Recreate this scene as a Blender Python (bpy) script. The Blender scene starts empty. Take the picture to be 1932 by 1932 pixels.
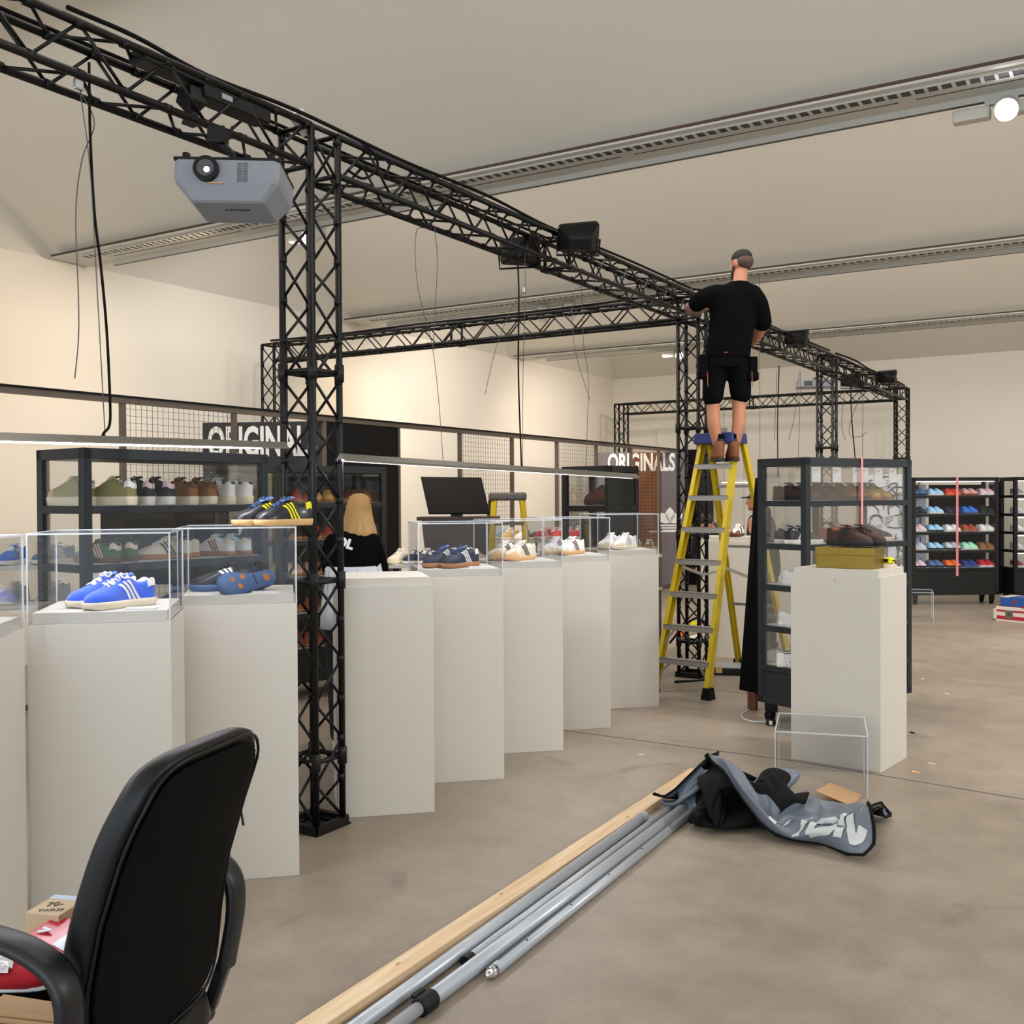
import bpy, bmesh, math, random
from math import sin, cos, pi, sqrt, atan2, radians
from mathutils import Vector as V, Matrix, Euler, noise

# ------------------------------------------------------------ camera, world, lights
SC = bpy.context.scene
COL = SC.collection
CAM_H = 1.6
YAW, PITCH, ROLL, FPX = -.55111, -.013635, -.0054276, 1955.9
_f = V((sin(YAW)*cos(PITCH), cos(YAW)*cos(PITCH), sin(PITCH)))
_r0 = V((cos(YAW), -sin(YAW), 0))
_u0 = _r0.cross(_f)
_r = _r0*cos(ROLL) + _u0*sin(ROLL)
_u = -_r0*sin(ROLL) + _u0*cos(ROLL)
cam_data = bpy.data.cameras.new('camera')
cam_data.sensor_width = 36
cam_data.lens = FPX/1932*36
cam_data.clip_start = .05
cam = bpy.data.objects.new('camera', cam_data)
COL.objects.link(cam)
cam.matrix_world = Matrix(((_r.x, _u.x, -_f.x, 0), (_r.y, _u.y, -_f.y, 0), (_r.z, _u.z, -_f.z, CAM_H), (0, 0, 0, 1)))
SC.camera = cam
SC.view_settings.view_transform = 'Standard'
SC.view_settings.look = 'None'
SC.view_settings.gamma = 1
SC.view_settings.exposure = .85
SC.view_settings.use_curve_mapping = False

def ray(x, y): return _f + _r*((x-966)/FPX) - _u*((y-966)/FPX)
EYE = V((0, 0, CAM_H))
def at_z(x, y, z=0):                     # the point seen at (x, y) of the photograph lying at height z
    d = ray(x, y); return EYE + d*((z-CAM_H)/d.z)
def at_d(x, y, d): return EYE + ray(x, y)*d
def at_x(x, y, X): d = ray(x, y); return EYE + d*(X/d.x)

world = bpy.data.worlds.new('hall_daylight')
SC.world = world
world.use_nodes = True
_bg = world.node_tree.nodes['Background']
_bg.inputs[0].default_value = (.80, .90, 1.0, 1)
_bg.inputs[1].default_value = 1.0

def area(name, loc, rot, sx, sy, power, color=(1, 1, 1)):
    l = bpy.data.lights.new(name, 'AREA'); l.shape = 'RECTANGLE'; l.size = sx; l.size_y = sy
    l.energy = power; l.color = color
    o = bpy.data.objects.new(name, l); COL.objects.link(o); o.location = loc; o.rotation_euler = rot
    return o
def spot(name, loc, target, power, color, size=60, blend=.8, radius=.06):
    l = bpy.data.lights.new(name, 'SPOT'); l.energy = power; l.color = color
    l.spot_size = radians(size); l.spot_blend = blend; l.shadow_soft_size = radius
    o = bpy.data.objects.new(name, l); COL.objects.link(o); o.location = loc
    o.rotation_euler = (V(target)-V(loc)).to_track_quat('-Z', 'Y').to_euler()
    return o
# daylight from the glazed side of the hall (right of and behind the photographer)
# unseen area lights added under ceiling slopes, to brighten ceiling, walls and floor
def ceiling_fill(yv, power, x=-1.4, w=14, col=(1, .975, .94)):
    area('ceiling_fill', (x, yv+1.35, 4.5), (radians(24.4), 0, 0), w, 1.3, power, col)
ceiling_fill(2.2, 62); ceiling_fill(6.55, 110); ceiling_fill(10.9, 120); ceiling_fill(15.25, 38); ceiling_fill(-2.15, 25)
area('window_daylight_behind', (1.5, -3.2, 2.6), (radians(75), 0, 0), 7, 2.4, 34, (.82, .91, 1))
spot('fill_spot', (4.5, 6.75, 3.8), (-1.8, 6.0, .8), 360, (.95, .97, 1), 100, 1, .3)  # added fill spots high at right, with no lamp seen there
spot('fill_spot', (4.0, 2.4, 3.8), (-2, 4.2, .5), 70, (.95, .97, 1), 100, 1, .3)
spot('fill_spot', (3.5, 11.05, 3.8), (-1.5, 11, .6), 170, (.97, .98, 1), 100, 1, .3)
# track lamps washing the long left wall and the floor
WARM = (1, .76, .48); SOFT = (1, .87, .72)
spot('wall_wash', (-6.6, 6.75, 3.8), (-9.3, 5.4, 2.3), 66, WARM, 95, 1)
spot('wall_wash', (-6.6, 2.4, 3.8), (-9.3, 3.2, 2.0), 90, WARM, 100, 1)
spot('wall_wash', (-6.3, 6.75, 3.8), (-9.3, 7.6, 2.3), 68, SOFT, 100, 1)
spot('wall_wash', (-7.3, 10.95, 3.8), (-9.3, 10.95, 2.5), 60, WARM, 75, 1)
spot('wall_wash', (-6.6, 11.05, 3.8), (-9.3, 13.4, 2.3), 130, SOFT, 95, 1)
spot('wall_wash', (-6.4, 15.4, 3.8), (-9.3, 16.6, 2.3), 150, SOFT, 100, 1)
spot('wall_wash', (-6.0, 15.4, 3.8), (-8, 19.1, 2.3), 25, SOFT, 90, 1)
spot('wall_wash', (-2.5, 15.4, 3.8), (-2.8, 19.1, 2.0), 18, (1, .97, .92), 120, 1)
spot('floor_lamp_beam', (-5.2, 6.75, 3.8), (-5.2, 9, 0), 110, SOFT, 110, 1)
spot('floor_lamp_beam', (-.4, 6.75, 3.8), (-2.4, 8, 0), 70, (1, .92, .82), 110, 1)
spot('floor_lamp_beam', (-4.4, 11.05, 3.8), (-4.6, 13, .2), 120, SOFT, 110, 1)
spot('floor_lamp_beam', (0, 11.05, 3.8), (-1, 14, .2), 110, (1, .93, .85), 120, 1)

# ------------------------------------------------------------ helpers
def srgb(h):
    if isinstance(h, str):
        h = h.lstrip('#'); c = [int(h[i:i+2], 16)/255 for i in (0, 2, 4)]
    else: c = [v/255 for v in h]
    return tuple((v/12.92 if v <= .04045 else ((v+.055)/1.055)**2.4) for v in c) + (1,)
MATS = {}
def mat(name, col, rough=.5, metal=0, var=0, scale=8, bump=0, bscale=60, emit=0, coat=0, sheen=0, spec=None):
    if name in MATS: return MATS[name]
    m = bpy.data.materials.new(name); m.use_nodes = True; nt = m.node_tree; N = nt.nodes; L = nt.links
    b = N['Principled BSDF']; c = srgb(col)
    b.inputs['Base Color'].default_value = c; b.inputs['Roughness'].default_value = rough
    b.inputs['Metallic'].default_value = metal
    if spec is not None: b.inputs['Specular IOR Level'].default_value = spec
    if coat: b.inputs['Coat Weight'].default_value = coat; b.inputs['Coat Roughness'].default_value = .1
    if sheen: b.inputs['Sheen Weight'].default_value = sheen
    if emit: b.inputs['Emission Color'].default_value = c; b.inputs['Emission Strength'].default_value = emit
    tc = N.new('ShaderNodeTexCoord')
    n = N.new('ShaderNodeTexNoise'); n.inputs['Scale'].default_value = scale; n.inputs['Detail'].default_value = 5
    L.new(tc.outputs['Object'], n.inputs['Vector'])
    v = var or .05
    mx = N.new('ShaderNodeMixRGB'); mx.inputs[1].default_value = tuple(x*(1-v) for x in c[:3])+(1,)
    mx.inputs[2].default_value = tuple(min(1, x*(1+v)) for x in c[:3])+(1,)
    L.new(n.outputs['Fac'], mx.inputs[0]); L.new(mx.outputs[0], b.inputs['Base Color'])
    if bump:
        n2 = N.new('ShaderNodeTexNoise'); n2.inputs['Scale'].default_value = bscale; n2.inputs['Detail'].default_value = 4
        L.new(tc.outputs['Object'], n2.inputs['Vector'])
        bp = N.new('ShaderNodeBump'); bp.inputs['Strength'].default_value = bump; bp.inputs['Distance'].default_value = .01
        L.new(n2.outputs['Fac'], bp.inputs['Height']); L.new(bp.outputs[0], b.inputs['Normal'])
    MATS[name] = m
    return m
def clear_mat(name, tint, fac, rough=.02, body=0, bodycol=(1, 1, 1, 1)):
    m = bpy.data.materials.new(name); m.use_nodes = True; nt = m.node_tree; N = nt.nodes; L = nt.links
    N.remove(N['Principled BSDF'])
    t = N.new('ShaderNodeBsdfTransparent'); t.inputs[0].default_value = tint
    g = N.new('ShaderNodeBsdfGlossy'); g.inputs['Roughness'].default_value = rough
    d = N.new('ShaderNodeBsdfDiffuse'); d.inputs[0].default_value = bodycol
    fr = N.new('ShaderNodeFresnel'); fr.inputs['IOR'].default_value = 1.45
    mu = N.new('ShaderNodeMath'); mu.operation = 'MULTIPLY'; mu.inputs[1].default_value = fac; mu.use_clamp = True
    L.new(fr.outputs[0], mu.inputs[0])
    m0 = N.new('ShaderNodeMixShader'); m0.inputs[0].default_value = body
    L.new(t.outputs[0], m0.inputs[1]); L.new(d.outputs[0], m0.inputs[2])
    m1 = N.new('ShaderNodeMixShader'); L.new(mu.outputs[0], m1.inputs[0]); L.new(m0.outputs[0], m1.inputs[1]); L.new(g.outputs[0], m1.inputs[2])
    L.new(m1.outputs[0], N['Material Output'].inputs[0])
    MATS[name] = m
    return m

class MB:
    def __init__(s): s.v = []; s.f = []; s.m = []; s.cur = 0; s.M = Matrix()
    def add(s, vs, fs):
        o = len(s.v); s.v += [s.M @ V(p) for p in vs]; s.f += [tuple(i+o for i in f) for f in fs]; s.m += [s.cur]*len(fs); return s
    def box(s, a, b):                      # two opposite corners
        x0, y0, z0 = [min(p, q) for p, q in zip(a, b)]; x1, y1, z1 = [max(p, q) for p, q in zip(a, b)]
        return s.add([(x0, y0, z0), (x1, y0, z0), (x1, y1, z0), (x0, y1, z0), (x0, y0, z1), (x1, y0, z1), (x1, y1, z1), (x0, y1, z1)],
                     [(0, 3, 2, 1), (4, 5, 6, 7), (0, 1, 5, 4), (1, 2, 6, 5), (2, 3, 7, 6), (3, 0, 4, 7)])
    def beam(s, p, q, w, h, up=(0, 0, 1)):  # box bar from p to q
        p, q = V(p), V(q); d = (q-p).normalized(); up = V(up)
        if abs(d.dot(up)) > .99: up = V((1, 0, 0))
        x = d.cross(up).normalized(); y = x.cross(d)
        vs = [P + x*(i*w/2) + y*(j*h/2) for P in (p, q) for i, j in ((-1, -1), (1, -1), (1, 1), (-1, 1))]
        return s.add(vs, [(0, 1, 2, 3), (7, 6, 5, 4), (0, 4, 5, 1), (1, 5, 6, 2), (2, 6, 7, 3), (3, 7, 4, 0)])
    def tube(s, pts, r, n=8, caps=True, closed=False):
        pts = [V(p) for p in pts]; k = len(pts); rs = r if isinstance(r, (list, tuple)) else [r]*k
        rings = []; pu = None
        for i, p in enumerate(pts):
            if closed: d = pts[(i+1) % k]-pts[i-1]
            else: d = pts[min(i+1, k-1)]-pts[max(i-1, 0)]
            d = d.normalized() if d.length > 1e-9 else V((0, 0, 1))
            if pu is None: pu = V((0, 0, 1)) if abs(d.z) < .9 else V((1, 0, 0))
            x = d.cross(pu).normalized(); y = x.cross(d); pu = y
            rings.append([p + x*(rs[i]*cos(2*pi*j/n)) + y*(rs[i]*sin(2*pi*j/n)) for j in range(n)])
        vs = [q for R in rings for q in R]; fs = []
        for i in range(k if closed else k-1):
            i2 = (i+1) % k
            for j in range(n): fs.append((i*n+j, i*n+(j+1) % n, i2*n+(j+1) % n, i2*n+j))
        if caps and not closed: fs += [tuple(range(n-1, -1, -1)), tuple((k-1)*n+j for j in range(n))]
        return s.add(vs, fs)
    def rings(s, rings, cap=True, close=True):
        n = len(rings[0]); vs = [q for R in rings for q in R]; fs = []
        for i in range(len(rings)-1):
            for j in range(n if close else n-1): fs.append((i*n+j, i*n+(j+1) % n, (i+1)*n+(j+1) % n, (i+1)*n+j))
        if cap: fs += [tuple(range(n-1, -1, -1)), tuple((len(rings)-1)*n+j for j in range(n))]
        return s.add(vs, fs)
    def prism(s, poly, z0, z1):            # xy polygon extruded
        n = len(poly)
        return s.add([(x, y, z0) for x, y in poly]+[(x, y, z1) for x, y in poly],
                     [tuple(range(n-1, -1, -1)), tuple(range(n, 2*n))]+[(i, (i+1) % n, n+(i+1) % n, n+i) for i in range(n)])
    def ball(s, c, r, nu=14, nv=9):
        c = V(c); r = V(r) if hasattr(r, '__len__') else V((r, r, r)); R = []
        for i in range(1, nv):
            a = pi*i/nv; R.append([c+V((r.x*sin(a)*cos(2*pi*j/nu), r.y*sin(a)*sin(2*pi*j/nu), -r.z*cos(a))) for j in range(nu)])
        o = len(s.v); s.rings(R, cap=True); return s
    def grid(s, P):                        # P[i][j] points
        n = len(P[0]); return s.add([q for R in P for q in R], [(i*n+j, i*n+j+1, (i+1)*n+j+1, (i+1)*n+j) for i in range(len(P)-1) for j in range(n-1)])
    def disc(s, c, nrm, r, n=20, t=.001):
        c = V(c); d = V(nrm).normalized(); return s.tube([c, c+d*t], r, n)
    def build(s, name, mats=None, parent=None, smooth=False, bevel=0, sub=0, solid=0, loc=None):
        me = bpy.data.meshes.new(name); me.from_pydata([tuple(p) for p in s.v], [], s.f)
        mats = mats if isinstance(mats, (list, tuple)) else [mats]
        for m in mats: me.materials.append(MATS[m] if isinstance(m, str) else m)
        for p, i in zip(me.polygons, s.m): p.material_index = i; p.use_smooth = smooth
        me.update()
        bm = bmesh.new(); bm.from_mesh(me); bmesh.ops.recalc_face_normals(bm, faces=bm.faces); bm.to_mesh(me); bm.free()
        o = bpy.data.objects.new(name, me); COL.objects.link(o)
        if parent is not None: o.parent = parent
        if loc is not None: o.location = loc
        if solid: md = o.modifiers.new('solid', 'SOLIDIFY'); md.thickness = solid
        if bevel: md = o.modifiers.new('bevel', 'BEVEL'); md.width = bevel; md.segments = 2; md.limit_method = 'ANGLE'
        if sub: md = o.modifiers.new('sub', 'SUBSURF'); md.levels = sub; md.render_levels = sub
        return o
def tag(o, label=None, cat=None, group=None, kind=None):
    if label: o['label'] = label
    if cat: o['category'] = cat
    if group: o['group'] = group
    if kind: o['kind'] = kind
    return o
def thing(name, label, cat, loc=(0, 0, 0), rz=0, group=None):
    o = bpy.data.objects.new(name, None); o.empty_display_size = .1; COL.objects.link(o)
    o.location = loc; o.rotation_euler = (0, 0, rz); return tag(o, label, cat, group)
KIDS = {}
def kids(o):
    if o.name not in KIDS: KIDS[o.name] = [c for c in bpy.data.objects if c.parent == o]
    return KIDS[o.name]
def copy_tree(o, parent=None):
    c = o.copy(); COL.objects.link(c); c.parent = parent
    for ch in kids(o): copy_tree(ch, c)
    return c
def smooth(a, b, x):
    x = max(0, min(1, (x-a)/(b-a))); return x*x*(3-2*x)
def lerp(tab, t):
    if t <= tab[0][0]: return tab[0][1]
    for (a, x), (b, y) in zip(tab, tab[1:]):
        if t <= b:
            k = (t-a)/(b-a); return x+(y-x)*k
    return tab[-1][1]
def curve3(pts, n=8):                      # Catmull-Rom through points
    P = [V(p) for p in pts]; P = [2*P[0]-P[1]]+P+[2*P[-1]-P[-2]]; out = []
    for i in range(1, len(P)-2):
        a, b, c, d = P[i-1:i+3]
        for k in range(n):
            t = k/n; out.append(.5*((2*b)+(c-a)*t+(2*a-5*b+4*c-d)*t*t+(3*b-a-3*c+d)*t**3))
    out.append(P[-2]); return out
def text_mesh(txt, size, sx=1, bold=0, ext=.001):
    cu = bpy.data.curves.new('lettering', 'FONT'); cu.body = txt; cu.size = size; cu.offset = bold; cu.extrude = ext
    cu.align_x = 'CENTER'; cu.align_y = 'CENTER'; cu.resolution_u = 3
    o = bpy.data.objects.new('lettering', cu); COL.objects.link(o)
    dg = bpy.context.evaluated_depsgraph_get(); me = bpy.data.meshes.new_from_object(o.evaluated_get(dg))
    bpy.data.objects.remove(o); bpy.data.curves.remove(cu)
    for v in me.vertices: v.co.x *= sx
    return me
def put_text(name, txt, size, m, parent, M, sx=1, bold=0, ext=.001):
    me = text_mesh(txt, size, sx, bold, ext); me.name = name
    me.materials.clear(); me.materials.append(MATS[m])
    for p in me.polygons: p.material_index = 0
    me.transform(M)
    o = bpy.data.objects.new(name, me); COL.objects.link(o); o.parent = parent
    return o

mat('paint_black', '#08080a', .5, 0, .15, spec=.2)
mat('truss_black', '#060607', .42, .1, .15, spec=.4)
mat('cab_grey', '#23292f', .42, .25, .06)
mat('cab_dark', '#0e1012', .5, .1, .08)
mat('plinth_white', '#d0cabf', .5, 0, .015, 3)
mat('wall_paint', '#e9e2d6', .8, 0, .012, 1.5)
mat('ceil_paint', '#e4dfd4', .85, 0, .012, 1.2)
mat('rail_white', '#c8c6bd', .5, 0, .03)
mat('slot_dark', '#4a4b4b', .7)
mat('slot_brown', '#4c382a', .7)
mat('shelf_white', '#d5d8e0', .45, 0, .02)
mat('rubber', '#0a0a0a', .8, spec=.2)
mat('black_plastic', '#0a0a0c', .45, spec=.3)
mat('grey_plastic', '#9a9c9e', .4)
mat('white_plastic', '#dfe0e2', .4)
mat('steel', '#b9bbbd', .3, 1, .05)
mat('black_cloth', '#060607', .9, 0, .2, 20, .25, 200, spec=.1)
mat('led', '#f1f3ff', .5, emit=42)
mat('led_soft', '#f1f3ff', .5, emit=22)
mat('led_cool', '#f2f4ff', .5, emit=5)
mat('lens_glow', '#e8f0ff', .3, emit=14)
mat('lamp_glow', '#fff4ff', .3, emit=14)
clear_mat('acrylic', (.988, .991, .994, 1), .3, .01, .004, (.8, .85, .9, 1))
clear_mat('acrylic_edge', (.85, .9, .93, 1), .8, .05, .6, (.95, .98, 1, 1))
clear_mat('glass', (.98, .983, .983, 1), .4, .01, .002)
# ------------------------------------------------------------ the hall
XL, YE, YB, XR = -9.3, 19.1, -3.4, 6.5
def floor_mat():
    m = bpy.data.materials.new('concrete_floor'); m.use_nodes = True; nt = m.node_tree; N = nt.nodes; L = nt.links; b = N['Principled BSDF']
    tc = N.new('ShaderNodeTexCoord')
    def ns(sc, det, rough=.6):
        n = N.new('ShaderNodeTexNoise'); n.inputs['Scale'].default_value = sc; n.inputs['Detail'].default_value = det; n.inputs['Roughness'].default_value = rough
        L.new(tc.outputs['Object'], n.inputs['Vector']); return n
    a = ns(.55, 6); c = ns(5, 8, .7); d = ns(55, 4)
    r = N.new('ShaderNodeValToRGB'); r.color_ramp.elements[0].color = srgb('#867869'); r.color_ramp.elements[1].color = srgb('#a99c8c')
    r.color_ramp.elements[0].position = .3; r.color_ramp.elements[1].position = .72
    L.new(a.outputs['Fac'], r.inputs[0])
    mx = N.new('ShaderNodeMixRGB'); mx.blend_type = 'OVERLAY'; mx.inputs[0].default_value = .35
    L.new(r.outputs[0], mx.inputs[1]); L.new(c.outputs['Fac'], mx.inputs[2])
    mx2 = N.new('ShaderNodeMixRGB'); mx2.blend_type = 'OVERLAY'; mx2.inputs[0].default_value = .15
    L.new(mx.outputs[0], mx2.inputs[1]); L.new(d.outputs['Fac'], mx2.inputs[2])
    # small dark stains and hairline cracks
    vo = N.new('ShaderNodeTexNoise'); vo.inputs['Scale'].default_value = 2.3; vo.inputs['Detail'].default_value = 9; vo.inputs['Distortion'].default_value = .8
    L.new(tc.outputs['Object'], vo.inputs['Vector'])
    r2 = N.new('ShaderNodeValToRGB'); r2.color_ramp.elements[0].position = .63; r2.color_ramp.elements[1].position = .74
    r2.color_ramp.elements[1].color = (.45, .45, .45, 1); L.new(vo.outputs['Fac'], r2.inputs[0])
    mx3 = N.new('ShaderNodeMixRGB'); mx3.inputs[2].default_value = srgb('#5e5246'); L.new(r2.outputs[0], mx3.inputs[0]); L.new(mx2.outputs[0], mx3.inputs[1])
    L.new(mx3.outputs[0], b.inputs['Base Color'])
    rr = N.new('ShaderNodeMapRange'); rr.inputs[3].default_value = .3; rr.inputs[4].default_value = .52
    L.new(c.outputs['Fac'], rr.inputs[0]); L.new(rr.outputs[0], b.inputs['Roughness'])
    bp = N.new('ShaderNodeBump'); bp.inputs['Strength'].default_value = .06; L.new(d.outputs['Fac'], bp.inputs['Height']); L.new(bp.outputs[0], b.inputs['Normal'])
    MATS['concrete_floor'] = m
floor_mat()
def struct(o): o['kind'] = 'structure'; return o
struct(MB().box((XL-.2, YB, -.1), (XR, YE+.2, 0)).build('floor', 'concrete_floor'))
struct(MB().box((XL-.2, YB, 0), (XL, YE+.2, 4.0)).build('wall_left', 'wall_paint'))
struct(MB().box((XL, YE, 0), (XR, YE+.2, 4.0)).build('wall_end', 'wall_paint'))
struct(MB().box((XR, YB, 0), (XR+.2, YE+.2, 4.0)).build('wall_right', 'wall_paint'))
# folded ceiling: hipped bays between the service rails
mb = MB(); VY = [-2.15, 2.2, 6.55, 10.9, 15.25, YE]
T = .0
for a, b in zip(VY, VY[1:]):
    m_ = (a+b)/2; xr = XL+.75; zr = 5.0
    mb.add([(XL, a, 4), (XL, b, 4), (xr, m_, zr), (XR, a, 4), (XR, b, 4), (XR, m_, zr)],
           [(0, 2, 1), (0, 3, 5, 2), (1, 2, 5, 4)])
mb.add([(XL, YB, 4), (XR, YB, 4), (XR, VY[0], 4), (XL, VY[0], 4)], [(0, 1, 2, 3)])
struct(mb.build('ceiling', 'ceil_paint', solid=0))
# expansion joints cut in the floor
j = MB().beam((XL, 6.5, .0012), (-3.3, 6.205, .0012), .008, .0016)
j = MB(); j.beam((-4.2, 6.24, .0004), (-1.82, 6.212, .0004), .009, .002); j.beam((-1.82, 6.212, .0004), (2.5, 5.6, .0004), .009, .002)
struct(j.build('trim_1', 'slot_dark'))
# service rails in the ceiling valleys
def rail(y, n, x0):
    t = thing('ceiling_rail', 'white slotted ventilation and lighting rail along the ceiling, %s' % n, 'ceiling rail', (0, y, 4))
    MB().box((x0, -.2, -.02), (XR, .25, .008)).build('housing', 'rail_white', t)
    MB().box((x0, -.212, -.004), (XR, -.2, .012)).build('shadow_gap', 'slot_brown', t)
    MB().box((x0+.35, -.13, -.026), (XR, -.035, -.0195)).build('grille_bed', 'slot_dark', t)
    g = MB(); x = x0+.35
    g.box((x0+.35, -.137, -.034), (XR, -.13, -.02)); g.box((x0+.35, -.035, -.034), (XR, -.028, -.02))
    while x < min(XR, 2.5): g.box((x, -.13, -.036), (x+.018, -.035, -.024)); x += .075
    tag(g.build('grille', 'rail_white', t), kind='stuff')
    s = MB(); x = x0+.6
    while x < 2.5: s.box((x, .055, -.0215), (min(x+1.75, XR), .068, -.019)); x += 1.85
    s.build('slot', 'slot_dark', t)
    MB().box((x0+.4, .2, -.06), (XR, .245, -.02)).build('lamp_track', 'rail_white', t)
    MB().box((x0+.4, .212, -.062), (XR, .232, -.059)).build('track_groove', 'slot_dark', t)
    return t
rail(6.55, 'nearest of the three', XL+.1); rail(10.9, 'middle of the three', XL+.1); rail(15.25, 'farthest of the three', XL+.1)
# track spotlights
def spotlight(x, y, Yr, aim, label, on=True, s=1.0):
    loc = EYE+ray(x, y)*((Yr+.222)/ray(x, y).y); loc.z = 3.915
    t = thing('track_spotlight', label, 'spotlight', loc)
    MB().box((-.03, -.03, .0), (.03, .03, .03)).build('track_foot', 'rail_white', t)
    a = (V(aim)-V(loc)).normalized()
    MB().box((-.09*s, -.022, -.0), (.09*s, .022, .035)).build('adapter', 'rail_white', t)
    c = V((.03, -.02, -.035)); b = MB(); b.beam(V((0, 0, 0)), c, .02, .035); b.build('bracket', 'rail_white', t)
    h = MB(); h.tube([c-a*.1*s, c-a*.085*s, c+a*.09*s, c+a*.1*s], [.045*s, .062*s, .068*s, .066*s], 24); h.build('lamp_head', 'rail_white', t, smooth=False)
    MB().disc(c+a*.1*s, a, .058*s, 24, .003).build('lens', 'lamp_glow' if on else 'grey_plastic', t)
    g = MB(); g.box((-.27*s, -.04, -.075), (-.06, .05, -.002)); g.build('driver_box', 'rail_white', t, bevel=.012)
    return t
spotlight(1890, 184, 6.55, EYE+V((-.4, 1.6, -.2)), 'lit white track spotlight under the nearest ceiling rail at upper right')
spotlight(1972, 166, 6.55, EYE+V((-.2, 2, -.3)), 'lit track spotlight cut by the right edge of the view')
spotlight(592, 435, 6.55, (-6.6, 4.2, 2.2), 'lit track spotlight behind the nearest black tower')
spotlight(1073, 590, 10.9, (-6.5, 13, 2), 'white track spotlight under the middle rail above the cross truss', False)
spotlight(1022, 595, 10.9, (-7.5, 13, 2), 'small white track spotlight left of the one above the cross truss', False)
spotlight(1280, 662, 15.25, (-5.5, 12.5, 2.2), 'lit track spotlight under the farthest rail behind the second tower')
# ------------------------------------------------------------ black box trusses
S = .19; CR = .0165; BR = .0072
def truss(name, p0, p1, label, cat, up=(0, 0, 1), frames=(), base=False, pitch=.197, off=0, ends=True, z0=0, z1=None, group=None):
    p0, p1 = V(p0), V(p1); L = (p1-p0).length; d = (p1-p0).normalized()
    upv = V(up) if abs(d.z) < .9 else V((0, 1, 0))
    x = upv.cross(d).normalized() if abs(d.z) < .9 else V((1, 0, 0)); y = d.cross(x)
    t = thing(name, label, cat, (0, 0, 0), 0, group)
    t.matrix_world = Matrix(((x.x, y.x, d.x, p0.x), (x.y, y.y, d.y, p0.y), (x.z, y.z, d.z, p0.z), (0, 0, 0, 1)))
    h = S/2; cs = [(-h, -h), (h, -h), (h, h), (-h, h)]
    for a, b in cs:
        m = MB(); m.tube([(a, b, 0), (a, b, L)], CR, 10)
        for z in list(frames):
            if .05 < z < L-.05: m.tube([(a, b, z-.045), (a, b, z-.04), (a, b, z+.04), (a, b, z+.045)], [CR, .024, .024, CR], 10)
        m.build('chord', 'truss_black', t, smooth=True)
    z1 = z1 or L-.03
    n = max(1, round((z1-z0-.03)/pitch)); pt = (z1-z0-.03)/n
    for i in range(4):
        a = cs[i]; b = cs[(i+1) % 4]; m = MB()
        for k in range(n):
            za = z0+.03+k*pt; zb = za+pt; q0, q1 = (a, b) if (k+off) % 2 else (b, a)
            u0 = V((q0[0], q0[1], za)); u1 = V((q1[0], q1[1], zb))
            dd = (u1-u0).normalized()*CR*.6
            m.tube([u0+dd, u1-dd], BR, 6)
            w = .016; m.tube([(q1[0]*.97, q1[1]*.97, zb-w), (q1[0]*.97, q1[1]*.97, zb+w)], CR+.003, 8)
        m.build('brace_lattice', 'truss_black', t, smooth=True)
    for z in ([0, L] if ends else [])+list(frames):
        m = MB()
        for i in range(4):
            a = cs[i]; b = cs[(i+1) % 4]; m.tube([(a[0], a[1], z), (b[0], b[1], z)], .0125, 8)
        m.build('square_frame', 'truss_black', t, smooth=True)
    if base:
        m = MB(); m.box((-.125, -.125, -.012), (.125, .125, -.004)); 
        for i in range(4): a = cs[i]; b = cs[(i+1) % 4]; m.beam((a[0]*1.15, a[1]*1.15, .012), (b[0]*1.15, b[1]*1.15, .012), .03, .04)
        m.build('base_plate', 'truss_black', t, loc=None)
        for a, b in cs[:2]:
            for z in (.012, .33):
                m = MB(); m.tube([(a*.9, b*1.22, z), (a*.9, b*1.27, z)], .008, 8); m.build('bolt', 'steel', t)
    return t
TX, TOP = -3.47, 3.365
TY = [3.79, 8.72, 13.25, 17.9]
names = ['nearest', 'second', 'third', 'farthest']
for i, y in enumerate(TY):
    truss('truss_tower', (TX, y, .012), (TX, y, TOP), ['tall black lattice truss tower closest to the camera, standing between white plinths',
          'black lattice truss tower behind the yellow ladder', 'black lattice truss tower rising behind the right glazed cabinet',
          'farthest black lattice truss tower at the right corner of the frame'][i], 'truss tower', frames=(.33, 1.19, 2.2) if i == 0 else (.3, 1.25, 2.2), base=True, off=i % 2)
def seg(a, b, label, nm='truss_beam', off=0):
    return truss(nm, a, b, label, 'truss beam', frames=[((V(b)-V(a)).length)/2], off=off)
zc = TOP-S/2
seg((TX, .2, zc), (TX, TY[0]-S/2, zc), 'long black overhead truss running from upper left to the nearest tower')
seg((TX, TY[0]+S/2, zc), (TX, TY[1]-S/2, zc), 'long black overhead truss between the nearest and second towers')
seg((TX, TY[1]+S/2, zc), (TX, TY[2]-S/2, zc), 'black overhead truss the man on the ladder is working at')
seg((TX, TY[2]+S/2, zc), (TX, TY[3]-S/2, zc), 'short-looking black overhead truss between the two farthest towers')
XW = -8.55
truss('truss_tower', (XW, TY[1], .012), (XW, TY[1], TOP), 'black truss tower near the left wall behind the mesh partition', 'truss tower', base=True, frames=(1.2, 2.2))
truss('truss_tower', (XW, TY[3], .012), (XW, TY[3], TOP), 'black truss tower in the far left corner of the hall', 'truss tower', base=True, frames=(1.2, 2.2))
seg((XW+S/2, TY[1], zc), (TX-S/2, TY[1], zc), 'black cross truss from the left wall tower to the tower behind the ladder')
seg((XW+S/2, TY[3], zc), (TX-S/2, TY[3], zc), 'farthest black cross truss in front of the end wall')
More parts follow.
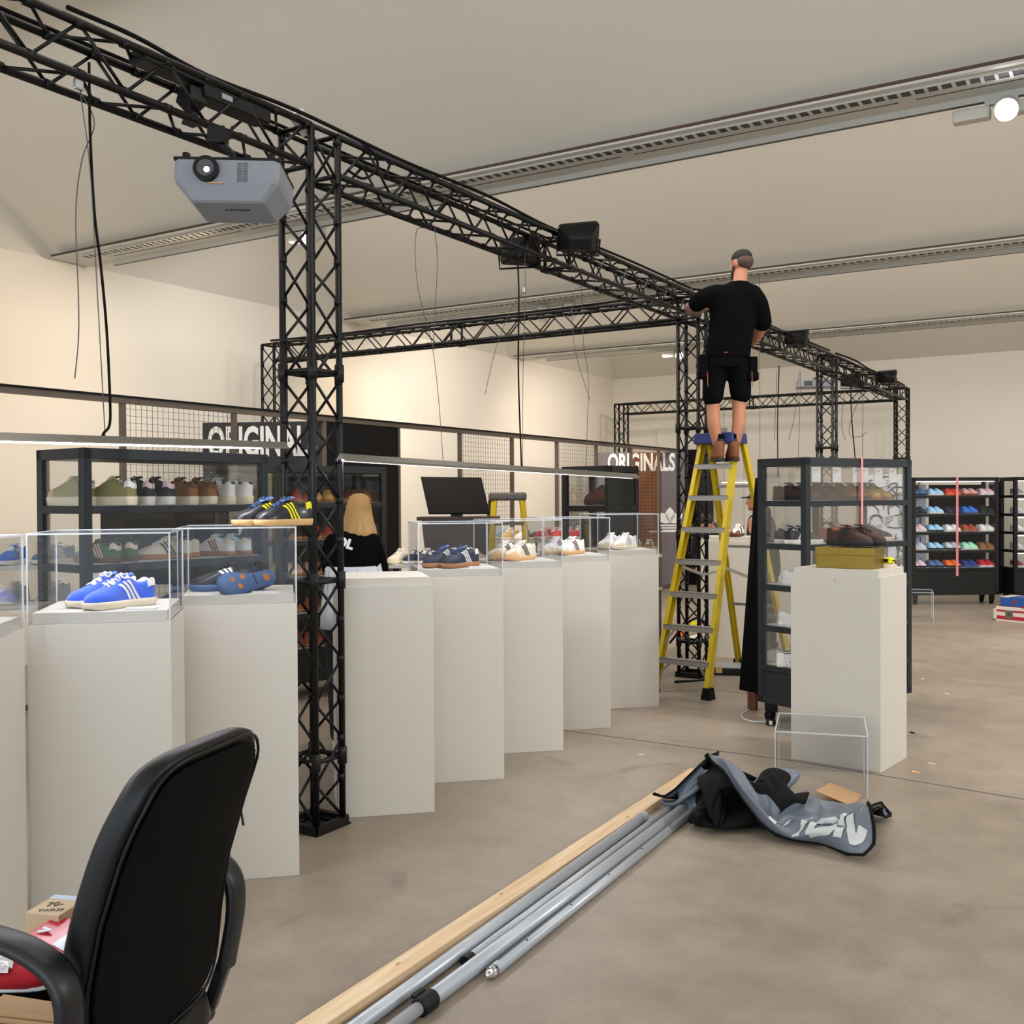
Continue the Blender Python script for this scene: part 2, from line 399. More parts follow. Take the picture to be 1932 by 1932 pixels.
# ------------------------------------------------------------ shoes
def pal(name, col, rough=.7, var=.08, bump=.15, bs=250, sheen=0, coat=0): return mat('shoe_'+name, col, rough, 0, var, 40, bump, bs, sheen=sheen, coat=coat)
for n_, c_ in dict(white='#e9e8e4', offwhite='#ddd2bd', cream='#e3d6bb', blue='#1056d6', navy='#1b2338', black='#17171b', yellow='#f0e614', gum='#b98a55',
                   gumlight='#dcb27c', brown='#5f3520', tan='#8a5a2e', darkbrown='#3a221b', green='#3f6a33', olive='#8a8450', pink='#d8a79c', pinkpale='#e8c9d0', red='#c81f2d',
                   maroon='#7a2230', grey='#8d9095', sky='#9fd0e8', royal='#2f6fd0', orange='#f2741c', coral='#e0402c', mint='#9fe6b8', rust='#a5482a',
                   indigo='#26327a', denim='#4f6d97', gold='#c9a15c', teal='#1d4b45', lightgrey='#c9cbd0', sole_white='#e6e3da', sole_cream='#e5d8be',
                   sole_gum='#a8744a', sole_blue='#45618f', sole_black='#1c1c1e', lining='#bdbdb8', lining_dark='#33302d', lace_white='#f1f0ec', lace_navy='#2a3f66', amber='#b8722c').items(): pal(n_, c_)
pal('sheepblue', '#0c55e0', .85, .12, .4, 400, .5)
pal('leather_dark', '#121218', .4, .1, .05, 80, coat=.12)
WT = [(0, .0), (.015, .34), (.05, .56), (.12, .66), (.3, .62), (.45, .68), (.6, .86), (.74, 1.0), (.84, .95), (.92, .76), (.97, .5), (1, .0)]
def shoe_geo(style='low'):
    L = .295; W = .052
    if style == 'low': sh, k = .024, 1.0; HT = [(0, .062), (.05, .078), (.1, .08), (.2, .066), (.3, .068), (.4, .088), (.5, .085), (.6, .07), (.7, .056), (.8, .045), (.9, .036), (.97, .022), (1, .008)]
    else: sh, k = .042, 1.2; HT = [(0, .07), (.05, .088), (.1, .09), (.2, .074), (.3, .08), (.4, .1), (.5, .098), (.6, .082), (.7, .066), (.8, .056), (.9, .045), (.97, .028), (1, .01)]
    def wid(t): return W*lerp(WT, t)
    def cen(t): return .008*sin(t*2.6)-.003
    def x_at(t): return L*(t-.5)
    def side(t, g, s):       # g 0 at sole .. 1 at collar or lacing edge; s = -1/+1
        o = 1-smooth(.36, .46, t); h = lerp(HT, t); w = wid(t)
        phi = radians(90-g*58); xa = w*sin(phi)**.85; za = h*cos(phi)**.8 if g > 0 else 0
        xo = w*(1.02-.34*g*g); zo = h*g
        return V((x_at(t), cen(t)+s*(xa*(1-o)+xo*o), sh+za*(1-o)+zo*o))
    def mid(t):
        o = 1-smooth(.36, .46, t); h = lerp(HT, t); w = wid(t); r = []
        arch = [(-.40, .955), (-.2, .99), (0, 1), (.2, .99), (.40, .955)]; ins = [(-.58, .97), (-.5, .12), (0, .1), (.5, .12), (.58, .97)]
        for (a, b), (c, d) in zip(arch, ins): r.append(V((x_at(t), cen(t)+w*(a*(1-o)+c*o), sh+h*(b*(1-o)+d*o))))
        return r
    return L, sh, wid, cen, x_at, side, mid, HT
SHOE_CACHE = {}
def shoe_meshes(style, detail=2, flip=1):
    key = (style, detail, flip)
    if key in SHOE_CACHE: return SHOE_CACHE[key]
    L, sh, wid, cen, x_at, side, mid, HT = shoe_geo(style); out = []
    ts = ([0, .006, .02, .05, .09]+[.14+.05*i for i in range(14)]+[.84, .88, .92, .95, .975, .992, 1]) if detail else [0, .03, .1, .2, .3, .4, .5, .62, .74, .84, .92, .97, 1]
    def mesh(mb, name, slots, smooth_=True):
        if flip < 0: mb.v = [V((p.x, -p.y, p.z)) for p in mb.v]
        o = mb.build(name, slots, None, smooth_); me = o.data; me.name = name; bpy.data.objects.remove(o); return me
    # sole
    m = MB(); tl = [t for t in ts]; ring = [(t, 1) for t in tl]+[(t, -1) for t in tl[::-1][1:-1]]
    def loop(z, f, ex=0, heel=0):
        return [V((x_at(t)*(1+ex), cen(t)+s*(wid(t)*f+.0015), z + (.006*smooth(.86, 1, t) if z < .01 else 0))) for t, s in ring]
    m.rings([loop(0, .93, 0), loop(.005, 1.0, .012), loop(sh*.75, 1.07, .03), loop(sh+.004, 1.06, .03), loop(sh+.005, .98, .0)], cap=True)
    out.append(('sole', mesh(m, 'sole', ['shoe_sole_white']), 'sole', 0))
    # upper
    m = MB(); G = [0, .2, .4, .6, .8, 1]; P = []
    for t in ts:
        P.append([side(t, g, -1) for g in G]+mid(t)+[side(t, g, 1) for g in G[::-1]])
    n = len(P[0]); m.v = [q for R in P for q in R]
    for i in range(len(P)-1):
        for j in range(n-1):
            m.f.append((i*n+j, i*n+j+1, (i+1)*n+j+1, (i+1)*n+j)); m.m.append(1 if (ts[i] < .38 and 5 <= j <= 10) else 0)
    out.append(('upper', mesh(m, 'upper', ['shoe_white', 'shoe_lining']), 'upper', 1))
    if detail:
        for s in (1, -1):
            for k in range(3):
                m = MB(); w = .0205; P = []
                for q in range(9):
                    g = .04+.9*q/8; tb = .40-.068*k+.16*g
                    P.append([side(tb+e, g, s)+V((0, s*.0013, .0010)) for e in (0, w, 2*w)])
                m.grid(P); out.append(('stripe', mesh(m, 'stripe', ['shoe_white']), 'stripe', 0))
        m = MB()       # heel tab
        P = [[side(t, g, s)+V((-.0014, s*.0012, .001)) for t, s in ((.16, 1), (.1, 1), (.05, 1), (.02, 1), (.006, 1), (.006, -1), (.02, -1), (.05, -1), (.1, -1), (.16, -1))] for g in (.62, .75, .88, 1)]
        m.grid(P); out.append(('heel_tab', mesh(m, 'heel_tab', ['shoe_white']), 'tab', 0))
        m = MB()       # tongue
        h4 = lerp(HT, .42)+sh; P = []
        for q in range(5):
            t = .36+.05*q; P.append([V((x_at(t)-.012*(1-q/4), cen(t)+a*.02, h4+.016-.004*q-abs(a)*.007)) for a in (-1, -.5, 0, .5, 1)])
        m.grid(P); out.append(('tongue', mesh(m, 'tongue', ['shoe_white']), 'tongue', 0))
        m = MB()       # laces
        for q in range(6):
            t = .46+.042*q; h = lerp(HT, t)+sh+.002; w = wid(t)*.42
            a, b = (1, -1) if q % 2 else (-1, 1)
            m.tube([V((x_at(t)-.006, cen(t)+a*w, h-.006)), V((x_at(t), cen(t), h+.0035)), V((x_at(t)+.008, cen(t)+b*w, h-.006))], .0036, 6)
            m.tube([V((x_at(t)+.004, cen(t)-a*w, h-.006)), V((x_at(t)+.004, cen(t), h+.002)), V((x_at(t), cen(t)-b*w, h-.006))], .0032, 6)
        t = .44; h = lerp(HT, t)+sh+.01
        for a in (-1, 1): m.tube(curve3([(x_at(t), cen(t), h), (x_at(t)-.004, cen(t)+a*.02, h+.004), (x_at(t)+.012, cen(t)+a*.028, h-.012), (x_at(t)+.02, cen(t)+a*.012, h-.001), (x_at(t), cen(t), h)], 4), .0025, 5)
        out.append(('lace', mesh(m, 'lace', ['shoe_lace_white']), 'lace', 0))
        if detail > 1:
            m = MB()   # toe overlay
            P = [[(lambda p: p+(p-V((x_at(.75), 0, sh+.01))).normalized()*.0012)(side(t, g, s)) for g, s in ((0, 1), (.3, 1), (.65, 1), (1, 1), (1, -1), (.65, -1), (.3, -1), (0, -1))] for t in (.78, .84, .9, .95, .98, .995)]
            m.grid(P); out.append(('toe_cap', mesh(m, 'toe_cap', ['shoe_white']), 'toe', 0))
    SHOE_CACHE[key] = out
    return out
def shoe(label, loc, ang, c, style='low', detail=2, side_=1, group=None, tilt=None, scale=1):
    """c: colours of upper, stripe, sole, lining, tab, lace, tongue, toe; ang = heading of the toe about z"""
    o = thing('sneaker' if style == 'low' else 'running_shoe', label, 'shoe', loc, ang, group)
    if tilt: o.rotation_euler = tilt
    o.scale = (scale,)*3
    up = c['upper']; D = dict(upper=up, stripe=c.get('stripe', up), sole=c.get('sole', 'sole_white'), tab=c.get('tab', up), lace=c.get('lace', 'lace_white'),
                              tongue=c.get('tongue', up), toe=c.get('toe', up))
    for nm, me, k, two in shoe_meshes(style, detail, side_):
        if k == 'toe' and 'toe' not in c: continue
        if k == 'stripe' and 'stripe' not in c: continue
        p = bpy.data.objects.new(nm, me); COL.objects.link(p); p.parent = o
        p.material_slots[0].link = 'OBJECT'; p.material_slots[0].material = MATS['shoe_'+D[k]]
        if two: p.material_slots[1].link = 'OBJECT'; p.material_slots[1].material = MATS['shoe_'+c.get('lining', 'lining')]
    return o
def pair(label, loc, ang, c, gap=.115, shift=0, **kw):
    """two shoes side by side; loc is the middle of the pair, label has a slot for the word that tells them apart"""
    a = V((cos(ang), sin(ang), 0)); b = V((-sin(ang), cos(ang), 0)); loc = V(loc); r = []
    near = 1 if (loc+b).length < (loc-b).length else -1
    for s in (1, -1):
        p = loc+b*(s*gap/2)+a*(shift/2*s)
        r.append(shoe(label % ('nearer' if s == near else 'farther'), p, ang, c, side_=-s, **kw))
    return r
# ------------------------------------------------------------ white plinths with clear covers
PA = radians(43.8)
FR = [(-3.02, 2.548), (-3.075, 3.26), (-3.10, 4.275), (-3.125, 4.985), (-3.155, 5.74), (-3.18, 6.47), (-3.185, 7.315)]
PW = .485; PH = 1.16; PT = 1.2
def plinth(fr, ang, w, d, label, group=None):
    t = thing('plinth', label, 'plinth', (fr[0], fr[1], 0), ang, group)
    MB().box((-w, 0, 0), (0, d, PH)).build('body', 'plinth_white', t, bevel=.002)
    e = .014; MB().box((-w+e, e, PH), (-e, d-e, PT)).build('raised_top', 'plinth_white', t, bevel=.0015)
    return t
def cover(fr, ang, w, d, h, label, z=PH, drop=0, name='acrylic_cover'):
    t = thing(name, label, 'display cover', (fr[0], fr[1], z), ang)
    k = .005; g = .0004
    for nm, a, b in (('front_pane', (-w, 0), (0, k)), ('rear_pane', (-w, d-k), (0, d)), ('side_pane', (-w, k+g), (-w+k, d-k-g)), ('side_pane', (-k, k+g), (0, d-k-g))):
        m = MB(); x0, y0 = a; x1, y1 = b
        m.box((x0, y0, 0), (x1, y1, h-k))
        m.m = [1 if i in (0, 1) or (nm[0] != 's' and i in (3, 5)) else 0 for i in range(6)]
        m.build(nm, ['acrylic', 'acrylic_edge'], t)
    for x in (-w-.0005, -.0055):
        for y in (-.0005, d-.0055): MB().box((x, y, 0), (x+.0052, y+.0052, h)).build('bonded_edge', 'acrylic_edge', t)
    m = MB()
    for y in (-.001, d-.005): m.box((-w, y, h-.001), (0, y+.006, h+.0015))
    for x in (-w-.001, -.005): m.box((x, 0, h-.001), (x+.006, d, h+.0015))
    m.build('top_rim', 'acrylic_edge', t)
    m = MB().box((-w, 0, h-k+g), (0, d, h)); m.m = [0, 0, 1, 1, 1, 1]
    m.build('top_pane', ['acrylic', 'acrylic_edge'], t)
    return t
def pl_pt(i, a, b, z=PT):                 # a along the front (0 = front right corner, + to the left), b into the plinth
    x, y = FR[i]; return V((x-a*cos(PA)-b*sin(PA), y-a*sin(PA)+b*cos(PA), z))
ords = ['second', 'third', 'fourth, without a cover,', 'fifth', 'sixth', 'seventh', 'eighth and farthest']
x0, y0 = FR[0]
FR0 = (-3.0, 1.81); PA0 = radians(41.7)
plinth(FR0, PA0, PW, PW, 'white plinth cut by the left edge of the view, nearest of the diagonal row')
for i, f in enumerate(FR):
    plinth(f, PA, PW, PW, ['white plinth under the blue striped sneakers, left of the office chair back', 'white plinth under the upturned blue soled shoe, with black and yellow shoes on its cover',
        'bare white plinth without a cover just right of the nearest tower', 'white plinth carrying the navy striped sneakers', 'white plinth carrying the cream sneakers with dark stripes',
        'white plinth carrying the white sneakers with red stripes', 'last white plinth of the diagonal row, beside the yellow ladder'][i])
CH = .322
cover(FR0, PA0, PW, PW, CH, 'clear acrylic cover cut by the left edge, over pale blue sneakers')
for i, h in ((0, CH), (1, CH), (3, .30), (4, .30), (5, .30), (6, .312)):
    cover(FR[i], PA, PW, PW, h, {0: 'clear acrylic cover over the blue striped sneakers', 1: 'clear acrylic cover with black and yellow sneakers standing on top', 3: 'clear acrylic cover over the navy striped sneakers',
        4: 'clear acrylic cover over the cream sneakers with dark stripes', 5: 'clear acrylic cover over the white sneakers with red stripes', 6: 'clear acrylic cover over white sneakers at the far end of the row'}[i])
def card(i, a, b, w=.1, d=.06, label=''):
    t = MB().box((-w/2, -d/2, 0), (w/2, d/2, .006)).build('caption_card', 'white_plastic'); t.location = pl_pt(i, a, b, PT+.0005); t.rotation_euler = (0, 0, PA-.25)
    tag(t, label, 'card')
card(0, .11, .06, .11, .05, 'small white caption card in front of the blue striped sneakers')
card(1, .13, .07, .11, .04, 'small white caption card in front of the upturned blue sole')
card(3, .12, .09, .12, .05, 'small white caption card beside the navy striped sneakers')
card(4, .10, .1, .12, .05, 'small white caption card beside the cream sneakers with dark stripes')
card(5, .10, .1, .12, .05, 'small white caption card beside the sneakers with red stripes')
card(6, .12, .14, .12, .07, 'small white caption card beside the farthest white sneakers')
LEFT = atan2(-.523, -.852)                 # heading whose toe points to the left of the view
def dpair(i, a, b, c, label, dang=0, **kw):
    return pair(label, pl_pt(i, a, b, kw.pop('z', PT)+.0006), LEFT+dang, c, **kw)
dpair(0, .235, .2, dict(upper='sheepblue', stripe='white', sole='sole_cream', lining='white', tab='white', lace='lace_white', tongue='sheepblue'), '%s shoe of the bright blue suede pair with white stripes', dang=1.0, gap=.125, shift=.015)
dpair(3, .27, .19, dict(upper='navy', stripe='white', sole='sole_gum', lining='lining_dark', tab='white', lace='lace_navy', tongue='denim', toe='navy'), '%s shoe of the navy pair with white stripes and gum soles in the clear case', dang=.95, gap=.12, shift=-.03)
dpair(4, .29, .19, dict(upper='offwhite', stripe='darkbrown', sole='gumlight', lining='white', tab='offwhite', toe='gumlight'), '%s shoe of the cream pair with dark brown stripes and tan toes', dang=.95, gap=.12, shift=-.03)
dpair(5, .29, .19, dict(upper='white', stripe='maroon', sole='gumlight', lining='white', tab='white', toe='cream'), '%s shoe of the white pair with red stripes and tan toes', dang=.95, gap=.12, shift=-.03)
dpair(6, .27, .19, dict(upper='white', stripe='lightgrey', sole='sole_cream', lining='lightgrey', tab='white', toe='cream'), '%s shoe of the white pair with grey stripes at the far end', dang=.95, gap=.12, shift=-.03)
kk = dict(upper='sky', stripe='white', sole='sole_white', tab='white', lace='lace_white', toe='sky')
q = V((FR0[0], FR0[1], PT+.0006))
pair('%s shoe of the pale blue pair in the case cut by the left edge', V((FR0[0]-.31*cos(PA)-.2*sin(PA), FR0[1]-.31*sin(PA)+.2*cos(PA), PT+.0006)), LEFT+2.6, kk, gap=.11)
# black and yellow pair standing on the cover of the third plinth
dpair(1, .10, .14, dict(upper='leather_dark', stripe='yellow', sole='gumlight', lining='lining_dark', tab='yellow', lace='lace_navy', tongue='denim'),
      '%s shoe of the black pair with yellow stripes on top of the clear cover', z=PH+CH+.0022, dang=.92, gap=.1, shift=-.04)
# black pair inside: one standing, one lying with its blue sole to the viewer
bc = dict(upper='leather_dark', stripe='white', sole='sole_blue', lining='lining_dark', tab='navy', lace='sole_black', tongue='black')
shoe('black leather shoe with white stripes standing behind the upturned one', pl_pt(1, .31, .24, PT+.0006), LEFT+.25, bc, side_=1)
o = shoe('upturned black shoe showing its blue sole with round amber studs', pl_pt(1, .20, .10, PT+.055), 0, bc, side_=-1)
_fw = V((-sin(YAW), -cos(YAW), 0)); _ax = V((cos(LEFT+.95), sin(LEFT+.95), -.05)).normalized()
_dn = (V((.523, -.852, 0))*1+V((0, 0, .25))).normalized()       # where the sole looks: back to the camera
_dn = (_dn-_ax*_dn.dot(_ax)).normalized(); _zz = -_dn; _yy = _zz.cross(_ax)
o.rotation_euler = Matrix(((_ax.x, _yy.x, _zz.x), (_ax.y, _yy.y, _zz.y), (_ax.z, _yy.z, _zz.z))).to_euler()
for (x, y, r_) in ((.085, .012, .011), (.055, -.022, .012), (.03, .018, .013), (-.095, .0, .017)):
    MB().disc((x, y, -.0015), (0, 0, 1), r_, 18, .003).build('stud', 'shoe_amber', o)
MB().box((-.035, -.026, -.001), (-.03, .026, .002)).build('arch_groove', 'shoe_navy', o)
# ------------------------------------------------------------ separate plinth at right
WP = (-1.315, 6.185)
wt = thing('plinth', 'white plinth at right carrying the gold shoe box', 'plinth', (WP[0], WP[1], 0), radians(-7))
MB().box((-.545, 0, 0), (0, .46, 1.13)).build('body', 'plinth_white', wt, bevel=.002)
MB().box((-.531, .014, 1.13), (-.014, .446, 1.168)).build('raised_top', 'plinth_white', wt, bevel=.0015)
MB().tube([(-.27, -.001, 1.1), (-.27, .0, 1.1)], .004, 8).build('screw_hole', 'slot_dark', wt)
# ------------------------------------------------------------ linear pendant lights
def lightbar(p, q, label, on, x0=0):
    p, q = V(p), V(q); t = thing('linear_pendant_light', label, 'pendant light', p); q = q-p; w = .024
    d = q.normalized(); s = d.cross(V((0, 0, 1))).normalized(); R = []
    for P in (V((0, 0, 0)), q): R.append([P-s*w, P-s*w+V((0, 0, .004)), P+V((0, 0, .03)), P+s*w+V((0, 0, .004)), P+s*w])
    hm = MB().rings(R)
    if not on:
        hm = MB(); R2 = [[q+V((0, 0, .008)) for q in r_[:1]]+[q+V((0, 0, .008)) for q in r_[1:4]]+[r_[4]+V((0, 0, .008))] for r_ in R]; hm.rings(R2)
        for k_ in (-1, 1): hm.rings([[P+s*k_*w, P+s*k_*(w-.002), P+s*k_*(w-.002)+V((0, 0, .0085)), P+s*k_*w+V((0, 0, .0085))] for P in (V((0, 0, 0)), q)])
    hm.build('housing', 'alu', t)
    if not on:
        MB().rings([[P-s*.015+V((0, 0, .006)), P-s*.015+V((0, 0, .0078)), P+s*.015+V((0, 0, .0078)), P+s*.015+V((0, 0, .006))] for P in (d*.02, q-d*.02)]).build('led_strip', 'led_soft', t); return t
    MB().rings([[P-s*.014-V((0, 0, .004)), P-s*.014, P+s*.014, P+s*.014-V((0, 0, .004))] for P in (d*.02, q-d*x0)]).build('led_strip', 'led' if on else 'white_plastic', t)
    return t
mat('alu', '#8f8b82', .35, .7, .03)
lightbar((-3.27, .3, 1.765), (-3.3, 3.43, 1.826), 'lit linear pendant light over the two nearest plinths', True, .16)
lightbar((-3.35, 3.86, 1.783), (-3.37, 7.32, 1.742), 'grey linear pendant light over the row of five plinths right of the nearest tower', False)
# ------------------------------------------------------------ glazed steel cabinets on castors
LV = [1.57, 1.27, .98, .69, .41]
def cabinet(N, ang, w, d, label, levels=LV, top=1.865, bot=.14, m='cab_grey', glass=True, solid_sides=(), shelf_t=.04, flip=False, fp=.048, group=None, mullion=False):
    """N = front corner; wide face runs along the local x axis, the depth along local +y (-y when flip)"""
    t = thing('display_cabinet', label, 'cabinet', (N[0], N[1], 0), ang, group); D = -d if flip else d; sg = -1 if flip else 1
    for x in (0, w-fp):
        for y in (0, D-sg*fp):
            MB().box((x, y, bot), (x+fp, y+sg*fp, top)).build('post', m, t, bevel=.003)
    MB().box((0, 0, top-.055), (w, D, top)).build('top_panel', m, t, bevel=.002)
    MB().box((0, 0, bot), (w, D, bot+.05)).build('bottom_frame', m, t, bevel=.002)
    b = MB(); z1 = levels[-1]
    b.box((fp*.6, sg*.006, bot+.05), (w-fp*.6, D-sg*.006, z1-.045)); b.box((.006, sg*fp*.6, bot+.05), (w-.006, D-sg*fp*.6, z1-.045)); b.build('base_panel', m, t)
    for z in levels:
        s = MB(); s.cur = 1
        for a, c in (((fp, 0), (w-fp, sg*.03)), ((fp, D-sg*.03), (w-fp, D)), ((0, sg*fp), (.03, D-sg*fp)), ((w-.03, sg*fp), (w, D-sg*fp))): s.box((a[0], a[1], z-shelf_t), (c[0], c[1], z))
        s.cur = 0; s.box((.03, sg*.03, z-.012), (w-.03, D-sg*.03, z+.001))
        s.build('shelf', ['shelf_white', m], t)
    zt, zb = top-.055, levels[-1]
    if glass:
        k = .004
        for nm, a, c in (('front_glass', (fp, sg*.012), (w-fp, sg*.016)), ('rear_glass', (fp, D-sg*.016), (w-fp, D-sg*.012)), ('side_glass', (.012, sg*fp), (.016, D-sg*fp)), ('side_glass', (w-.016, sg*fp), (w-.012, D-sg*fp))):
            i = ('front_glass', 'rear_glass', 'side_glass').index(nm) if nm != 'side_glass' else (2 if a[0] < .1 else 3)
            if i in solid_sides: MB().box((a[0], a[1], zb), (c[0], c[1], zt)).build('back_panel', 'cab_dark', t); continue
            g = MB(); zz = [zt]+list(levels)
            for za, zc_ in zip(zz, zz[1:]): g.box((a[0], a[1], zc_+.003), (c[0], c[1], za-(.003 if za == zt else shelf_t+.003)))
            g.build(nm, 'glass', t)
    if mullion: MB().box((w/2-.02, D-sg*.05, zb), (w/2+.02, D-sg*.02, zt)).build('mullion', m, t)
    for x in (.07, w-.07):
        for y in (D*.16, D*.84):
            c = MB().tube([(x-.018, y+.02, .037), (x+.018, y+.02, .037)], .036, 16).build('castor', 'rubber', t)
            f = MB(); f.box((x-.026, y-.03, .07), (x+.026, y+.045, .14)); f.box((x-.026, y-.01, .035), (x-.021, y+.035, .08)); f.box((x+.021, y-.01, .035), (x+.026, y+.035, .08)); f.build('castor_fork', 'black_plastic', c)
    return t
# left cabinet
CL = V((-4.56, 3.31, 0)); AL = atan2(.996, .08)
cabinet(CL, AL, 1.19, .44, 'glazed grey cabinet behind the left plinths, holding running shoes')
def cab_pt(C, A, x, y, z): return V((C[0]+x*cos(A)-y*sin(A), C[1]+x*sin(A)+y*cos(A), z+.0015))
def cl(x, y, z): return cab_pt(CL, AL, x, y, z)
pair('%s shoe of the beige and olive running pair on the top shelf', cl(.17, .2, LV[0]), LEFT-.35, dict(upper='olive', sole='sole_cream', lining='lining', tab='white', lace='cream', toe='gumlight'), style='chunk', gap=.12, shift=.16)
pair('%s shoe of the black and pink running pair on the top shelf', cl(.46, .17, LV[0]), LEFT-.5, dict(upper='navy', stripe='gold', sole='sole_white', lining='lining_dark', tab='pinkpale', lace='black'), style='chunk', gap=.11, shift=.03)
pair('%s shoe of the brown running pair on the top shelf', cl(.74, .17, LV[0]), LEFT-.5, dict(upper='tan', sole='sole_cream', lining='lining_dark', tab='brown', toe='darkbrown', lace='brown'), style='chunk', gap=.11, shift=.03)
pair('%s shoe of the white running pair with green and red trim on the top shelf', cl(1.0, .17, LV[0]), LEFT-.5, dict(upper='white', stripe='rust', sole='sole_cream', lining='teal', tab='white', toe='pinkpale'), style='chunk', gap=.11, shift=.03)
pair('%s shoe of the green suede pair with cream heels', cl(.24, .19, LV[1]), LEFT-.35, dict(upper='green', stripe='pink', sole='brown', lining='lining_dark', tab='cream', lace='brown'), gap=.12, shift=.0)
pair('%s shoe of the off white pair with black marks and gum soles', cl(.62, .18, LV[1]), LEFT+.35, dict(upper='offwhite', stripe='sole_black', sole='sole_gum', lining='lining'), gap=.11, shift=.05)
pair('%s shoe of the white pair with tan and brown stripes', cl(.98, .17, LV[1]), LEFT-.4, dict(upper='white', stripe='tan', sole='sole_gum', lining='sky', tab='cream'), gap=.11, shift=.03)
pair('%s shoe of the red pair with white stripes low in the left cabinet', cl(.13, .16, LV[2]), LEFT+.2, dict(upper='red', stripe='white', sole='sole_cream', lining='white', lace='red', tongue='white'), gap=.12, shift=.04)
pair('%s shoe of the dark blue pair with pale heels behind the blue suede pair', cl(.74, .2, LV[2]), LEFT-.6, dict(upper='indigo', sole='sole_white', lining='lining', tab='lightgrey'), gap=.13)
pair('%s shoe of the blue striped pair at the right end of the third shelf', cl(1.0, .2, LV[2]), LEFT-.6, dict(upper='royal', stripe='white', sole='sole_black', lining='royal', tab='royal'), gap=.12)
# right cabinet
CN = V((-1.977, 7.016, 0)); AR = atan2(8.076-7.016, -1.494+1.977)
cabinet(CN, AR, 1.165, .437, 'tall glazed grey cabinet at right, behind the white plinth with the gold box', mullion=True)
def cr(x, y, z): return cab_pt(CN, AR, x, y, z)
for k in range(6):
    c = MB().box((0, 0, 0), (.09, .004, .105)); 
    o = c.build('notice_card', 'white_plastic'); o.location = cr(.085+.215*k if k < 3 else .10+.165*k, .02, 1.695); o.rotation_euler = (0, 0, AR)
    m = MB(); m.box((.012, -.001, .08), (.06, 0, .084)); m.box((.012, -.001, .066), (.035, 0, .069)); m.build('printed_line', 'slot_dark', o)
    tag(o, 'white square card on the right cabinet glass, %s from the left' % ('first', 'second', 'third', 'fourth', 'fifth', 'sixth')[k], 'card')
dk = dict(upper='darkbrown', sole='sole_black', lining='lining_dark', tab='darkbrown', lace='sole_black')
pair('%s shoe of the leftmost dark pair, top shelf, right cabinet', cr(.2, .25, LV[0]), LEFT+pi/2+.6, dk, gap=.13)
pair('%s shoe of the black pair, second pair on top shelf, right cabinet', cr(.48, .25, LV[0]), LEFT+pi/2+.6, dict(dk, upper='black'), gap=.13)
pair('%s shoe of the brown pair, third on top shelf, right cabinet', cr(.74, .25, LV[0]), LEFT+pi/2+.6, dict(dk, upper='tan'), gap=.13)
pair('%s shoe of the tan pair, rightmost on top shelf, right cabinet', cr(.99, .25, LV[0]), LEFT+pi/2+.6, dict(dk, upper='gold', sole='sole_gum'), gap=.13)
pair('%s shoe of the white striped pair behind the brown boots, right cabinet', cr(.16, .2, LV[1]), LEFT+pi+.3, dict(upper='black', stripe='white', sole='sole_white', lace='lace_white'), gap=.12)
pair('%s shoe of the rust pair near the pink strap, right cabinet', cr(.62, .2, LV[1]), LEFT+pi+.3, dict(upper='rust', sole='sole_gum', lining='lining_dark'), gap=.12)
pair('%s shoe of the black pair with white laces on the second shelf', cr(.95, .2, LV[1]), LEFT+pi-.2, dict(upper='black', sole='sole_cream', lace='lace_white', lining='lining'), gap=.12)
pair('%s shoe of the patterned white pair in the left side of the right cabinet', cr(.2, .2, LV[2]), LEFT+pi-.2, dict(upper='white', stripe='lightgrey', sole='sole_white', lining='cream'), gap=.12)
pair('%s shoe of the all white pair in the left side of the right cabinet', cr(.17, .2, LV[3]), LEFT+pi-.2, dict(upper='white', stripe='white', sole='sole_white', lining='cream'), gap=.12)
pair('%s shoe of the gold striped white pair, bottom shelf, right cabinet', cr(.15, .2, LV[4]), LEFT+pi-.2, dict(upper='white', stripe='gold', sole='sole_white', lining='lining_dark'), gap=.12)
pair('%s shoe of the grey white pair right of the plinth, third shelf', cr(.95, .2, LV[2]), LEFT-.2, dict(upper='lightgrey', stripe='black', sole='sole_white'), gap=.12)
# patterned poster standing behind the right cabinet
def linework(parent, w, h, seed, M):
    rnd = random.Random(seed); m = MB()
    for k in range(16):
        x = rnd.uniform(-w*.45, w*.45); z = rnd.uniform(-h*.45, h*.45); a = rnd.uniform(0, 6.28); L = rnd.uniform(.08, .22); cv = rnd.uniform(-.8, .8); pts = []
        for q in range(9):
            pts.append((x, 0, z)); x += L/8*cos(a); z += L/8*sin(a); a += cv*.35
            x = max(-w*.49, min(w*.49, x)); z = max(-h*.49, min(h*.49, z))
        m.tube(pts, [.002]+[.0055]*7+[.002], 4)
    for k in range(9):
        x = rnd.uniform(-w*.4, w*.4); z = rnd.uniform(-h*.45, h*.45)
        for q in range(4): m.beam((x, 0, z+q*.02), (x+rnd.uniform(.04, .1), 0, z+q*.02+.02), .004, .004)
    m.v = [M @ p for p in m.v]; m.build('line_drawing', 'ink', parent)
mat('ink', '#15171c', .6); mat('poster_white', '#dcdfe8', .6)
q = at_d(1676, 1000, 8.75)
pp = thing('poster_panel', 'white panel with black shoe line drawings seen through the right cabinet', 'poster', (q.x, q.y, 0), -YAW-.05)
MB().box((-.18, 0, .35), (.15, .02, 1.78)).build('board', 'poster_white', pp); MB().box((-.15, .02, 0), (-.12, .05, 1.2)).build('prop', 'cab_dark', pp)
for q in range(4): linework(pp, .31, .34, 5+q, Matrix.Translation((-.005, -.003, .53+.355*q)))
m = MB()                                    # small portrait sketch on the panel
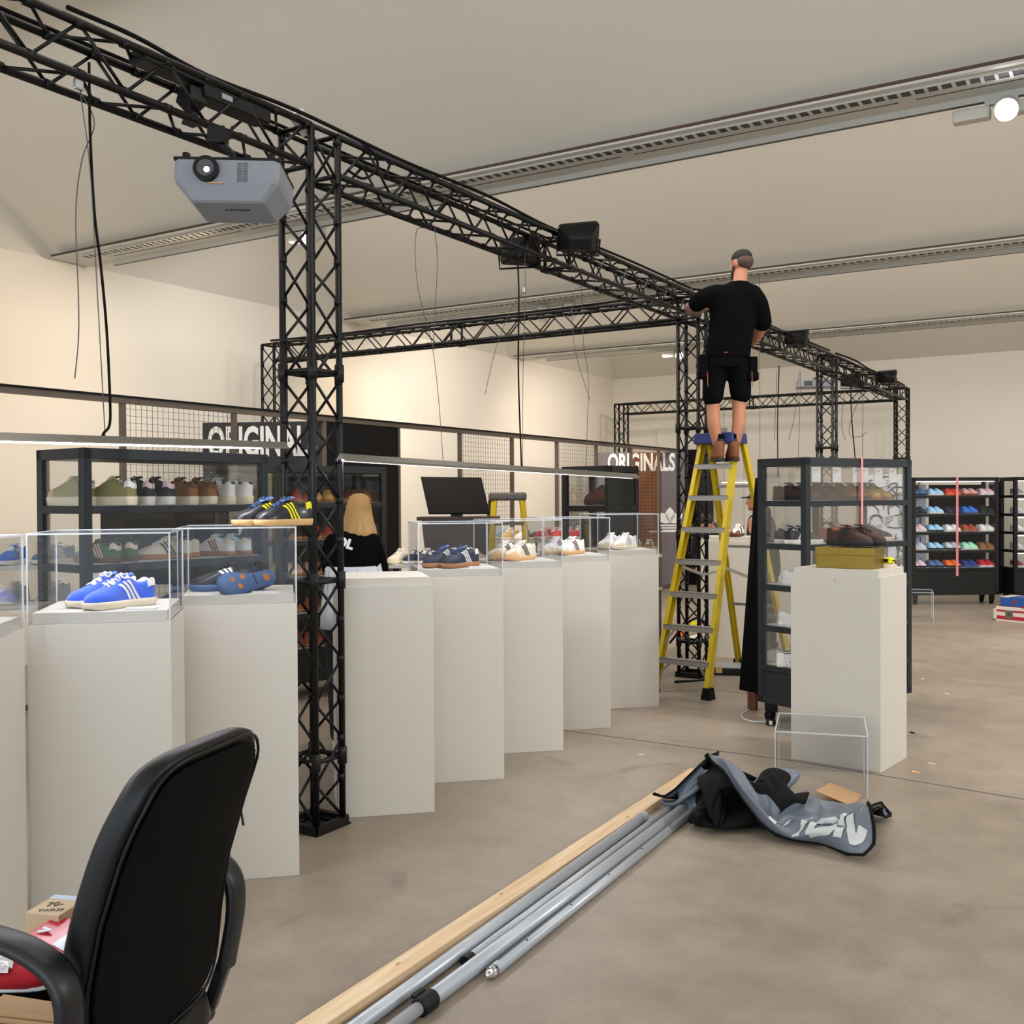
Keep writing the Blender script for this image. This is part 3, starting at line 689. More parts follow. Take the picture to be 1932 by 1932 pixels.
for a0, a1, rx, rz, cx, cz in ((.2, 5.6, .055, .075, -.1, 1.36), (.4, 2.8, .06, .05, -.1, 1.39), (3.6, 5.8, .025, .02, -.11, 1.33)):
    m.tube([(cx+rx*cos(a0+(a1-a0)*k/12), -.004, cz+rz*sin(a0+(a1-a0)*k/12)) for k in range(13)], .004, 4)
m.build('portrait_sketch', 'ink', pp)
# dark door leaning at the back left of the right cabinet
bd = thing('leaning_black_board', 'tall black board leaning against the left side of the right cabinet', 'board', (0, 0, 0))
p1, p2 = at_z(1404, 1303, .14), at_z(1432, 1300, .14)
q1, q2 = V((-2.49, 7.62, 1.74)), V((-2.41, 7.66, 1.74))
m = MB(); a0 = V((-2.66, 7.62, .13)); a1 = V((-2.47, 7.5, .13)); q1 = V((-2.53, 7.62, 1.74)); q2 = V((-2.44, 7.52, 1.74)); e = V((.02, .03, 0))
m.add([a0, a1, q2, q1, a0+e, a1+e, q2+e, q1+e], [(0, 1, 2, 3), (7, 6, 5, 4), (0, 4, 5, 1), (1, 5, 6, 2), (2, 6, 7, 3), (3, 7, 4, 0)]); m.build('board', 'black_cloth', bd)
MB().box((-2.56, 7.52, 0), (-2.5, 7.58, .135)).build('wooden_foot', 'shoe_brown', bd)
# lit cabinets by the end wall
CF = at_d(1722, 1000, 15.15); CF.z = 0; e = at_d(1885, 1000, 15.2); AF = atan2(e.y-CF.y, e.x-CF.x); WF = (V((e.x, e.y, 0))-CF).length
LF = [1.60, 1.33, 1.065, .80, .54]
fc = cabinet(CF, AF, WF, .44, 'lit cabinet of coloured sneakers beyond the right cabinet', levels=LF, m='cab_dark', fp=.05)
MB().box((WF*.33, .405, .55), (WF-.05, .42, 1.76)).build('back_panel', 'paint_black', fc)
MB().box((.05, .425, .56), (WF*.3, .435, 1.76)).build('drawing_panel', 'poster_white', fc)
for q in range(3): linework(fc, WF*.2, .4, 31+q, Matrix.Translation((WF*.13, .41, .8+.4*q)))
for z in LF[1:]+[LF[0]+.24]: MB().box((.06, .034, z+.232 if z < 1.7 else 1.803), (WF-.06, .05, (z+.232 if z < 1.7 else 1.803)+.006)).build('shelf_light', 'led_cool', fc)
rows = [[('denim', 'navy'), ('sky', 'sole_white'), ('coral', 'orange'), ('pink', 'rust'), ('pinkpale', 'sole_white')],
        [('navy', 'sole_black'), ('sky', 'sole_white'), ('navy', 'sole_black'), ('royal', 'sole_blue'), ('black', 'sole_black')],
        [('pinkpale', 'sole_white'), ('sky', 'sole_black'), ('white', 'sole_white'), ('rust', 'sole_gum'), ('white', 'sole_white')],
        [('lightgrey', 'sole_white'), ('sky', 'sole_black'), ('lightgrey', 'sole_black'), ('mint', 'sole_white'), ('tan', 'sole_gum')],
        [('pinkpale', 'sole_black'), ('denim', 'sole_black'), ('orange', 'sole_black'), ('indigo', 'sole_blue'), ('red', 'sole_white')]]
rn = ['top', 'second', 'middle', 'fourth', 'lowest']; cn = ['first', 'second', 'third', 'fourth', 'last']
CNAME = dict(denim='blue grey', sky='pale blue', coral='orange red', pink='dusty pink', pinkpale='pale pink', navy='navy', royal='bright blue', black='black', white='white', rust='rust brown', lightgrey='light grey', mint='mint green', tan='tan', orange='orange', indigo='dark blue', red='red')
for i, row in enumerate(rows):
    for j, (u_, s_) in enumerate(row):
        x = .14+j*(WF-.26)/4
        for s in (-1, 1):
            shoe('%s sneaker, %s of the %s pair on the %s lit shelf' % (CNAME[u_], 'left' if s < 0 else 'right', cn[j], rn[i]),
                 cab_pt(CF, AF, x+s*.052, .19, LF[i]), AF-pi/2+s*.06, dict(upper=u_, sole=s_, lace='lace_white' if u_ in ('royal', 'denim') else u_ if u_ != 'indigo' else 'indigo'), detail=1 if False else 0, side_=-s, group='sneakers in the lit cabinet by the end wall')
C2 = at_d(1914, 1000, 15.1); C2.z = 0
f2 = cabinet(C2, AF, WF, .44, 'dimmer glazed cabinet cut by the right edge of the view', levels=LF, m='cab_dark', fp=.05)
for z in LF: MB().box((.06, .034, z+.205), (WF-.06, .05, z+.211)).build('shelf_light', 'led_cool', f2)
for i in range(5): shoe('sneaker on the %s shelf of the cabinet cut by the right edge' % rn[i], cab_pt(C2, AF, .13, .19, LF[i]), AF-pi/2, dict(upper=['grey', 'lightgrey', 'white', 'lightgrey', 'maroon'][i], sole='sole_white'), detail=0)
b1 = cab_pt(CF, AF, WF+.01, .3, 0); o = MB().box((0, 0, .12), (.19, .03, 1.8)).build('panel', 'paint_black'); o.location = (b1.x, b1.y, 0); o.rotation_euler = (0, 0, AF)
o.name = 'black_panel'; tag(o, 'black panel filling the gap between the two far cabinets', 'panel'); MB().box((.02, .005, 0), (.06, .025, .12)).build('foot', 'paint_black', o)
# pink straps round two cabinets
mat('pink_strap', '#e58f92', .5)
def strap(pts, label, w=.02):
    m = MB(); 
    for a, b in zip(pts, pts[1:]): m.beam(a, b, .003, w, up=(cos(AR), sin(AR), 0))
    o = m.build('ratchet_strap', 'pink_strap'); tag(o, label, 'strap'); return o
x = .585; strap([cr(x, -.004, 1.30), cr(x, -.004, 1.867), cr(x, .437, 1.869)], 'pink strap hanging down the glass of the right cabinet')
m = MB(); x = WF*.50; p = cab_pt(CF, AF, x, -.005, 0); m.box((0, 0, .42), (.035, .003, 1.868)); m.box((0, 0, 1.865), (.035, .44, 1.869)); o = m.build('ratchet_strap', 'pink_strap'); o.location = (p.x, p.y, 0); o.rotation_euler = (0, 0, AF)
tag(o, 'pink strap down the front of the lit far cabinet', 'strap')
# ------------------------------------------------------------ long steel framed partition
PX = -7.2; PZ = 2.44
mat('frame_steel', '#6f655c', .45, .5, .12, 6); mat('mesh_wire', '#5a544e', .5, .6); mat('mesh_warm_lit', '#c89a5c', .4, .7)
mat('banner_dark', '#2b2a2d', .7); mat('banner_grey', '#6e676b', .7); mat('letter_white', '#e9e9e9', .6); mat('warm_rust_tint', '#54261c', .7, 0, .3, 6)
pt = thing('partition', 'long steel framed partition of open and wire mesh bays along the left wall', 'partition', (PX, 0, 0))
ms = [.72, 1.94, 3.16, 4.38, 5.60, 6.82, 8.04, 9.27, 10.50, 11.72, 12.94, 14.18, 15.42, 16.55, 17.73]
MB().box((-.03, ms[0], PZ-.045), (.03, 18.0, PZ)).build('top_rail', 'frame_steel', pt)
MB().box((-.04, ms[0], PZ), (.04, 18.0, PZ+.018)).build('cap_strip', 'paint_black', pt)
for a in ms: MB().box((-.022, a-.02, 0), (.022, a+.02, PZ-.045)).build('upright', 'frame_steel', pt)
for a, b in zip(ms, ms[1:]):
    m = MB().box((-.02, a+.02, .02), (.02, b-.02, .06)); m.build('bottom_rail', 'frame_steel', pt)
for i in (0, 4, 8, 10, 12):
    a, b = ms[i]+.02, ms[i+1]-.02; m = MB(); n = 21; g = 'mesh_warm_lit' if i == 12 else 'mesh_wire'  # one bay has warm light put into its wire colour
    for k in range(1, n): y = a+(b-a)*k/n; m.beam((0, y, .06), (0, y, PZ-.045), .0028, .0028)
    z = .11
    while z < PZ-.05: m.beam((.004, a, z), (.004, b, z), .0028, .0028); z += .0575
    m.build('wire_mesh', g, pt)
MB().box((-.018, ms[6]+.02, .06), (.018, ms[7]-.02, PZ-.02)).build('black_infill', 'paint_black', pt)
MB().box((-.04, 17.76, 0), (.30, 18.38, PZ+.02)).build('end_column', 'paint_black', pt)
def trefoil(parent, cx, cz, s, m, y):
    mb = MB()
    def leaf(a):
        pts = []
        for q in range(13):
            t = q/12; w = .19*s*sin(pi*t)**.8; L = .62*s*t
            pts.append((L, w))
        P = [(L, w) for L, w in pts]+[(L, -w) for L, w in pts[::-1][1:-1]]
        return [(cx+sin(a)*L+cos(a)*w, cz-.12*s+cos(a)*L-sin(a)*w) for L, w in P]
    for a in (0, -.95, .95):
        P = leaf(a); mb.add([(x, y, z) for x, z in P], [tuple(range(len(P)))])
    for k in range(3): mb.box((cx-.42*s+.06*s*k, y-.001, cz-(.26+.1*k)*s), (cx+.42*s-.06*s*k, y+.001, cz-(.20+.1*k)*s))
    return mb.build('leaf_emblem', m, parent)
def banner(p, q, top, label, m, word, size, sx, wz, wx=None):
    p, q = V(p), V(q); w = (q-p).length; a = atan2(q.y-p.y, q.x-p.x)
    t = thing('banner', label, 'banner', (p.x, p.y, 0), a)
    MB().box((0, 0, .04), (w, .006, top)).build('printed_cloth', m, t); MB().box((0, -.06, 0), (w, .06, .04)).build('floor_stand', 'alu', t)
    put_text('lettering', word, size, 'letter_white', t, Matrix.Translation(((wx or w/2), -.003, wz)) @ Matrix.Rotation(pi/2, 4, 'X'), sx, size*.03)
    return t, w
a = at_d(383, 900, 10.75); b = at_d(608, 900, 10.6)
t, w = banner((a.x, a.y, 0), (b.x, b.y, 0), 2.395, 'dark banner with white ORIGINALS lettering behind the mesh left of the nearest tower', 'banner_dark', 'ORIGINALS', .42, .55, 2.18)
trefoil(t, .25, 1.25, .34, 'letter_white', -.003)
a = at_d(1128, 900, 18.3); b = at_d(1292, 900, 18.3)
t, w = banner((a.x, a.y, 0), (b.x, b.y, 0), 2.39, 'grey banner with white ORIGINALS lettering at the far end of the partition', 'banner_grey', 'ORIGINALS', .42, .56, 2.2)
trefoil(t, 1.27, 1.2, .44, 'letter_white', -.003)
MB().box((.55, -.0015, .05), (1.12, 0, 2.385)).build('warm_light_patch', 'warm_rust_tint', t)  # rust tint painted on for warm light seen through the mesh
MB().box((.9, -.002, .98), (1.5, 0, 1.0)).build('printed_rule', 'letter_white', t)
# picture panel on the end wall
for k_, (x_, y_) in enumerate(((-7.1, 19.02),)):
    o = MB().box((0, 0, .9), (1.75, .05, 3.0)).build('blank_panel', 'wall_paint'); o.location = (x_-1.2, y_, 0); tag(o, 'blank white panel on the end wall inside the farthest truss frame', 'panel')
# dark cabinet against the black infill
a = at_d(525, 1000, 8.05); b = at_d(730, 1000, 8.75)
CK = V((a.x, a.y, 0)); AK = atan2(b.y-a.y, b.x-a.x); WK = (V((b.x, b.y, 0))-CK).length
cabinet(CK, AK, WK, .44, 'dark cabinet of brown shoes behind the blonde woman', levels=LV, m='cab_dark', fp=.05)
mat('back_black', '#0e0e10', .6)
def ck(x, y, z): return cab_pt(CK, AK, x, y, z)
o = MB().box((.02, .5, .15), (WK-.02, .52, 1.8)).build('black_backdrop', 'back_black'); o.location = (CK.x, CK.y, 0); o.rotation_euler = (0, 0, AK); tag(o, 'black backdrop board behind the dark cabinet of brown shoes', 'board')
MB().box((.3, .52, 0), (.34, .56, .15)).build('foot', 'back_black', o)
cols = [['rust', 'rust', 'gold', 'brown', 'tan'], ['tan', 'darkbrown', 'rust', 'black', 'grey'], ['cream', 'pink', 'tan', 'royal', 'white'], ['rust', 'rust', 'brown', 'tan', 'rust'], ['brown', 'rust', 'rust', 'brown', 'black']]
for i, row in enumerate(cols):
    for j, c in enumerate(row):
        x = .13+j*(WK-.3)/4
        if i == 0 and j == 0: continue
        pair('%%s %s sneaker of pair %s on the %s shelf behind the woman' % (dict(rust='rust', gold='mustard', brown='brown', tan='tan', darkbrown='dark brown', black='black', grey='grey', cream='cream', pink='pink', royal='blue', white='white')[c], cn[j], rn[i]), ck(x+.02, .2, LV[i]), AK-pi/2-.5, dict(upper=c, sole='sole_gum' if c != 'black' else 'sole_black', lace=c), detail=0, gap=.1, group='sneakers in the dark cabinet')
# small dark case with the giant brown shoe
a = at_d(1060, 1000, 8.95); b = at_d(1149, 1000, 8.6)
CS = V((a.x, a.y, 0)); AS = atan2(b.y-a.y, b.x-a.x); WS = (V((b.x, b.y, 0))-CS).length
cabinet(CS, AS, WS, .42, 'small dark glazed case holding one large brown shoe', levels=[1.53, 1.2, .8, .41], m='cab_dark', fp=.045, solid_sides=(3,), shelf_t=.05)
shoe('very large brown shoe filling the top of the small dark case', cab_pt(CS, AS, WS*.52, .21, 1.53), AS+pi+.1, dict(upper='brown', sole='darkbrown', lining='lining_dark', lace='darkbrown', tab='darkbrown'), style='chunk', scale=1.12)
# monitor on a dark wooden stand
mat('wood_dark', '#3a2a24', .5, 0, .3, 12); mat('screen', '#0b0a0a', .5, spec=.12)
p = at_d(857, 1000, 9.0); t = thing('display_stand', 'dark brown wooden stand under the tilted monitor', 'stand', (p.x, p.y, 0), -YAW)
m = MB(); m.add([(-.27, -.15, 1.41), (.27, -.15, 1.41), (.27, .15, 1.41), (-.27, .15, 1.41), (-.13, -.14, 0), (.27, -.14, 0), (.27, .15, 0), (-.13, .15, 0)], [(0, 1, 2, 3), (7, 6, 5, 4), (0, 4, 5, 1), (1, 5, 6, 2), (2, 6, 7, 3), (3, 7, 4, 0)]); m.build('body', 'wood_dark', t)
MB().box((-.31, -.18, 1.41), (.4, .18, 1.44)).build('top_board', 'wood_dark', t)
t = thing('monitor', 'black flat monitor tilted back on the dark wooden stand', 'monitor', (p.x, p.y, 1.4405), -YAW)
m = MB(); A = [(-.22, -.03, .03), (.31, -.03, .03), (.235, .12, .34), (-.3, .12, .35)]; m.add([V(q) for q in A]+[V(q)+V((0, .03, -.01)) for q in A], [(0, 1, 2, 3), (7, 6, 5, 4), (0, 4, 5, 1), (1, 5, 6, 2), (2, 6, 7, 3), (3, 7, 4, 0)]); m.build('screen', 'screen', t)
MB().box((-.03, .0, 0), (.07, .1, .06)).build('stand_foot', 'black_plastic', t)
# stepladder behind the cases
mat('grey_worn', '#5b5651', .7, 0, .5, 40); mat('ladder_yellow', '#c7ac14', .5, 0, .12, 20, .1, 90)
p = at_d(958, 1000, 9.6); t = thing('stepladder', 'small worn yellow stepladder with a grey cap behind the clear cases', 'stepladder', (p.x, p.y, 0), -YAW+.1)
MB().box((-.17, -.09, 1.575), (.17, .09, 1.65)).build('cap', 'grey_worn', t, bevel=.02)
for s in (-1, 1):
    MB().beam((s*.13, -.06, 1.58), (s*.24, -.32, 0), .05, .03).build('front_rail', 'ladder_yellow', t); MB().beam((s*.15, .06, 1.58), (s*.26, .5, 0), .045, .03).build('rear_rail', 'grey_worn', t)
for k in range(5): z = .27+.27*k; MB().box((-.22+.02*k, -.3+.045*k, z), (.22-.02*k, -.22+.045*k, z+.03)).build('tread', 'grey_worn', t)
# low black screens behind the left cabinet
p = at_d(330, 1000, 7.6); t = thing('monitor', 'black flat screen standing behind the left cabinet shelves', 'monitor', (p.x, p.y, 0), -YAW+.15)
MB().box((-.52, 0, .98), (.45, .035, 1.71)).build('screen', 'screen', t); MB().box((-.03, .035, 0), (.03, .08, 1.5)).build('pole', 'black_plastic', t); MB().box((-.3, -.1, 0), (.3, .25, .02)).build('foot_plate', 'black_plastic', t)
# trestle table and shoe racks behind the plinths
mat('table_white', '#c9c7c2', .6)
def rack(px, d, w, levels, label, rows, dang=0, seed=1):
    p = at_d(px, 1000, d); a = -YAW+dang; t = thing('shoe_rack', label, 'rack', (p.x, p.y, 0), a)
    for z in levels: MB().box((-w/2, -.19, z-.025), (w/2, .19, z)).build('shelf', 'table_white', t)
    for x in (-w/2+.02, w/2-.02):
        for y in (-.17, .17): MB().box((x-.012, y-.012, 0), (x+.012, y+.012, levels[0])).build('leg', 'frame_steel', t)
    rnd = random.Random(seed)
    for zi, (z, row) in enumerate(zip(levels, rows)):
        for j, c in enumerate(row):
            x = -w/2+.09+j*(w-.18)/max(1, len(row)-1)
            q = V((p.x, p.y, 0))+Matrix.Rotation(a, 3, 'Z') @ V((x, 0, 0)); q.z = z+.001
            nm_ = dict(royal='blue', sky='pale blue', cream='cream', red='red', coral='bright red', white='white', navy='navy', maroon='dark red', pink='pink', grey='grey', offwhite='off white', gold='mustard', denim='grey blue', orange='orange', tan='tan')[c]
            shoe('%s sneaker, %s from left, %s, rack %s' % (nm_, ('first', 'second', 'third', 'fourth', 'fifth', 'sixth', 'seventh')[j], ('top shelf', 'second shelf', 'third shelf')[zi], label.split(' rack ')[1]),
                 q, a-pi/2-.5+rnd.uniform(-.25, .25), dict(upper=c, stripe='white' if c != 'white' else 'navy', sole='sole_white' if j % 2 else 'sole_cream', lace='lace_white'), detail=1, side_=1 if j % 2 else -1)
rack(62, 6.2, .86, [1.22, .99], 'white rack at the far left edge', [['royal', 'royal', 'denim', 'sky'], ['offwhite', 'offwhite', 'sky', 'white']], .3, 2)
rack(818, 8.6, .74, [1.06, .8], 'white rack behind the navy shoes', [['cream', 'navy', 'navy', 'grey', 'denim', 'grey'], ['sky', 'royal', 'royal', 'sky', 'sky', 'white']], .1, 3)
rack(990, 10.6, 1.1, [1.17, .93, .7], 'white rack behind the stepladder', [['red', 'sky', 'gold', 'white', 'navy', 'red', 'coral'], ['grey', 'cream', 'red', 'navy', 'white', 'red', 'maroon'], ['cream', 'white', 'gold', 'white', 'grey', 'white', 'navy']], 0, 4)
rack(1075, 10.0, .7, [1.2, .98], 'white rack behind the red striped shoes', [['red', 'coral', 'red', 'red'], ['coral', 'red', 'red', 'maroon']], 0, 5)
rack(1200, 9.4, .42, [1.09, .8], 'white rack at the right end of the clear cases', [['white', 'gold', 'tan'], ['grey', 'white', 'orange']], 0, 6)
# ------------------------------------------------------------ projector, floodlights, cables
p = V((-3.22, 3.07, 2.87)); a = -YAW-.0
t = thing('projector', 'white projector hanging from the nearest overhead truss, lens glowing', 'projector', p, a+.05); t.rotation_euler = (radians(-4), radians(1), a+.02)
B = [(-.21, -.16, .07), (.21, -.16, .07), (.21, .16, .07), (-.21, .16, .07)]
m = MB(); R = []
for z, ix, iy in ((.072, .0, 0), (.0, .0, 0), (-.02, .006, .004), (-.085, .06, .03), (-.09, .07, .04)):
    R.append([V((x*(1-ix/.21), y*(1-iy/.16), z)) for x, y in ((-.19, -.16), (.19, -.16), (.21, -.14), (.21, .14), (.19, .16), (-.19, .16), (-.21, .14), (-.21, -.14))])
m.rings(R); m.build('casing', 'proj_white' if 'proj_white' in MATS else mat('proj_white', '#8f9299', .5, spec=.3), t, bevel=.004)
MB().box((-.21, -.155, .072), (.21, .155, .084)).build('mounting_plate', 'black_plastic', t)
c = V((-.075, -.163, .03)); m = MB(); m.tube([c+V((0, .01, 0)), c+V((0, -.02, 0))], .05, 28); m.build('lens_ring', 'black_plastic', t)
m = MB(); m.tube([c+V((0, -.0205, 0)), c+V((0, -.0215, 0))], .034, 24); m.build('lens', mat('lens_dark', '#0b1524', .08, coat=1), t)
m = MB(); m.tube([c+V((.006, -.022, -.008)), c+V((.006, -.0225, -.008))], .011, 16); m.build('lens_glow', 'lens_glow', t)
m = MB()
for k in range(12):
    for x in (.045, .068): m.box((x, -.1615, -.015+.0065*k), (x+.02, -.1605, -.0125+.0065*k))
m.build('vent_slots', 'slot_dark', t)
MB().tube([(.12, -.1602, .045), (.12, -.1618, .045)], .007, 14).build('sensor', 'grey_plastic', t)
put_text('maker_lettering', 'SONY', .026, 'slot_dark', t, Matrix.Translation((.02, -.045, -.0912)) @ Matrix.Rotation(pi, 4, 'X') @ Matrix.Rotation(pi, 4, 'Z'), 1.5, .0006)
m = MB(); m.box((-.07, -.163, -.026), (-.01, -.161, -.021)); m.build('warning_label', 'shoe_gold', t)
for x in (-.17, .17): MB().tube([(x, -.12, .084), (x, -.12, .11)], .016, 10).build('adjust_foot', 'black_plastic', t)
m = MB(); m.tube([(0, 0, .084), (-.02, 0, .16), (-.08, -.02, .22)], .016, 10); m.box((-.06, -.04, .084), (.06, .04, .1)); m.build('hanging_bracket', 'black_plastic', t)
m = MB(); m.box((-.11, -.05, .19), (-.04, .03, .26)); m.tube([(-.02, -.05, .2), (.0, -.07, .25)], .006, 6); m.build('clamp', 'truss_black', t, bevel=.01)
def flood(loc, size, label, yaw, pit):
    t = thing('floodlight', label, 'floodlight', loc); t.rotation_euler = (pit, 0, yaw); s = size
    m = MB(); m.rings([[V((-s*.5, y, -s*.3)), V((s*.5, y, -s*.4)), V((s*.5, y, s*.4)), V((-s*.5, y, s*.3))] if k else [V((-s*.28, y, -s*.16)), V((s*.28, y, -s*.16)), V((s*.28, y, s*.16)), V((-s*.28, y, s*.16))] for y, k in ((-s*.35, 0), (s*.05, 1), (s*.3, 1))]); m.build('housing', 'black_plastic', t, bevel=.02)
    m = MB(); m.box((-s*.44, s*.3, -s*.24), (s*.44, s*.305, s*.24)); m.build('front_glass', 'screen', t)
    m = MB(); m.tube([(-s*.52, 0, 0), (-s*.52, -.0, -s*.4), (s*.52, 0, -s*.4), (s*.52, 0, 0)], .008, 6); m.build('yoke', 'truss_black', t)
flood((-3.22, 6.10, 3.31), .27, 'black floodlight high on the right side of the overhead truss, nearest one', .6, .5)
flood((-3.62, 6.0, 3.26), .27, 'black floodlight on the left side of the overhead truss, nearest one', .35, .25)
flood((-3.25, 11.2, 3.31), .25, 'black floodlight on the truss just right of the man', .6, .5)
flood((-3.66, 15.3, 3.26), .27, 'black floodlight on the left of the truss, near the farthest tower', .35, .2)
flood((-3.25, 15.75, 3.32), .27, 'black floodlight on the right of the truss, near the farthest tower', .6, .5)
# far projector
t = thing('projector', 'small white projector hung under the truss beside the third tower', 'projector', (-3.75, 13.6, 3.06), .4)
MB().box((-.2, -.15, -.05), (.25, .15, .05)).build('casing', 'proj_white', t, bevel=.01); MB().box((-.12, -.152, -.03), (-.02, -.149, .03)).build('vent', 'slot_dark', t); MB().tube([(0, 0, .05), (.15, 0, .14)], .015, 8).build('bracket', 'truss_black', t)
# control boxes on the truss
for loc, sz, rz, lb in (((-3.42, 2.93, 3.36), (.05, .26, .05), 0, 'long black power box on the top of the nearest truss'), ((-3.42, 3.24, 3.32), (.05, .27, .06), 0, 'second black power box on the truss beside the nearest tower')):
    t = thing('power_box', lb, 'power box', loc, rz); x, y, z = sz; MB().box((-x, -y/1.4, -z/2), (x, y/1.4, z/2)).build('casing', 'black_plastic', t, bevel=.006)
    MB().box((.051, -.1, -.01), (.052, -.04, .012)).build('rating_label', 'grey_plastic', t)
t = thing('clamp_lamp', 'small grey lamp clamped inside the top of the nearest tower', 'lamp', (-3.45, 3.70, 3.40)); m = MB(); m.beam((0, -.03, .03), (.02, .05, -.05), .09, .04); m.build('head', 'rail_white', t, bevel=.008)
t = thing('truss_clamp', 'black winch clamp hanging inside the nearest truss left of the tower', 'clamp', (-3.42, 3.02, 3.24)); m = MB(); m.rings([[V((s*x, s*y, z)) for x, y in ((-1, -1), (1, -1), (1, 1), (-1, 1))] for s, z in ((.035, .08), (.045, .02), (.018, -.02), (.03, -.07))]); m.build('body', 'truss_black', t)
def cable(pts, r, label, m='rubber', cat='cable', n=6):
    o = MB().tube(curve3(pts, n), r, 6).build('power_cable' if r > .004 else 'hanging_wire', m, None, True); tag(o, label, cat); return o
mat('wire_grey', '#5c5a55', .5, .5); mat('wire_red', '#4a1418', .5)
X = -3.378
def yz(x, y): p = at_x(x, y, X); return (p.x, p.y, p.z)
o = thing('wire_gripper', 'small metal wire gripper hooked to the nearest truss', 'gripper', yz(148, 160)); MB().box((-.008, -.02, -.02), (.008, .02, .02)).build('body', 'steel', o, bevel=.006)
cable([yz(168, 118), yz(170, 250), yz(178, 400), yz(190, 500), yz(201, 620), yz(207, 740), yz(207, 800), yz(195, 818), yz(193, 834)], .0055, 'thick black cable dropping from the nearest truss to the lit pendant')
cable([yz(151, 170), yz(170, 320), yz(184, 560), yz(195, 760), yz(199, 836)], .0022, 'thin wire carrying the lit pendant light', 'wire_grey')
cable([yz(150, 170), yz(178, 232), yz(155, 300), yz(143, 400), yz(148, 560), yz(148, 640), yz(141, 714)], .0022, 'loose thin wire dangling beside the thick black cable', 'wire_grey')
cable([yz(806, 430), yz(785, 440), yz(788, 540), yz(815, 650), yz(828, 760), yz(836, 872)], .002, 'thin curved wire holding the left end of the grey pendant', 'wire_grey')
cable([yz(820, 428), yz(825, 500), yz(818, 640), yz(820, 660)], .002, 'short loose wire beside the left pendant wire', 'wire_grey')
cable([yz(976, 480), yz(979, 560), yz(978, 700), yz(984, 884)], .005, 'black cable dropping to the middle of the grey pendant')
cable([yz(990, 480), yz(991, 545), yz(987, 700), yz(986, 884)], .002, 'thin wire beside the middle black cable', 'wire_grey')
o = thing('wire_gripper', 'small steel wire gripper halfway down the middle pendant wire', 'gripper', yz(989, 547)); MB().box((-.01, -.014, -.018), (.01, .014, .018)).build('body', 'steel', o, bevel=.004)
cable([yz(987, 552), yz(966, 580), yz(935, 660), yz(915, 745)], .002, 'loose wire end trailing to the left of the middle cable', 'wire_grey')
cable([yz(1097, 540), yz(1080, 560), yz(1085, 660), yz(1114, 758)], .002, 'loose wire end crossing the right pendant wire', 'wire_grey')
cable([yz(1097, 540), yz(1101, 650), yz(1110, 720), yz(1105, 890)], .002, 'thin wire carrying the right end of the grey pendant', 'wire_grey')
def at(x, y, Y): d = ray(x, y); return tuple(EYE+d*(Y/d.y))
for i, (pts, r, lb) in enumerate((([(1470, 690), (1467, 800), (1468, 900)], .006, 'black cable hanging left of the third tower, thickest'), ([(1508, 700), (1500, 780), (1488, 830)], .003, 'loose wire hanging just left of the third tower'),
    ([(1510, 700), (1508, 800), (1505, 890)], .003, 'straight wire hanging just left of the third tower'), ([(1466, 700), (1463, 780), (1461, 832)], .003, 'short loose wire beside the thickest black cable'))):
    cable([at(x, y, 11.4) if y < 5000 else 0 for x, y in pts], r, lb, 'rubber' if r > .004 else 'wire_grey')
for i, (pts, r, lb) in enumerate((([(1605, 725), (1607, 790), (1613, 860), (1615, 900)], .008, 'black cable hanging between the two farthest towers'), ([(1628, 738), (1628, 800), (1627, 900)], .004, 'straight thin wire between the two farthest towers'),
    ([(1594, 735), (1588, 800), (1595, 830)], .004, 'curved loose wire right of the third tower'), ([(1625, 738), (1604, 800), (1605, 822), (1622, 824), (1636, 815)], .004, 'hooked loose wire between the two farthest towers'))):
    cable([at(x, y, 14.9) for x, y in pts], r, lb, 'rubber' if r > .006 else 'wire_grey')
def trc(x, y, z): return (TX+x, y, z)
cable([trc(.1, 2.4, 3.40), trc(.1, 2.7, 3.405), trc(.06, 3.1, 3.4), trc(.1, 3.6, 3.40), trc(.09, 4.4, 3.392), trc(.1, 5.2, 3.405), trc(.08, 6.0, 3.393), trc(.1, 7.2, 3.4), trc(.08, 8.5, 3.41)], .009, 'thick black cable lying along the top right of the long truss')
cable([trc(-.09, 1.6, 3.39), trc(-.1, 2.6, 3.395), trc(-.08, 3.4, 3.39), trc(-.1, 4.6, 3.395), trc(-.07, 6, 3.39), trc(-.1, 8.6, 3.395)], .008, 'thick black cable lying along the top left of the long truss')
cable([trc(.06, 3.95, 3.38), trc(.12, 4.1, 3.36), trc(.13, 4.15, 3.28), trc(.12, 4.05, 3.2), trc(.1, 3.95, 3.22)], .007, 'loop of black cable at the right of the nearest tower')
cable([trc(.1, 8.5, 3.4), trc(.16, 8.9, 3.43), trc(.14, 9.3, 3.4), trc(.1, 9.8, 3.39), trc(.08, 11, 3.395), trc(.1, 13, 3.40)], .01, 'black cable bundle along the truss past the man')
cable([(-8.5, 8.62, 3.40), (-7.5, 8.64, 3.39), (-6.4, 8.62, 3.395), (-5.2, 8.63, 3.39), (-4.2, 8.62, 3.395), (-3.5, 8.66, 3.42)], .012, 'black cable bundle along the top of the cross truss')
cable([(-8.4, 8.64, 3.165), (-7, 8.62, 3.16), (-5.5, 8.64, 3.162), (-3.7, 8.63, 3.165)], .009, 'black cable along the underside of the cross truss')
cable([trc(.1, 13.3, 3.40), trc(.12, 14.2, 3.41), trc(.09, 15.2, 3.395), trc(.1, 16.4, 3.40), trc(.08, 17.7, 3.395)], .012, 'black cable along the truss between the farthest towers')
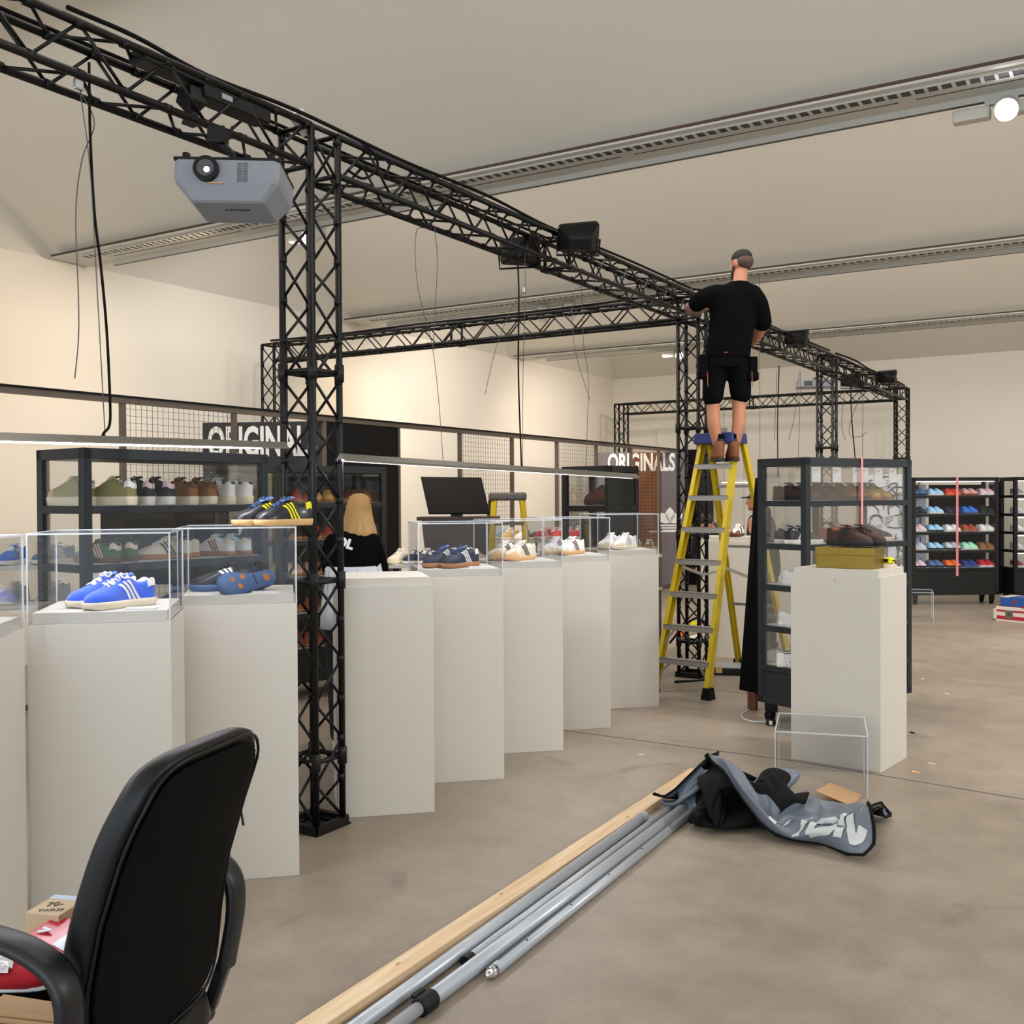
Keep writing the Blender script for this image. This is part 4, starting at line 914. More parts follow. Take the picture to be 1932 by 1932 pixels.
cable([trc(-.3, 8.9, .25), trc(-.2, 9.0, .4), trc(.0, 8.86, .5), trc(.13, 8.9, .35), trc(.14, 8.8, .12), trc(.2, 8.6, .012), trc(.0, 8.3, .012)], .01, 'thick black cable looped round the foot of the second tower')
# ------------------------------------------------------------ people
mat('skin', '#b5795a', .55, 0, .06, 30); mat('skin_tattoo', '#8a6a5c', .55, 0, .45, 26); mat('hair_dark', '#15100d', .8, 0, .3, 90, .4, 200); mat('hair_fade', '#4d3a30', .8, 0, .2, 90)
hb = mat('hair_blonde', '#b98f55', .5, 0, .42, 30, .5, 60)
for n_ in [n for n in hb.node_tree.nodes if n.type == 'TEX_NOISE']:
    mp_ = hb.node_tree.nodes.new('ShaderNodeMapping'); mp_.inputs['Scale'].default_value = (3, 3, .12); lk = n_.inputs['Vector'].links[0]; src = lk.from_socket; hb.node_tree.links.new(src, mp_.inputs[0]); hb.node_tree.links.new(mp_.outputs[0], n_.inputs['Vector']); mat('tee_black', '#060607', .9, 0, .1, 10, spec=.08); mat('short_black', '#080809', .9, 0, .1, 10, spec=.08)
mat('boot_tan', '#7a4424', .7, 0, .15, 20); mat('boot_sole', '#2b2b2d', .8); mat('navy_cloth', '#141c30', .85); mat('shirt_stripe', '#d5d8de', .8); mat('trouser_dark', '#16181d', .85)
def chain(m, pts, rad, n=14, flat=1.0, fdir=None):
    """tapered limb with rounded ends; rad = radii, flat squeezes front to back"""
    P = curve3(pts, 5); k = len(P); R = []
    for i in range(k):
        t = i/(k-1)*(len(rad)-1); a = int(min(t, len(rad)-2)); R.append(rad[a]+(rad[a+1]-rad[a])*(t-a))
    m.tube(P, R, n); m.ball(P[0], R[0], n, 8); m.ball(P[-1], R[-1], n, 8); return m
def torso(m, secs, n=20):
    """secs: (x, y, z, half width, half depth)"""
    m.rings([[V((x+w*cos(2*pi*j/n), y+d*(abs(sin(2*pi*j/n))**.85)*(1 if sin(2*pi*j/n) > 0 else -1), z)) for j in range(n)] for x, y, z, w, d in secs]); return m
def skinmesh(m, name, mt, parent, vox=.012, it=6):
    o = m.build(name, mt, parent, True)
    r = o.modifiers.new('remesh', 'REMESH'); r.mode = 'VOXEL'; r.voxel_size = vox; r.use_smooth_shade = True
    s = o.modifiers.new('smooth', 'SMOOTH'); s.factor = .6; s.iterations = it
    return o
def hand(m, w, d, up, s=1.0, curl=.5):
    """palm from wrist w along d, fingers curling towards -up"""
    w, d, up = V(w), V(d).normalized(), V(up).normalized(); x = d.cross(up).normalized()
    m.beam(w, w+d*.085*s, .075*s, .03*s, up); 
    for i, L in enumerate((.065, .075, .07, .055)):
        b = w+d*.085*s+x*(-.03+.02*i)*s; q = b+d*L*.5*s-up*L*.25*curl*s; e = q+d*L*.2*s-up*L*.5*curl*2*s
        m.tube([b-d*.02*s, b, q, e], [.009*s, .0095*s, .009*s, .0075*s], 8)
    b = w+d*.03*s-x*.035*s; m.tube([b, b-x*.02*s+d*.025*s-up*.01, b-x*.022*s+d*.055*s-up*.02*s], [.012*s, .011*s, .009*s], 8)
def headmesh(m, c, R, s=1.0):
    """R rotates face direction (+y) ; c = centre of skull"""
    c = V(c); f = lambda v: c+R @ (V(v)*s)
    def b(p, r, n=16):
        k = MB(); k.ball((0, 0, 0), (1, 1, 1), n, 11); m.add([c+R @ ((V((q.x*r[0], q.y*r[1], q.z*r[2]))+V(p))*s) for q in k.v], k.f)
    b((0, -.01, .02), (.078, .098, .09)); b((0, .03, -.045), (.058, .062, .06)); b((0, .07, -.085), (.03, .025, .022))
    b((0, .1, -.018), (.014, .022, .026), 10); b((0, .085, .02), (.05, .018, .012), 12)
    for s_ in (-1, 1): b((s_*.078, -.005, -.015), (.01, .02, .032), 10); b((s_*.03, .078, .0), (.013, .012, .009), 8)
    b((0, .083, -.058), (.025, .014, .008), 10)
    return f
def face_bits(parent, c, R, s=1.0):
    c = V(c)
    for s_ in (-1, 1):
        m = MB(); m.ball(c+R @ (V((s_*.03, .085, .003))*s), .009*s, 10, 7); m.build('eye', 'white_plastic', parent, True)
    return
def hairmesh(m, c, R, s=1.0, parts=()):
    c = V(c)
    for p, r in parts:
        k = MB(); k.ball((0, 0, 0), (1, 1, 1), 16, 11); m.add([c+R @ ((V((q.x*r[0], q.y*r[1], q.z*r[2]))+V(p))*s) for q in k.v], k.f)

# --- the man on the ladder
MX = V((-3.02, 8.36, 1.898))
man = thing('person', 'man in black tee and shorts standing on the yellow ladder, arms on the truss', 'person', MX, .551)
b = MB(); Rh = Matrix.Rotation(radians(38), 3, 'Z') @ Matrix.Rotation(radians(-6), 3, 'X'); HC = V((.135, .05, 1.665))
chain(b, [(-.085, .02, .92), (-.10, .04, .68), (-.105, .035, .48), (-.105, .0, .3), (-.07, -.01, .1)], [.07, .07, .058, .056, .038])
chain(b, [(.105, .02, .92), (.115, .04, .68), (.11, .035, .48), (.10, .0, .3), (.055, -.01, .1)], [.07, .07, .058, .056, .038])
torso(b, [(0, .02, .88, .14, .1), (.02, .03, 1.0, .14, .1), (.05, .03, 1.2, .15, .1), (.07, .03, 1.36, .17, .1), (.09, .02, 1.45, .13, .08), (.115, .02, 1.5, .065, .06)])
chain(b, [(.11, .01, 1.45), (.125, .03, 1.56), (.13, .05, 1.62)], [.066, .058, .058])
chain(b, [(-.10, .03, 1.40), (-.21, .04, 1.35), (-.285, .13, 1.30)], [.06, .05, .043]); chain(b, [(-.285, .13, 1.30), (-.2, .26, 1.31), (-.1, .36, 1.36)], [.046, .04, .03])
chain(b, [(.235, .02, 1.37), (.305, .03, 1.27), (.31, .08, 1.12)], [.06, .05, .043]); chain(b, [(.31, .08, 1.12), (.285, .2, 1.05), (.25, .30, 1.02)], [.046, .042, .03])
hand(b, (-.1, .36, 1.36), (.3, .8, .3), (-.2, -.2, 1)); hand(b, (.25, .30, 1.02), (-.2, .9, .1), (0, 0, 1))
headmesh(b, HC, Rh)
body = skinmesh(b, 'body', 'skin', man, .0085, 4)
h = MB(); hairmesh(h, HC, Rh, 1, [((0, -.012, .038), (.080, .096, .078))]); skinmesh(h, 'hair', 'hair_dark', man, .008, 3)
h = MB(); hairmesh(h, HC, Rh, 1, [((0, -.035, .005), (.0805, .078, .07))]); skinmesh(h, 'faded_hair', 'hair_fade', man, .008, 3)
h = MB(); hairmesh(h, HC, Rh, 1, [((0, .055, -.075), (.055, .048, .045)), ((0, .078, -.1), (.035, .035, .04)), ((-.05, .03, -.05), (.018, .03, .045)), ((.05, .03, -.05), (.018, .03, .045))]); skinmesh(h, 'beard', 'hair_dark', man, .008, 3)
face_bits(man, HC, Rh)
h = MB(); chain(h, [(-.245, .08, 1.325), (-.288, .135, 1.30), (-.2, .262, 1.31), (-.13, .33, 1.345)], [.049, .052, .045, .036]); skinmesh(h, 'tattooed_forearm', 'skin_tattoo', man, .01, 3)
s = MB()
torso(s, [(.01, .02, .86, .19, .13), (.02, .02, .95, .19, .13), (.045, .03, 1.08, .19, .13), (.06, .03, 1.2, .195, .13), (.07, .03, 1.33, .205, .12), (.075, .025, 1.40, .20, .11), (.09, .02, 1.46, .15, .09), (.11, .02, 1.505, .075, .072)])
chain(s, [(-.07, .03, 1.40), (-.17, .035, 1.375), (-.235, .07, 1.335)], [.09, .082, .075]); chain(s, [(.21, .02, 1.385), (.265, .02, 1.31), (.31, .04, 1.19)], [.1, .092, .078])
chain(s, [(.31, .04, 1.20), (.315, .045, 1.165)], [.074, .077])
skinmesh(s, 'tee_shirt', 'tee_black', man, .012, 5)
s = MB(); torso(s, [(0, .02, .93, .165, .12), (.0, .02, .84, .175, .125), (.0, .02, .78, .175, .12)])
chain(s, [(-.085, .02, .84), (-.10, .03, .66), (-.112, .03, .545)], [.098, .096, .088]); chain(s, [(.10, .02, .84), (.115, .03, .68), (.125, .03, .565)], [.098, .096, .088])
skinmesh(s, 'work_shorts', 'short_black', man, .012, 4)
for x, y, z, w in ((-.2, .0, .80, .035), (.215, .0, .78, .035)):
    m = MB(); m.box((x-w, y-.06, z-.1), (x+w, y+.06, z+.09)); m.box((x-w*1.3, y-.07, z-.11), (x+w*1.2, y+.05, z-.04)); m.build('tool_pouch', 'short_black', man, bevel=.012)
for x in (-.175, .195): m = MB(); m.beam((x, -.07, .74), (x+.005, -.068, .62), .012, .006); m.build('orange_pull_tab', 'shoe_rust', man)
m = MB(); m.tube([(-.045, -.104, .895), (-.01, -.108, .895)], .006, 6); m.build('red_label', 'shoe_maroon', man)
for sx in (-1, 1):
    x = -.07 if sx < 0 else .055; bo = MB()
    bo.rings([[V((x+w*cos(a), y0+L*sin(a), z)) for a in [2*pi*j/18 for j in range(18)]] for z, w, L, y0 in ((.022, .052, .145, .05), (.05, .052, .14, .05), (.085, .05, .11, .02), (.12, .048, .07, -.01), (.16, .047, .062, -.012), (.165, .042, .055, -.012))])
    o = bo.build('work_boot', 'boot_tan', man, True)
    m = MB(); m.rings([[V((x+.056*cos(a), .05+.15*sin(a), z)) for a in [2*pi*j/18 for j in range(18)]] for z in (0, .024)]); m.build('boot_sole', 'boot_sole', o)
    m = MB(); m.tube([(x, -.01, .15), (x, -.01, .185)], [.05, .046], 14); m.build('boot_collar', 'boot_sole', o)
    m = MB(); m.tube([(x, -.01, .17), (x, -.01, .225)], [.046, .044], 14); m.build('sock', 'tee_black', man)

# --- woman seen from behind at the dark cabinet
p = at_d(662, 1000, 6.6); wo = thing('person', 'blonde woman in a black sweatshirt seen from behind, facing the dark cabinet', 'person', (p.x, p.y, 0), .5)
b = MB(); HC = V((.03, .13, 1.525)); Rh = Matrix.Rotation(radians(-12), 3, 'Z') @ Matrix.Rotation(radians(-28), 3, 'X')
for s_ in (-1, 1): chain(b, [(s_*.08, 0, .86), (s_*.085, .02, .5), (s_*.08, -.01, .08)], [.09, .062, .04]); 
torso(b, [(0, 0, .8, .15, .11), (0, .01, .95, .13, .1), (0, .05, 1.15, .14, .1), (0, .08, 1.28, .15, .09), (0, .1, 1.36, .06, .055)]); chain(b, [(0, .1, 1.34), (.01, .12, 1.43)], [.05, .05])
for s_ in (-1, 1): chain(b, [(s_*.115, .07, 1.28), (s_*.15, .09, 1.2), (s_*.15, .2, 1.08), (s_*.08, .34, 1.06)], [.05, .042, .036, .026]); hand(b, (s_*.08, .34, 1.06), (-s_*.1, 1, .2), (0, 0, 1), .9)
headmesh(b, HC, Rh, .95); skinmesh(b, 'body', 'skin', wo, .01, 4); face_bits(wo, HC, Rh, .95)
h = MB(); n = 40; secs = [(1.635, .012, .015), (1.63, .035, .04), (1.615, .058, .065), (1.59, .068, .085), (1.55, .078, .097), (1.5, .087, .1), (1.45, .1, .1), (1.40, .116, .1), (1.355, .12, .098), (1.315, .07, .07), (1.29, .035, .045)]
h.rings([[V((.03+w*cos(2*pi*j/n)*(1+.035*sin(j*2.9+z*9)), .115-.12*(1.6-z)+d*sin(2*pi*j/n)*(1+.03*sin(j*4.1)), z-(.03*(cos(2*pi*j/n)**4)+.016*sin(j*1.9) if z < 1.38 else 0))) for j in range(n)] for z, w, d in secs]); h.build('long_hair', 'hair_blonde', wo, True)
s = MB(); torso(s, [(0, 0, 1.165, .15, .12), (0, .0, 1.18, .165, .13), (0, .02, 1.24, .17, .125), (0, .04, 1.29, .165, .12), (0, .06, 1.33, .15, .11), (0, .08, 1.38, .11, .09), (0, .09, 1.42, .06, .06)])
for s_ in (-1, 1): chain(s, [(s_*.115, .06, 1.31), (s_*.155, .08, 1.2), (s_*.15, .2, 1.08), (s_*.10, .29, 1.06)], [.075, .062, .055, .045])
skinmesh(s, 'sweatshirt', 'tee_black', wo, .012, 5)
put_text('back_lettering', 'OL', .085, 'letter_white', wo, Matrix.Translation((-.02, -.098, 1.32)) @ Matrix.Rotation(radians(15), 4, 'Y') @ Matrix.Rotation(radians(72), 4, 'X'), 1.0, .004, .004)
s = MB(); torso(s, [(0, 0, .78, .2, .16), (0, 0, .9, .195, .155), (.01, 0, 1.05, .18, .14), (0, 0, 1.16, .165, .13), (0, 0, 1.19, .14, .11)]); s.add([(.16, -.05, .84), (.25, -.02, .92), (.19, .0, 1.19), (.12, -.04, 1.12)], [(0, 1, 2, 3)])
o = s.build('shirt_tail', 'shirt_stripe', wo, True)
for k in range(9):
    a = pi+pi*k/8; m = MB(); m.tube([(.2*cos(a)*1.005, .16*sin(a)*1.01, .79), (.196*cos(a)*1.005, .156*sin(a)*1.01, .9), (.182*cos(a)*1.005, .142*sin(a)*1.01, 1.05), (.166*cos(a)*1.005, .131*sin(a)*1.01, 1.16)], .0015, 4); m.build('grey_stripe', 'grey_plastic', o)
s = MB()
for s_ in (-1, 1): chain(s, [(s_*.08, 0, .88), (s_*.088, .02, .5), (s_*.082, -.01, .1)], [.105, .08, .06])
skinmesh(s, 'trousers', 'trouser_dark', wo, .014, 3)
for s_ in (-1, 1): MB().rings([[V((s_*.085+.045*cos(a), .04+.12*sin(a), z)) for a in [2*pi*j/14 for j in range(14)]] for z in (0, .05)]+[[V((s_*.085+.035*cos(a), .02+.06*sin(a), .09)) for a in [2*pi*j/14 for j in range(14)]]]).build('shoe', 'shoe_white', wo, True)

def figure(loc, rz, H, label, top, lower, bend, cap=False, face=0, hair='hair_dark'):
    k = H/1.75; t = thing('person', label, 'person', loc, rz); t.scale = (k,)*3; b = MB(); c = sin(bend); d = cos(bend)
    def q(x, y, z): z -= .9; return (x, y*d+z*c, .9+z*d-y*c)
    for s_ in (-1, 1): chain(b, [(s_*.09, 0, .9), (s_*.1, .02, .5), (s_*.1, -.01, .08)], [.09, .065, .042])
    chain(b, [q(0, 0, .95), q(0, 0, 1.2), q(0, 0, 1.38)], [.13, .13, .13]); chain(b, [q(0, 0, 1.42), q(0, .02, 1.54)], [.055, .055])
    hc = V(q(0, .03, 1.63)); Rh = Matrix.Rotation(face, 3, 'Z') @ Matrix.Rotation(-bend*.6, 3, 'X'); headmesh(b, hc, Rh)
    for s_ in (-1, 1): chain(b, [q(s_*.19, 0, 1.4), q(s_*.25, .03, 1.12), q(s_*.2, .24, 1.02)], [.052, .044, .03]); hand(b, q(s_*.2, .24, 1.02), (0, 1, 0), (0, 0, 1))
    skinmesh(b, 'body', 'skin', t, .012, 4); face_bits(t, hc, Rh)
    s = MB(); chain(s, [q(0, 0, .88), q(0, 0, 1.2), q(0, 0, 1.36)], [.16, .165, .15])
    for s_ in (-1, 1): chain(s, [q(s_*.13, 0, 1.4), q(s_*.25, .03, 1.12), q(s_*.22, .13, 1.06), q(s_*.2, .22, 1.02)], [.085, .07, .058, .046])
    skinmesh(s, 'jumper', top, t, .015, 4); s = MB()
    for s_ in (-1, 1): chain(s, [(s_*.09, 0, .9), (s_*.1, .02, .5), (s_*.1, -.01, .1)], [.115, .085, .065])
    skinmesh(s, 'trousers', lower, t, .015, 3)
    for s_ in (-1, 1): MB().box((s_*.1-.05, -.09, 0), (s_*.1+.05, .2, .08)).build('shoe', 'black_plastic', t, bevel=.03)
    h = MB()
    hairmesh(h, hc, Rh, 1, [((0, -.015, .035), (.082, .098, .08))]+([((0, .10, .045), (.06, .07, .012))] if cap else [])); skinmesh(h, 'cap' if cap else 'hair', 'navy_cloth' if cap else hair, t, .009, 3)
    if cap: h = MB(); chain(h, [q(-.1, -.02, 1.46), q(0, -.06, 1.5), q(.1, -.02, 1.46)], [.06, .07, .06]); skinmesh(h, 'hood', top, t, .012, 3)
p = at_d(1362, 1000, 12.2); figure((p.x, p.y, 0), .551+pi-.5, 1.75, 'dark haired man in navy bending down, face seen through the yellow ladder', 'navy_cloth', 'trouser_dark', .95, face=.3)
p = at_d(1445, 1000, 10.85); figure((p.x, p.y, 0), .551+.9, 1.68, 'person in dark cap and hoodie half hidden by the right cabinet', 'trouser_dark', 'trouser_dark', .12, cap=True, face=.2)
# ------------------------------------------------------------ yellow ladder
mat('ladder_blue', '#1d2c6b', .45); mat('alu_worn', '#a9a6a2', .4, .6, .18, 30); mat('ladder_side', '#b89b12', .5, 0, .12, 15)
LB = V((-3.215, 7.80, 0)); lad = thing('stepladder', 'tall yellow fibreglass stepladder with aluminium treads, a man standing on it', 'stepladder', LB, radians(-8.3))
HT_, SP = 2.14, 1.5
def fr(s, z): k = z/HT_; return V((s*(.255-.09*k), .68*k, z))
def rr(s, z): k = z/HT_; return V((s*(.265-.10*k), SP-.74*k, z))
for s in (-1, 1):
    for fn, nm in ((fr, 'front_rail'), (rr, 'rear_rail')):
        a, b = fn(s, .06), fn(s, HT_-.06); m = MB(); w = .075 if nm[0] == 'f' else .06
        m.beam(a, b, .006, w, up=(0, 1, 0)) if False else None
        d = (b-a).normalized(); x = V((1, 0, 0)); y = d.cross(x).normalized()
        def slab(x0, x1, y0, y1):
            vs = [P+x*i*s+y*j for P in (a, b) for i, j in ((x0, y0), (x1, y0), (x1, y1), (x0, y1))]
            m.add(vs, [(0, 1, 2, 3), (7, 6, 5, 4), (0, 4, 5, 1), (1, 5, 6, 2), (2, 6, 7, 3), (3, 7, 4, 0)])
        slab(.0, .006, -w/2, w/2); slab(-.03, .0, -w/2, -w/2+.006); slab(-.03, .0, w/2-.006, w/2)
        m.build(nm, 'ladder_yellow', lad)
        f = fn(s, 0); m = MB(); m.add([f+V(q) for q in ((-.04, -.05, 0), (.04, -.05, 0), (.04, .05, 0), (-.04, .05, 0), (-.028, -.04, .09), (.028, -.04, .09), (.028, .04, .09), (-.028, .04, .09))], [(0, 3, 2, 1), (4, 5, 6, 7), (0, 1, 5, 4), (1, 2, 6, 5), (2, 3, 7, 6), (3, 0, 4, 7)]); m.build('rubber_foot', 'rubber', lad)
m = MB(); m.rings([[V((x, .68+y-.0, z)) for x, y in ((-.18+i, -.13), (.18-i, -.13), (.18-i, .13), (-.18+i, .13))] for z, i in ((HT_-.09, -.01), (HT_-.01, 0), (HT_, .01))]); m.build('top_cap', 'ladder_blue', lad, bevel=.008)
zs = [.26+.266*k for k in range(7)]
for z in zs:
    a, b = fr(-1, z), fr(1, z); m = MB(); m.box((a.x+.004, a.y-.045, z-.022), (b.x-.004, a.y-.038, z+.022)); m.box((a.x+.004, a.y-.045, z+.016), (b.x-.004, a.y+.04, z+.022))
    m.build('tread', 'alu_worn', lad)
for k in (1, 3, 5):
    z = zs[k]+.1; a, b = rr(-1, z), rr(1, z); m = MB(); m.box((a.x+.004, a.y-.015, z-.012), (b.x-.004, a.y+.015, z+.012)); m.build('rear_brace', 'alu_worn', lad)
for s in (-1, 1):
    m = MB(); z = 1.02; a = fr(s, z)+V((0, .03, 0)); b = rr(s, z-.08); c = (a+b)/2+V((0, 0, -.06)); m.beam(a, c, .01, .025); m.beam(c, b, .01, .02); m.build('spreader', 'alu_worn', lad)
    for z0, z1 in ((.22, .12), (.52, .36)):
        m = MB(); a = fr(s, z1); c = fr(-s, z0); m.beam(a, a+(fr(s, z0)-a)+V((-s*.12, 0, .03)), .004, .02); m.build('corner_strut', 'alu_worn', lad)
o = MB().box((-.03, -.02, 0), (.03, .02, .05)).build('small_tin', 'grey_plastic'); o.location = lad.matrix_basis @ V((.0, .74, HT_+.0005)); tag(o, 'small grey tin standing on the blue ladder cap', 'tin')
# ------------------------------------------------------------ plinths, case and sneaker beyond the ladder
pB = (-3.36, 9.92); aB = radians(12)
t = thing('plinth', 'tall white plinth seen through the yellow ladder', 'plinth', (pB[0], pB[1], 0), aB); MB().box((-.5, 0, 0), (0, .48, 1.16)).build('body', 'plinth_white', t, bevel=.002); MB().box((-.486, .014, 1.16), (-.014, .466, 1.2)).build('raised_top', 'plinth_white', t)
pair('%s brown and white sneaker on the plinth behind the ladder', V((pB[0]-.22, pB[1]+.15, 1.2006)), LEFT+1.1, dict(upper='white', stripe='brown', sole='brown', lining='white', tab='brown', toe='brown'), gap=.11)
t = thing('plinth', 'second white plinth behind the ladder carrying a clear cover', 'plinth', (-3.12, 11.55, 0), aB); MB().box((-.5, 0, 0), (0, .48, 1.16)).build('body', 'plinth_white', t, bevel=.002); MB().box((-.486, .014, 1.16), (-.014, .466, 1.2)).build('raised_top', 'plinth_white', t)
cover((-3.12, 11.55), aB, .5, .48, .36, 'clear acrylic cover beyond the plinth behind the ladder')
lightbar(at_d(1360, 910, 11.2), at_d(1440, 910, 10.9), 'short lit pendant light seen between the ladder rails', True)
for x in (1366, 1434): q = at_d(x, 909, 11.15 if x < 1400 else 10.95); cable([q+V((0, 0, .03)), q+V((0, 0, .8)), V((q.x, q.y, 3.95))], .0025, 'thin wire above the short lit pendant, %s end' % ('left' if x < 1400 else 'right'), 'wire_grey')
# ------------------------------------------------------------ office chair
mat('leather_black', '#070708', .4, 0, .15, 12, .12, 18, spec=.35); mat('chair_back', '#0d0c0a', .85, 0, .1, 10, .1, 300, spec=.12); mat('arm_plastic', '#14161b', .38)
CT = V((-1.645, 1.445, 1.10)); Fd = V((-.963, -.27, 0)); Sd = V((-.27, .963, 0)); ang = atan2(Fd.y, Fd.x)-pi/2        # local +y = forward, local x = right of sitter
base = CT+Fd*.30; base.z = 0
ch = thing('office_chair', 'black leather office chair turned away, piled with packaging', 'chair', base, ang)
def bk(u, v, d):        # u across -1..1, v up 0..1, d outward to the back
    z = .50+.62*v; y = -.22-.135*(z-.5)/.6+.035*sin(pi*min(1, v*1.15))*1.0-.03*u*u*0
    w = .245*(1-.10*v+.0*v)
    return V((u*w, y-d-.02*u*u*(-1), z))
def outline(k, n=48):
    P = []
    for j in range(n):
        a = 2*pi*j/n; e = .42; x = abs(cos(a))**e*(1 if cos(a) > 0 else -1); z = abs(sin(a))**e*(1 if sin(a) > 0 else -1)
        P.append((x*k, .5+z*.5*k))
    return P
def slab(name, m_, ks):
    R = []
    for k, d in ks: R.append([bk(u, v, d) for u, v in outline(k)])
    m = MB(); m.rings(R); return m.build(name, m_, ch, True, sub=1)
slab('backrest', 'leather_black', [(.35, -.078), (.8, -.082), (.93, -.075), (.99, -.055), (1.0, -.03), (.99, -.004), (.96, .0)])
slab('rear_cover', 'chair_back', [(.965, .001), (.93, .010), (.6, .014), (.25, .014)])
m = MB(); m.tube([bk(u, v, .004) for u, v in outline(.955)], .0035, 6, closed=True); m.build('piping', 'leather_black', ch, True)
m = MB(); q = bk(.99, .66, .0); m.beam(q, q+V((.012, 0, -.045)), .005, .003); m.build('zip_pull', 'steel', ch)
m = MB(); n = 40
R = []
for z, k in ((.40, .8), (.41, .97), (.45, 1.02), (.49, .99), (.505, .85), (.507, .4)):
    R.append([V((.25*k*abs(cos(2*pi*j/n))**.5*(1 if cos(2*pi*j/n) > 0 else -1), .02+.25*k*abs(sin(2*pi*j/n))**.5*(1 if sin(2*pi*j/n) > 0 else -1), z)) for j in range(n)])
m.rings(R); m.build('seat', 'leather_black', ch, True)
for s in (-1, 1):
    c = curve3([(s*.272, -.20, .52), (s*.28, -.222, .66), (s*.28, -.205, .74), (s*.276, -.13, .782), (s*.272, -.02, .798), (s*.272, .07, .79), (s*.272, .115, .74), (s*.268, .11, .58), (s*.24, .08, .43)], 6)
    m = MB(); R = []
    for i, p in enumerate(c):
        d = (c[min(i+1, len(c)-1)]-c[max(0, i-1)]).normalized(); x = V((1, 0, 0)); x = (x-d*x.dot(d)).normalized(); y = d.cross(x); t_ = i/len(c)
        w = .032 if t_ < .75 else .024; h_ = .012
        R.append([p+x*w*a+y*h_*b for a, b in ((-1, -.6), (-.6, -1), (.6, -1), (1, -.6), (1, .6), (.6, 1), (-.6, 1), (-1, .6))])
    m.rings(R); m.build('armrest', 'arm_plastic', ch, True)
    m = MB(); m.beam((s*.272, -.20, .54), (s*.262, -.16, .42), .05, .03); m.beam((s*.262, -.16, .42), (s*.15, -.02, .40), .05, .02); m.build('arm_bracket', 'arm_plastic', ch, bevel=.008)
m = MB(); m.tube([(.1, -.1, .385), (.3, -.12, .375)], .006, 8); m.ball((.315, -.12, .375), (.03, .016, .016)); m.build('tilt_lever', 'arm_plastic', ch, True)
m = MB(); m.tube([(0, 0, .40), (0, 0, .3)], .028, 16); m.tube([(0, 0, .3), (0, 0, .1)], .05, 16); m.build('gas_lift', 'black_plastic', ch, True)
MB().box((-.12, -.14, .385), (.12, .14, .405)).build('seat_mechanism', 'black_plastic', ch)
for k in range(5):
    a = 2*pi*k/5+.3; d = V((cos(a), sin(a), 0)); m = MB(); m.tube([V((0, 0, .11)), d*.28+V((0, 0, .08))], [.035, .02], 8); o = m.build('base_leg', 'black_plastic', ch)
    x = V((-d.y, d.x, 0)); m = MB(); m.tube([d*.29-x*.022+V((0, 0, .0275)), d*.29+x*.022+V((0, 0, .0275))], .027, 14); m.tube([d*.29+V((0, 0, .05)), d*.28+V((0, 0, .08))], .008, 8); m.build('castor', 'rubber', o)
# things piled on the seat
mat('carton', '#b58f66', .7, 0, .06, 10); mat('carton_light', '#c7ac8b', .7, 0, .05, 10); mat('pack_red', '#c41e33', .4, 0, .05, 10, coat=.2); mat('pack_blue', '#b9c6d8', .35, coat=.3); mat('fabric_red', '#b3101f', .8, 0, .1, 20); mat('marker', '#3c4a45', .6)
cm = ch.matrix_basis.copy()
def onseat(x, y, z): return cm @ V((x, y, z))
p = onseat(.215, .215, .508); c = thing('carton', 'small tan carton marked 70 on top, standing on the chair seat', 'carton', p, ang+.05); tr = .551-ang-.05+.12
MB().box((-.055, -.045, 0), (.055, .045, .135)).build('box_body', 'carton_light', c, bevel=.002); m = MB(); m.box((.03, -.0455, .1352), (.054, .0455, .136)); m.build('clear_tape', 'pack_blue', c)
put_text('handwriting', '70-', .034, 'marker', c, Matrix.Translation((-.013, .0, .1362)) @ Matrix.Rotation(tr, 4, 'Z') @ Matrix.Translation((0, .014, 0)), .9, 0, .0004); put_text('handwriting', 'TWR30', .02, 'marker', c, Matrix.Translation((-.013, .0, .1362)) @ Matrix.Rotation(tr, 4, 'Z') @ Matrix.Translation((0, -.022, 0)), .9, 0, .0004)
p = onseat(.10, .125, .508); c = thing('retail_package', 'red and pale blue retail package lying against the chair back', 'package', p, ang+.1)
m = MB(); T_ = [(-.05, -.075, .095), (.095, -.085, .105), (.09, .06, .125), (-.05, .068, .115)]; m.add([(x, y, 0) for x, y, z in T_]+T_, [(0, 3, 2, 1), (4, 5, 6, 7), (0, 1, 5, 4), (1, 2, 6, 5), (2, 3, 7, 6), (3, 0, 4, 7)]); m.build('box_body', 'pack_red', c, bevel=.003)
m = MB(); m.add([(-.047, -.072, .0975), (.092, -.082, .1085), (.088, -.02, .1165), (-.02, -.005, .1085)], [(0, 1, 2, 3)]); m.build('label_field', 'pack_blue', c)
put_text('arrow_emblem', 'V', .035, 'letter_white', c, Matrix.Translation((.02, .035, .121)) @ Matrix.Rotation(-.08, 4, 'Y'), 1, .002, .001)
m = MB(); m.box((.03, -.065, .106), (.06, -.035, .1125)); m.build('product_photo', 'grey_plastic', c)
